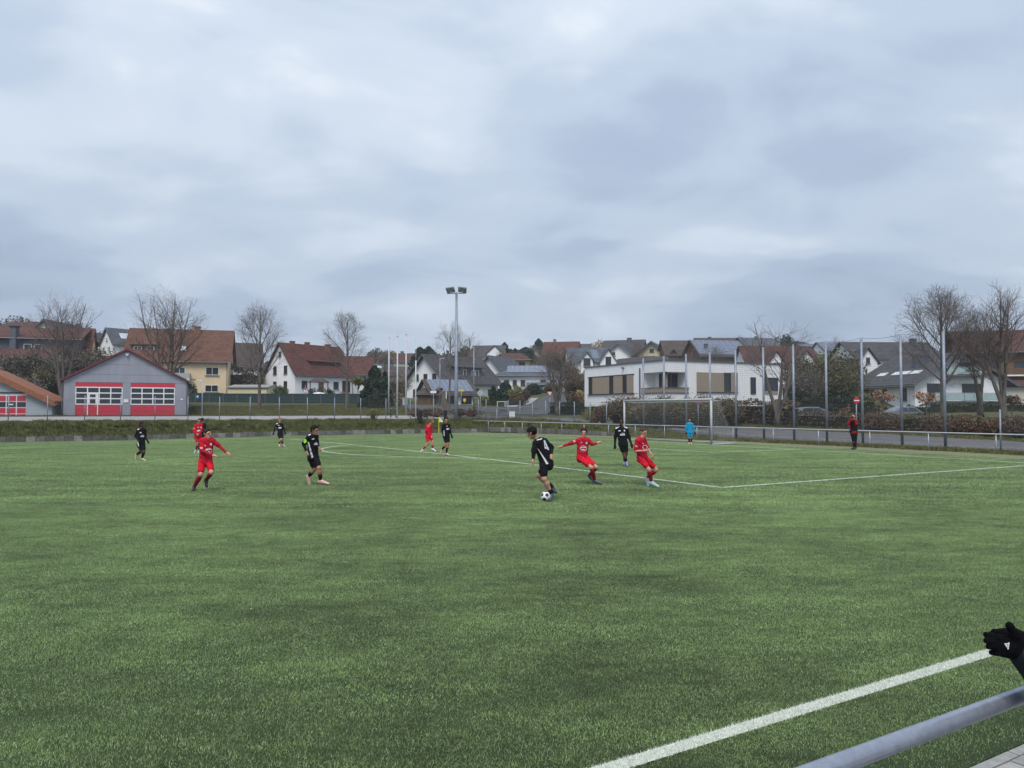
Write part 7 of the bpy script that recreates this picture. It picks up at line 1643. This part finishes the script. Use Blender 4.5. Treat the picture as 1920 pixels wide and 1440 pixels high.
vt_names = [(575, 160, 660, 60, 'behind the long dormer roof'), (720, 150, 662, 44, 'behind the leftmost flagpole'), (938, 175, 655, 40, 'left above the apricot house'), (1012, 160, 655, 44, 'right above the solar bungalow'), (1072, 150, 668, 50, 'right of the side road bushes'), (1196, 150, 640, 40, 'above the white building left corner'), (1292, 130, 646, 56, 'behind the white building loggia'), (1344, 125, 652, 50, 'before the blue solar roof'),
    (1412, 120, 640, 56, 'right of the blue solar roof'), (1600, 125, 652, 50, 'left of the small pointed gable house'), (1742, 128, 640, 60, 'behind the big white house ridge'), (235, 150, 640, 40, 'behind the cream house left end'), (430, 145, 640, 46, 'right of the cream house gable')]
for i, (px, Y, top, wp, w_) in enumerate(vt_names): T('village bare tree ' + w_, px, Y, top, wp, 600+i, fork=.25, tr=.16, dens=1.0, levels=3, stems=1 if i % 2 else 3)
TW_dark = mat('dark_thicket_twigs', (.05, .045, .036), .95, .3, 2, coords='World')
# thickets left
for i, (px, Y, h, rx, lv, lb) in enumerate([(12, 94, 5.4, 2.6, LF_grey, 'grey brown thicket above the orange garage roof'), (62, 97, 6.4, 3.2, LF_grey, 'dense grey thicket below the slate chimney'), (100, 92, 4.2, 2.4, LF_olive, 'olive leaved thicket between garage and fire station'),
      (150, 98, 6.6, 3.2, LF_grey, 'dense brown thicket left of the fire station roof'), (190, 102, 7.0, 2.8, LF_olive, 'olive tinged shrubs below the distant white gable'), (40, 86, 3.2, 2.2, LF_grey, 'low brown scrub directly behind the garage')]):
    twig_bush(lb, G(px, Y), rx, h, 200+i, 380, TW_dark, leaves=lv+[LF_grey[2]], nl=5200, size=.17)
bush('dark evergreen shrub in the thicket left of the fire station', G(103, 95), 1.6, 2.2, LF_hedge, 230, 1800, .16)
bush('yellow green bush at the foot of the big left bare tree', G(72, 90), 1.5, 1.1, LF_yg, 231, 1000, .13)
bush('dark shrub beside the cream house corner above the fence', G(361, 112), .8, 1.5, LF_hedge, 232, 700, .14)
hedge('tall dark ivy hedge in front of the brown roofed house', [G(432, 126)[:2], G(492, 126)[:2]], 1.6, 4.2, LF_grey, 233, 40, .2)
bush('round green bush at the white gable wall', G(525, 113), 1.2, 1.45, LF_green, 234, 1200, .15); bush('dark bush left of the tiled porch', G(584, 113.5), .7, 1.3, LF_hedge, 235, 700, .13); bush('olive round bush under the tiled porch', G(604, 113), .95, 1.35, LF_olive, 236, 800, .13); bush('dark green shrub right of the porch', G(620, 113.5), .8, 1.2, LF_hedge, 237, 700, .13); bush('brown shrub near the white wing window', G(643, 113.5), 1.0, 1.0, LF_tan, 238, 600, .13)
bush('small tree with yellow autumn leaves beside the dark spruce', G(671, 105), 1.1, .75, LF_yg, 239, 900, .15, name='tree', cat='tree', trunk_h=2.6, stems=True)
conifer('broad dark spruce behind the end of the green fence', G(702, 104), 6.2, 2.6, 240, n=6200, size=.30, top=687, ex=.6); conifer('second dark conifer leaning on the broad spruce', G(721, 106), 4.6, 1.6, 241, n=2600, size=.3)
hedge('low dark hedge at the end of the green privacy fence', [G(690, 100)[:2], G(728, 101)[:2]], 1.2, 1.7, LF_hedge, 242, 60, .14)
twig_bush('bare brown garden tree behind the flagpoles', G(745, 118), 3.0, 5.2, 243, 200, TW_dark, leaves=LF_tan, nl=900, size=.12); bush('tan shrub beside the utility cabinet', G(748, 104), 1.0, 1.1, LF_tan, 244, 700, .13)
conifer('dark conifer left behind the white gable roof', G(787, 185), 13.0, 4.2, 245, n=4600, size=.5, top=652, ex=.6); conifer('dark conifer right behind the white gable roof', G(803, 190), 14.0, 4.6, 246, n=4600, size=.5, top=651, ex=.6)
b = G(732, 235); bush('pale autumn tree crown on the skyline behind the flagpoles', (b[0], b[1], zpx(657, 235)-11), 7.2, 4.6, [LF_grey[2], LF_tan[0], LF_olive[2]], 247, 5200, .42, name='tree', cat='tree', trunk_h=2)
for i, (px, Y, rx, rz, lf, lb) in enumerate([(700, 240, 4.2, 4.6, LF_grey, 'grey treetop on the skyline right of the slim bare tree'), (975, 260, 5.4, 5.6, LF_olive, 'olive treetop on the skyline right of the hill spruce'), (998, 268, 6.4, 6.6, LF_tan, 'tan autumn treetop on the skyline above the apricot house'),
      (1122, 262, 4.4, 6.6, LF_gold, 'pale golden birch on the skyline above the new white house'), (20, 210, 9.0, 6.5, LF_grey, 'wooded grey crown above the far left red roof'), (90, 215, 7, 5, LF_grey, 'second wooded crown behind the pointed dark gable'), (158, 220, 8.0, 5.5, LF_olive, 'olive wooded crown left of the distant white gable'),
      (655, 250, 6, 4.6, LF_grey, 'low grey treetop behind the white red-roofed house'), (1480, 215, 4.4, 6.0, LF_hedge, 'dark round treetop behind the forked tree'), (1500, 220, 4.0, 3.4, LF_hedge, 'low dark treetop right of the dark round treetop'), (1545, 210, 3.6, 3.0, LF_olive, 'olive treetop behind the far solar roofs'), (1600, 170, 2.6, 3.6, LF_yg, 'yellow green tree left of the small pointed gable'),
      (870, 232, 4.2, 4.0, LF_olive, 'olive crown left of the dark hilltop house')]):
    b = G(px, Y); tgt = {0: 655, 1: 646, 2: 640, 3: 627, 4: 590, 5: 604, 6: 606, 7: 664, 8: 624, 9: 636, 10: 645, 11: 655, 12: 648}[i]; top = zpx(tgt, Y); bush(lb, (b[0], b[1], top-rz*2.0-1.5), rx, rz, lf, 260+i, 3600, .42, name='tree', cat='tree', trunk_h=1.5)
conifer('pointed spruce on the hill right of the dark hilltop house', G(946, 225), 9.4, 3.4, 280, n=3000, size=.45, top=643, ex=.7); conifer('small conifer pair member left above the apricot house', G(958, 222), 6.4, 1.9, 281, n=1600, size=.36, top=655, ex=.6); conifer('small conifer pair member right above the apricot house', G(966, 221), 6.8, 1.9, 282, n=1600, size=.36, top=654, ex=.6)
conifer('broad dark conifer above the right end of the apricot roof', G(986, 205), 8.6, 4.4, 283, n=4200, size=.45, top=652, ex=.45); conifer('tall skyline conifer left of the long bright red roof', G(1010, 245), 12.0, 4.0, 284, n=3600, size=.5, top=636, ex=.55)
conifer('slim dark thuja beside the give way junction gardens', G(925, 118), 4.2, .85, 285, LF_hedge, 2400, size=.16, top=723, ex=.4); conifer('wide blue green spruce in the corner garden', G(947, 119), 5.2, 2.4, 286, n=4600, size=.24, top=717, ex=.5)
bush('round yellow green shrub in the corner garden', G(968, 118), 1.5, 1.75, LF_yg, 287, 1800, .15); bush('clipped round brown bush at the street corner', G(967, 112), 1.25, 1.15, LF_brown, 288, 1600, .12); bush('reddish bush beside the clipped brown bush', G(984, 114), 1.1, 1.3, LF_red, 289, 1200, .13)
hedge('dark low hedge edging the corner gardens', [G(905, 110)[:2], G(982, 111)[:2]], .9, .9, LF_hedge, 290, 60, .12); bush('bright green small shrub behind the round sign back', G(906, 108), .8, .9, LF_yg, 291, 600, .12)
hedge('dark clipped hedge below the left end of the white building', [G(1034, 92)[:2], G(1093, 88)[:2]], 1.2, 1.35, LF_hedge, 292, 90, .13, rough=.03)
bush('round brown bush against the left corner of the white building', G(1084, 92), 1.5, 1.6, LF_brown, 293, 1800, .14); bush('yellowish bush above the round brown bush', G(1086, 104), 1.4, 1.3, LF_gold, 294, 900, .14); twig_bush('tall dark thicket behind the left corner of the white building', G(1075, 108), 2.6, 5.0, 295, 220, TW_dark, leaves=LF_brown, nl=1800, size=.15)
bush('reddish leaved shrub at the lower windows of the white building', G(1129, 68), .95, 1.15, LF_red, 296, 900, .12); twig_bush('pale seed headed grasses left of the goal', G(1112, 70), 1.0, 1.5, 297, 120, LF_tan[1], leaves=LF_yg, nl=400, size=.1)
for i, px in enumerate((1162, 1184, 1206, 1228, 1250, 1272, 1294, 1316, 1338, 1360)):
    Yb = float(np.interp(px, [1150, 1245, 1370], [70.5, 65, 65.5])); twig_bush('tall wild shrub number %s from the left behind the goal net' % ('one two three four five six seven eight nine ten'.split()[i]), G(px, Yb), 1.6, 2.2+.35*math.sin(i*2.1), 300+i, 200, LF_grey[1], leaves=[LF_olive[1], LF_olive[2], LF_brown[0], LF_tan[0], LF_grey[2]], nl=5200, size=.11, group='wild shrubs behind the goal')
ms_ = twig_bush
for i, (px, w_) in enumerate(((1362, 2), (1398, 2), (1432, 2), (1468, 2))): pass
def uvline(ua1, va1, ua2, va2): return [uv2xy(ua1, va1), uv2xy(ua2, va2)]
def vat(px, u): m = (px-960)/FPX; Y = u/(CA+SA*m); return -CA*m*Y+SA*Y
hedge('dark brown beech hedge right behind the goal', uvline(52, vat(1492, 52), 52, vat(1385, 52)), 1.1, 2.05, LF_brown+[LF_tan[0]], 320, 80, .12, rough=.06)
hedge('long clipped olive brown hedge along the road at right', uvline(53.4, vat(1930, 53.4), 53.4, vat(1495, 53.4)), 1.2, 1.25, [LF_brown[0], LF_olive[0], LF_olive[1], LF_brown[1]], 321, 80, .11, rough=.05)
names = ['leftmost', 'second', 'third', 'fourth', 'fifth', 'rightmost']
for i, px in enumerate((1638, 1668, 1745, 1802, 1860, 1908)):
    b = uv2xy(52.0, vat(px, 52.0)); bush('%s rusty brown beech bush standing before the roadside hedge' % names[i], (*b, zg(*b)-.05), .95 if i != 3 else 1.15, .82, [LF_brown[1], LF_brown[2], LF_red[1], LF_brown[0]], 330+i, 3200, .07, group='rusty beech bushes by the road')
for i, (px, py_, Y, lb) in enumerate(((1655, 735, 66, 'small tree with peach coloured leaves left, before the white side wall'), (1737, 738, 68, 'small tree with peach coloured leaves before the balconies'), (1897, 745, 62, 'small tree with rusty leaves near the right edge'))):
    b = G(px, Y); h = zpx(py_-8, Y)-b[2]; bush(lb, b, 1.25 if i < 2 else .8, .62 if i < 2 else .5, LF_orange if i < 2 else LF_brown, 340+i, 420, .13, name='tree', cat='tree', trunk_h=h-1.25 if i < 2 else h-1.0)
twig_bush('large olive brown bush left of the big white house', G(1545, 84), 3.8, 6.6, 350, 420, TW_dark, leaves=LF_olive, nl=5200, size=.15); twig_bush('yellowish bush beside the large olive bush', G(1580, 82), 2.6, 4.8, 351, 260, TW_dark, leaves=[LF_yg[2], LF_olive[1], LF_olive[2]], nl=2600, size=.14); twig_bush('brown scrub behind the silver hatchback', G(1505, 80), 2.6, 4.4, 352, 260, TW_dark, leaves=LF_grey, nl=2400, size=.14)
hedge('dark green hedge behind the parked hatchback', [G(1478, 76)[:2], G(1640, 72)[:2]], 1.4, 1.7, LF_hedge, 353, 80, .14, rough=.04)
bush('slim orange brown cypress beside the no entry sign', G(1585, 62), .42, .95, [LF_orange[2], LF_brown[2]], 354, 900, .08)
hedge('dark green hedge at the foot of the big white house', [G(1700, 88)[:2], G(1925, 84)[:2]], 1.2, 1.0, LF_hedge, 355, 60, .13)
for i, (px, Y, lf, lb) in enumerate(((800, 82, LF_red, 'low reddish shrub patch right of the white flagpole'), (818, 84, LF_brown, 'low brown shrub patch beside the leaning tree'), (862, 85, LF_red, 'low reddish shrub patch right of the floodlight mast'), (888, 86, LF_brown, 'low brown shrub patch below the round sign back'), (776, 84, LF_brown, 'low dark shrub patch left of the ribbed bin'))):
    bush(lb, G(px, Y), 1.3, .55, lf, 360+i, 800, .12)
twig_bush('dry weed clump at the bank foot in the grass centre', G(700, 72), .8, 1.0, 371, 60, LF_olive[1], leaves=LF_yg, nl=300, size=.08)
hz = MB(); hz.box((0, 170, 27), (900, 520, 64)); ho = hz.build('haze', [], kind='stuff')
hm = bpy.data.materials.new('haze'); hm.use_nodes = True; t_ = hm.node_tree; t_.nodes.clear(); pv2 = t_.nodes.new('ShaderNodeVolumePrincipled'); pv2.inputs['Density'].default_value = .0004; pv2.inputs['Color'].default_value = (.9, .93, .97, 1)
oo = t_.nodes.new('ShaderNodeOutputMaterial'); t_.links.new(pv2.outputs[0], oo.inputs['Volume']); ho.data.materials.append(hm)
# distant woods closing the horizon
for i, (px, Y, w_, h) in enumerate([(-160, 260, 60, 12), (60, 300, 40, 9), (400, 320, 60, 8), (640, 320, 50, 8), (860, 330, 40, 8), (1220, 330, 60, 8), (1500, 320, 50, 8), (1800, 300, 60, 8), (2200, 260, 60, 12)]):
    r = np.random.default_rng(400+i); b = G(px, Y); n = 5200; p = np.column_stack([(r.random(n)-.5)*w_, (r.random(n)-.5)*14, r.random(n)*h*(.75+.25*np.sin(r.random(n)*6))]); p[:, 2] *= .75+.3*np.sin(p[:, 0]*.55+i)*np.cos(p[:, 0]*.21); V, F = quads(p, 1.0, r)
    o = npmesh('distant_wood', V, F, [LF_grey[0], LF_olive[0], LF_brown[0]], midx=r.integers(0, 3, len(F))); o.location = b; tag(o, ['mass of bare woodland on the horizon, segment behind the %s' % q for q in ('far left trees', 'left red roofs', 'cream house', 'slim bare tree', 'floodlight mast', 'pale yellow house', 'rusty roofed house', 'right bare trees', 'right edge')][i], 'woodland', kind='stuff')
for i, (px, Y, rx, rz, lf, lb) in enumerate([(1036, 196, 3.4, 2.4, LF_olive, 'olive bush on the slope under the long bright red roof'), (1058, 185, 3.2, 2.6, LF_brown, 'brown bush on the slope left of the new white house'), (1022, 176, 3.0, 2.6, LF_grey, 'grey bush on the slope behind the bungalow right end'), (1068, 158, 2.4, 2.2, LF_grey, 'grey bush below the new white house'), (1046, 165, 2.6, 2.2, LF_hedge, 'dark evergreen bush behind the dense twig tree'),
      (888, 160, 2.4, 2.4, LF_grey, 'grey bush behind the roof dormer'), (1000, 132, 1.6, 1.1, LF_hedge, 'low dark bush before the garage block'), (1034, 136, 1.8, 1.1, LF_olive, 'low olive bush beside the hill road'), (1078, 128, 2.0, 1.6, LF_brown, 'brown bush on the right side of the hill road'), (1500, 112, 3.0, 3.4, LF_grey, 'grey bush left under the red balconies'), (1590, 116, 3.2, 3.4, LF_olive, 'olive bush left of the small pointed gable house'), (1640, 92, 1.6, .9, LF_olive, 'low bush at the white side wall')]):
    bush(lb, G(px, Y, -.2), rx, rz, lf, 500+i, 2200, .22)
# a few fallen leaves and scraps on the turf
fr = random.Random(5); m = MB()
for k in range(60):
    u = fr.uniform(-2, 16); v = fr.uniform(3, 26); x, y = uv2xy(u, v); z = zpitch(u, v)+.03; a = fr.random()*6.28; s = fr.uniform(.007, .014)
    m.poly([(x+s*math.cos(a), y+s*math.sin(a), z), (x-s*math.sin(a)*.6, y+s*math.cos(a)*.6, z+.01), (x-s*math.cos(a), y-s*math.sin(a), z+.004), (x+s*math.sin(a)*.6, y-s*math.cos(a)*.6, z)])
tag(m.build('fallen_leaf', LF_tan[2]), 'tiny pale leaves scattered on the turf', 'leaf litter', kind='stuff')
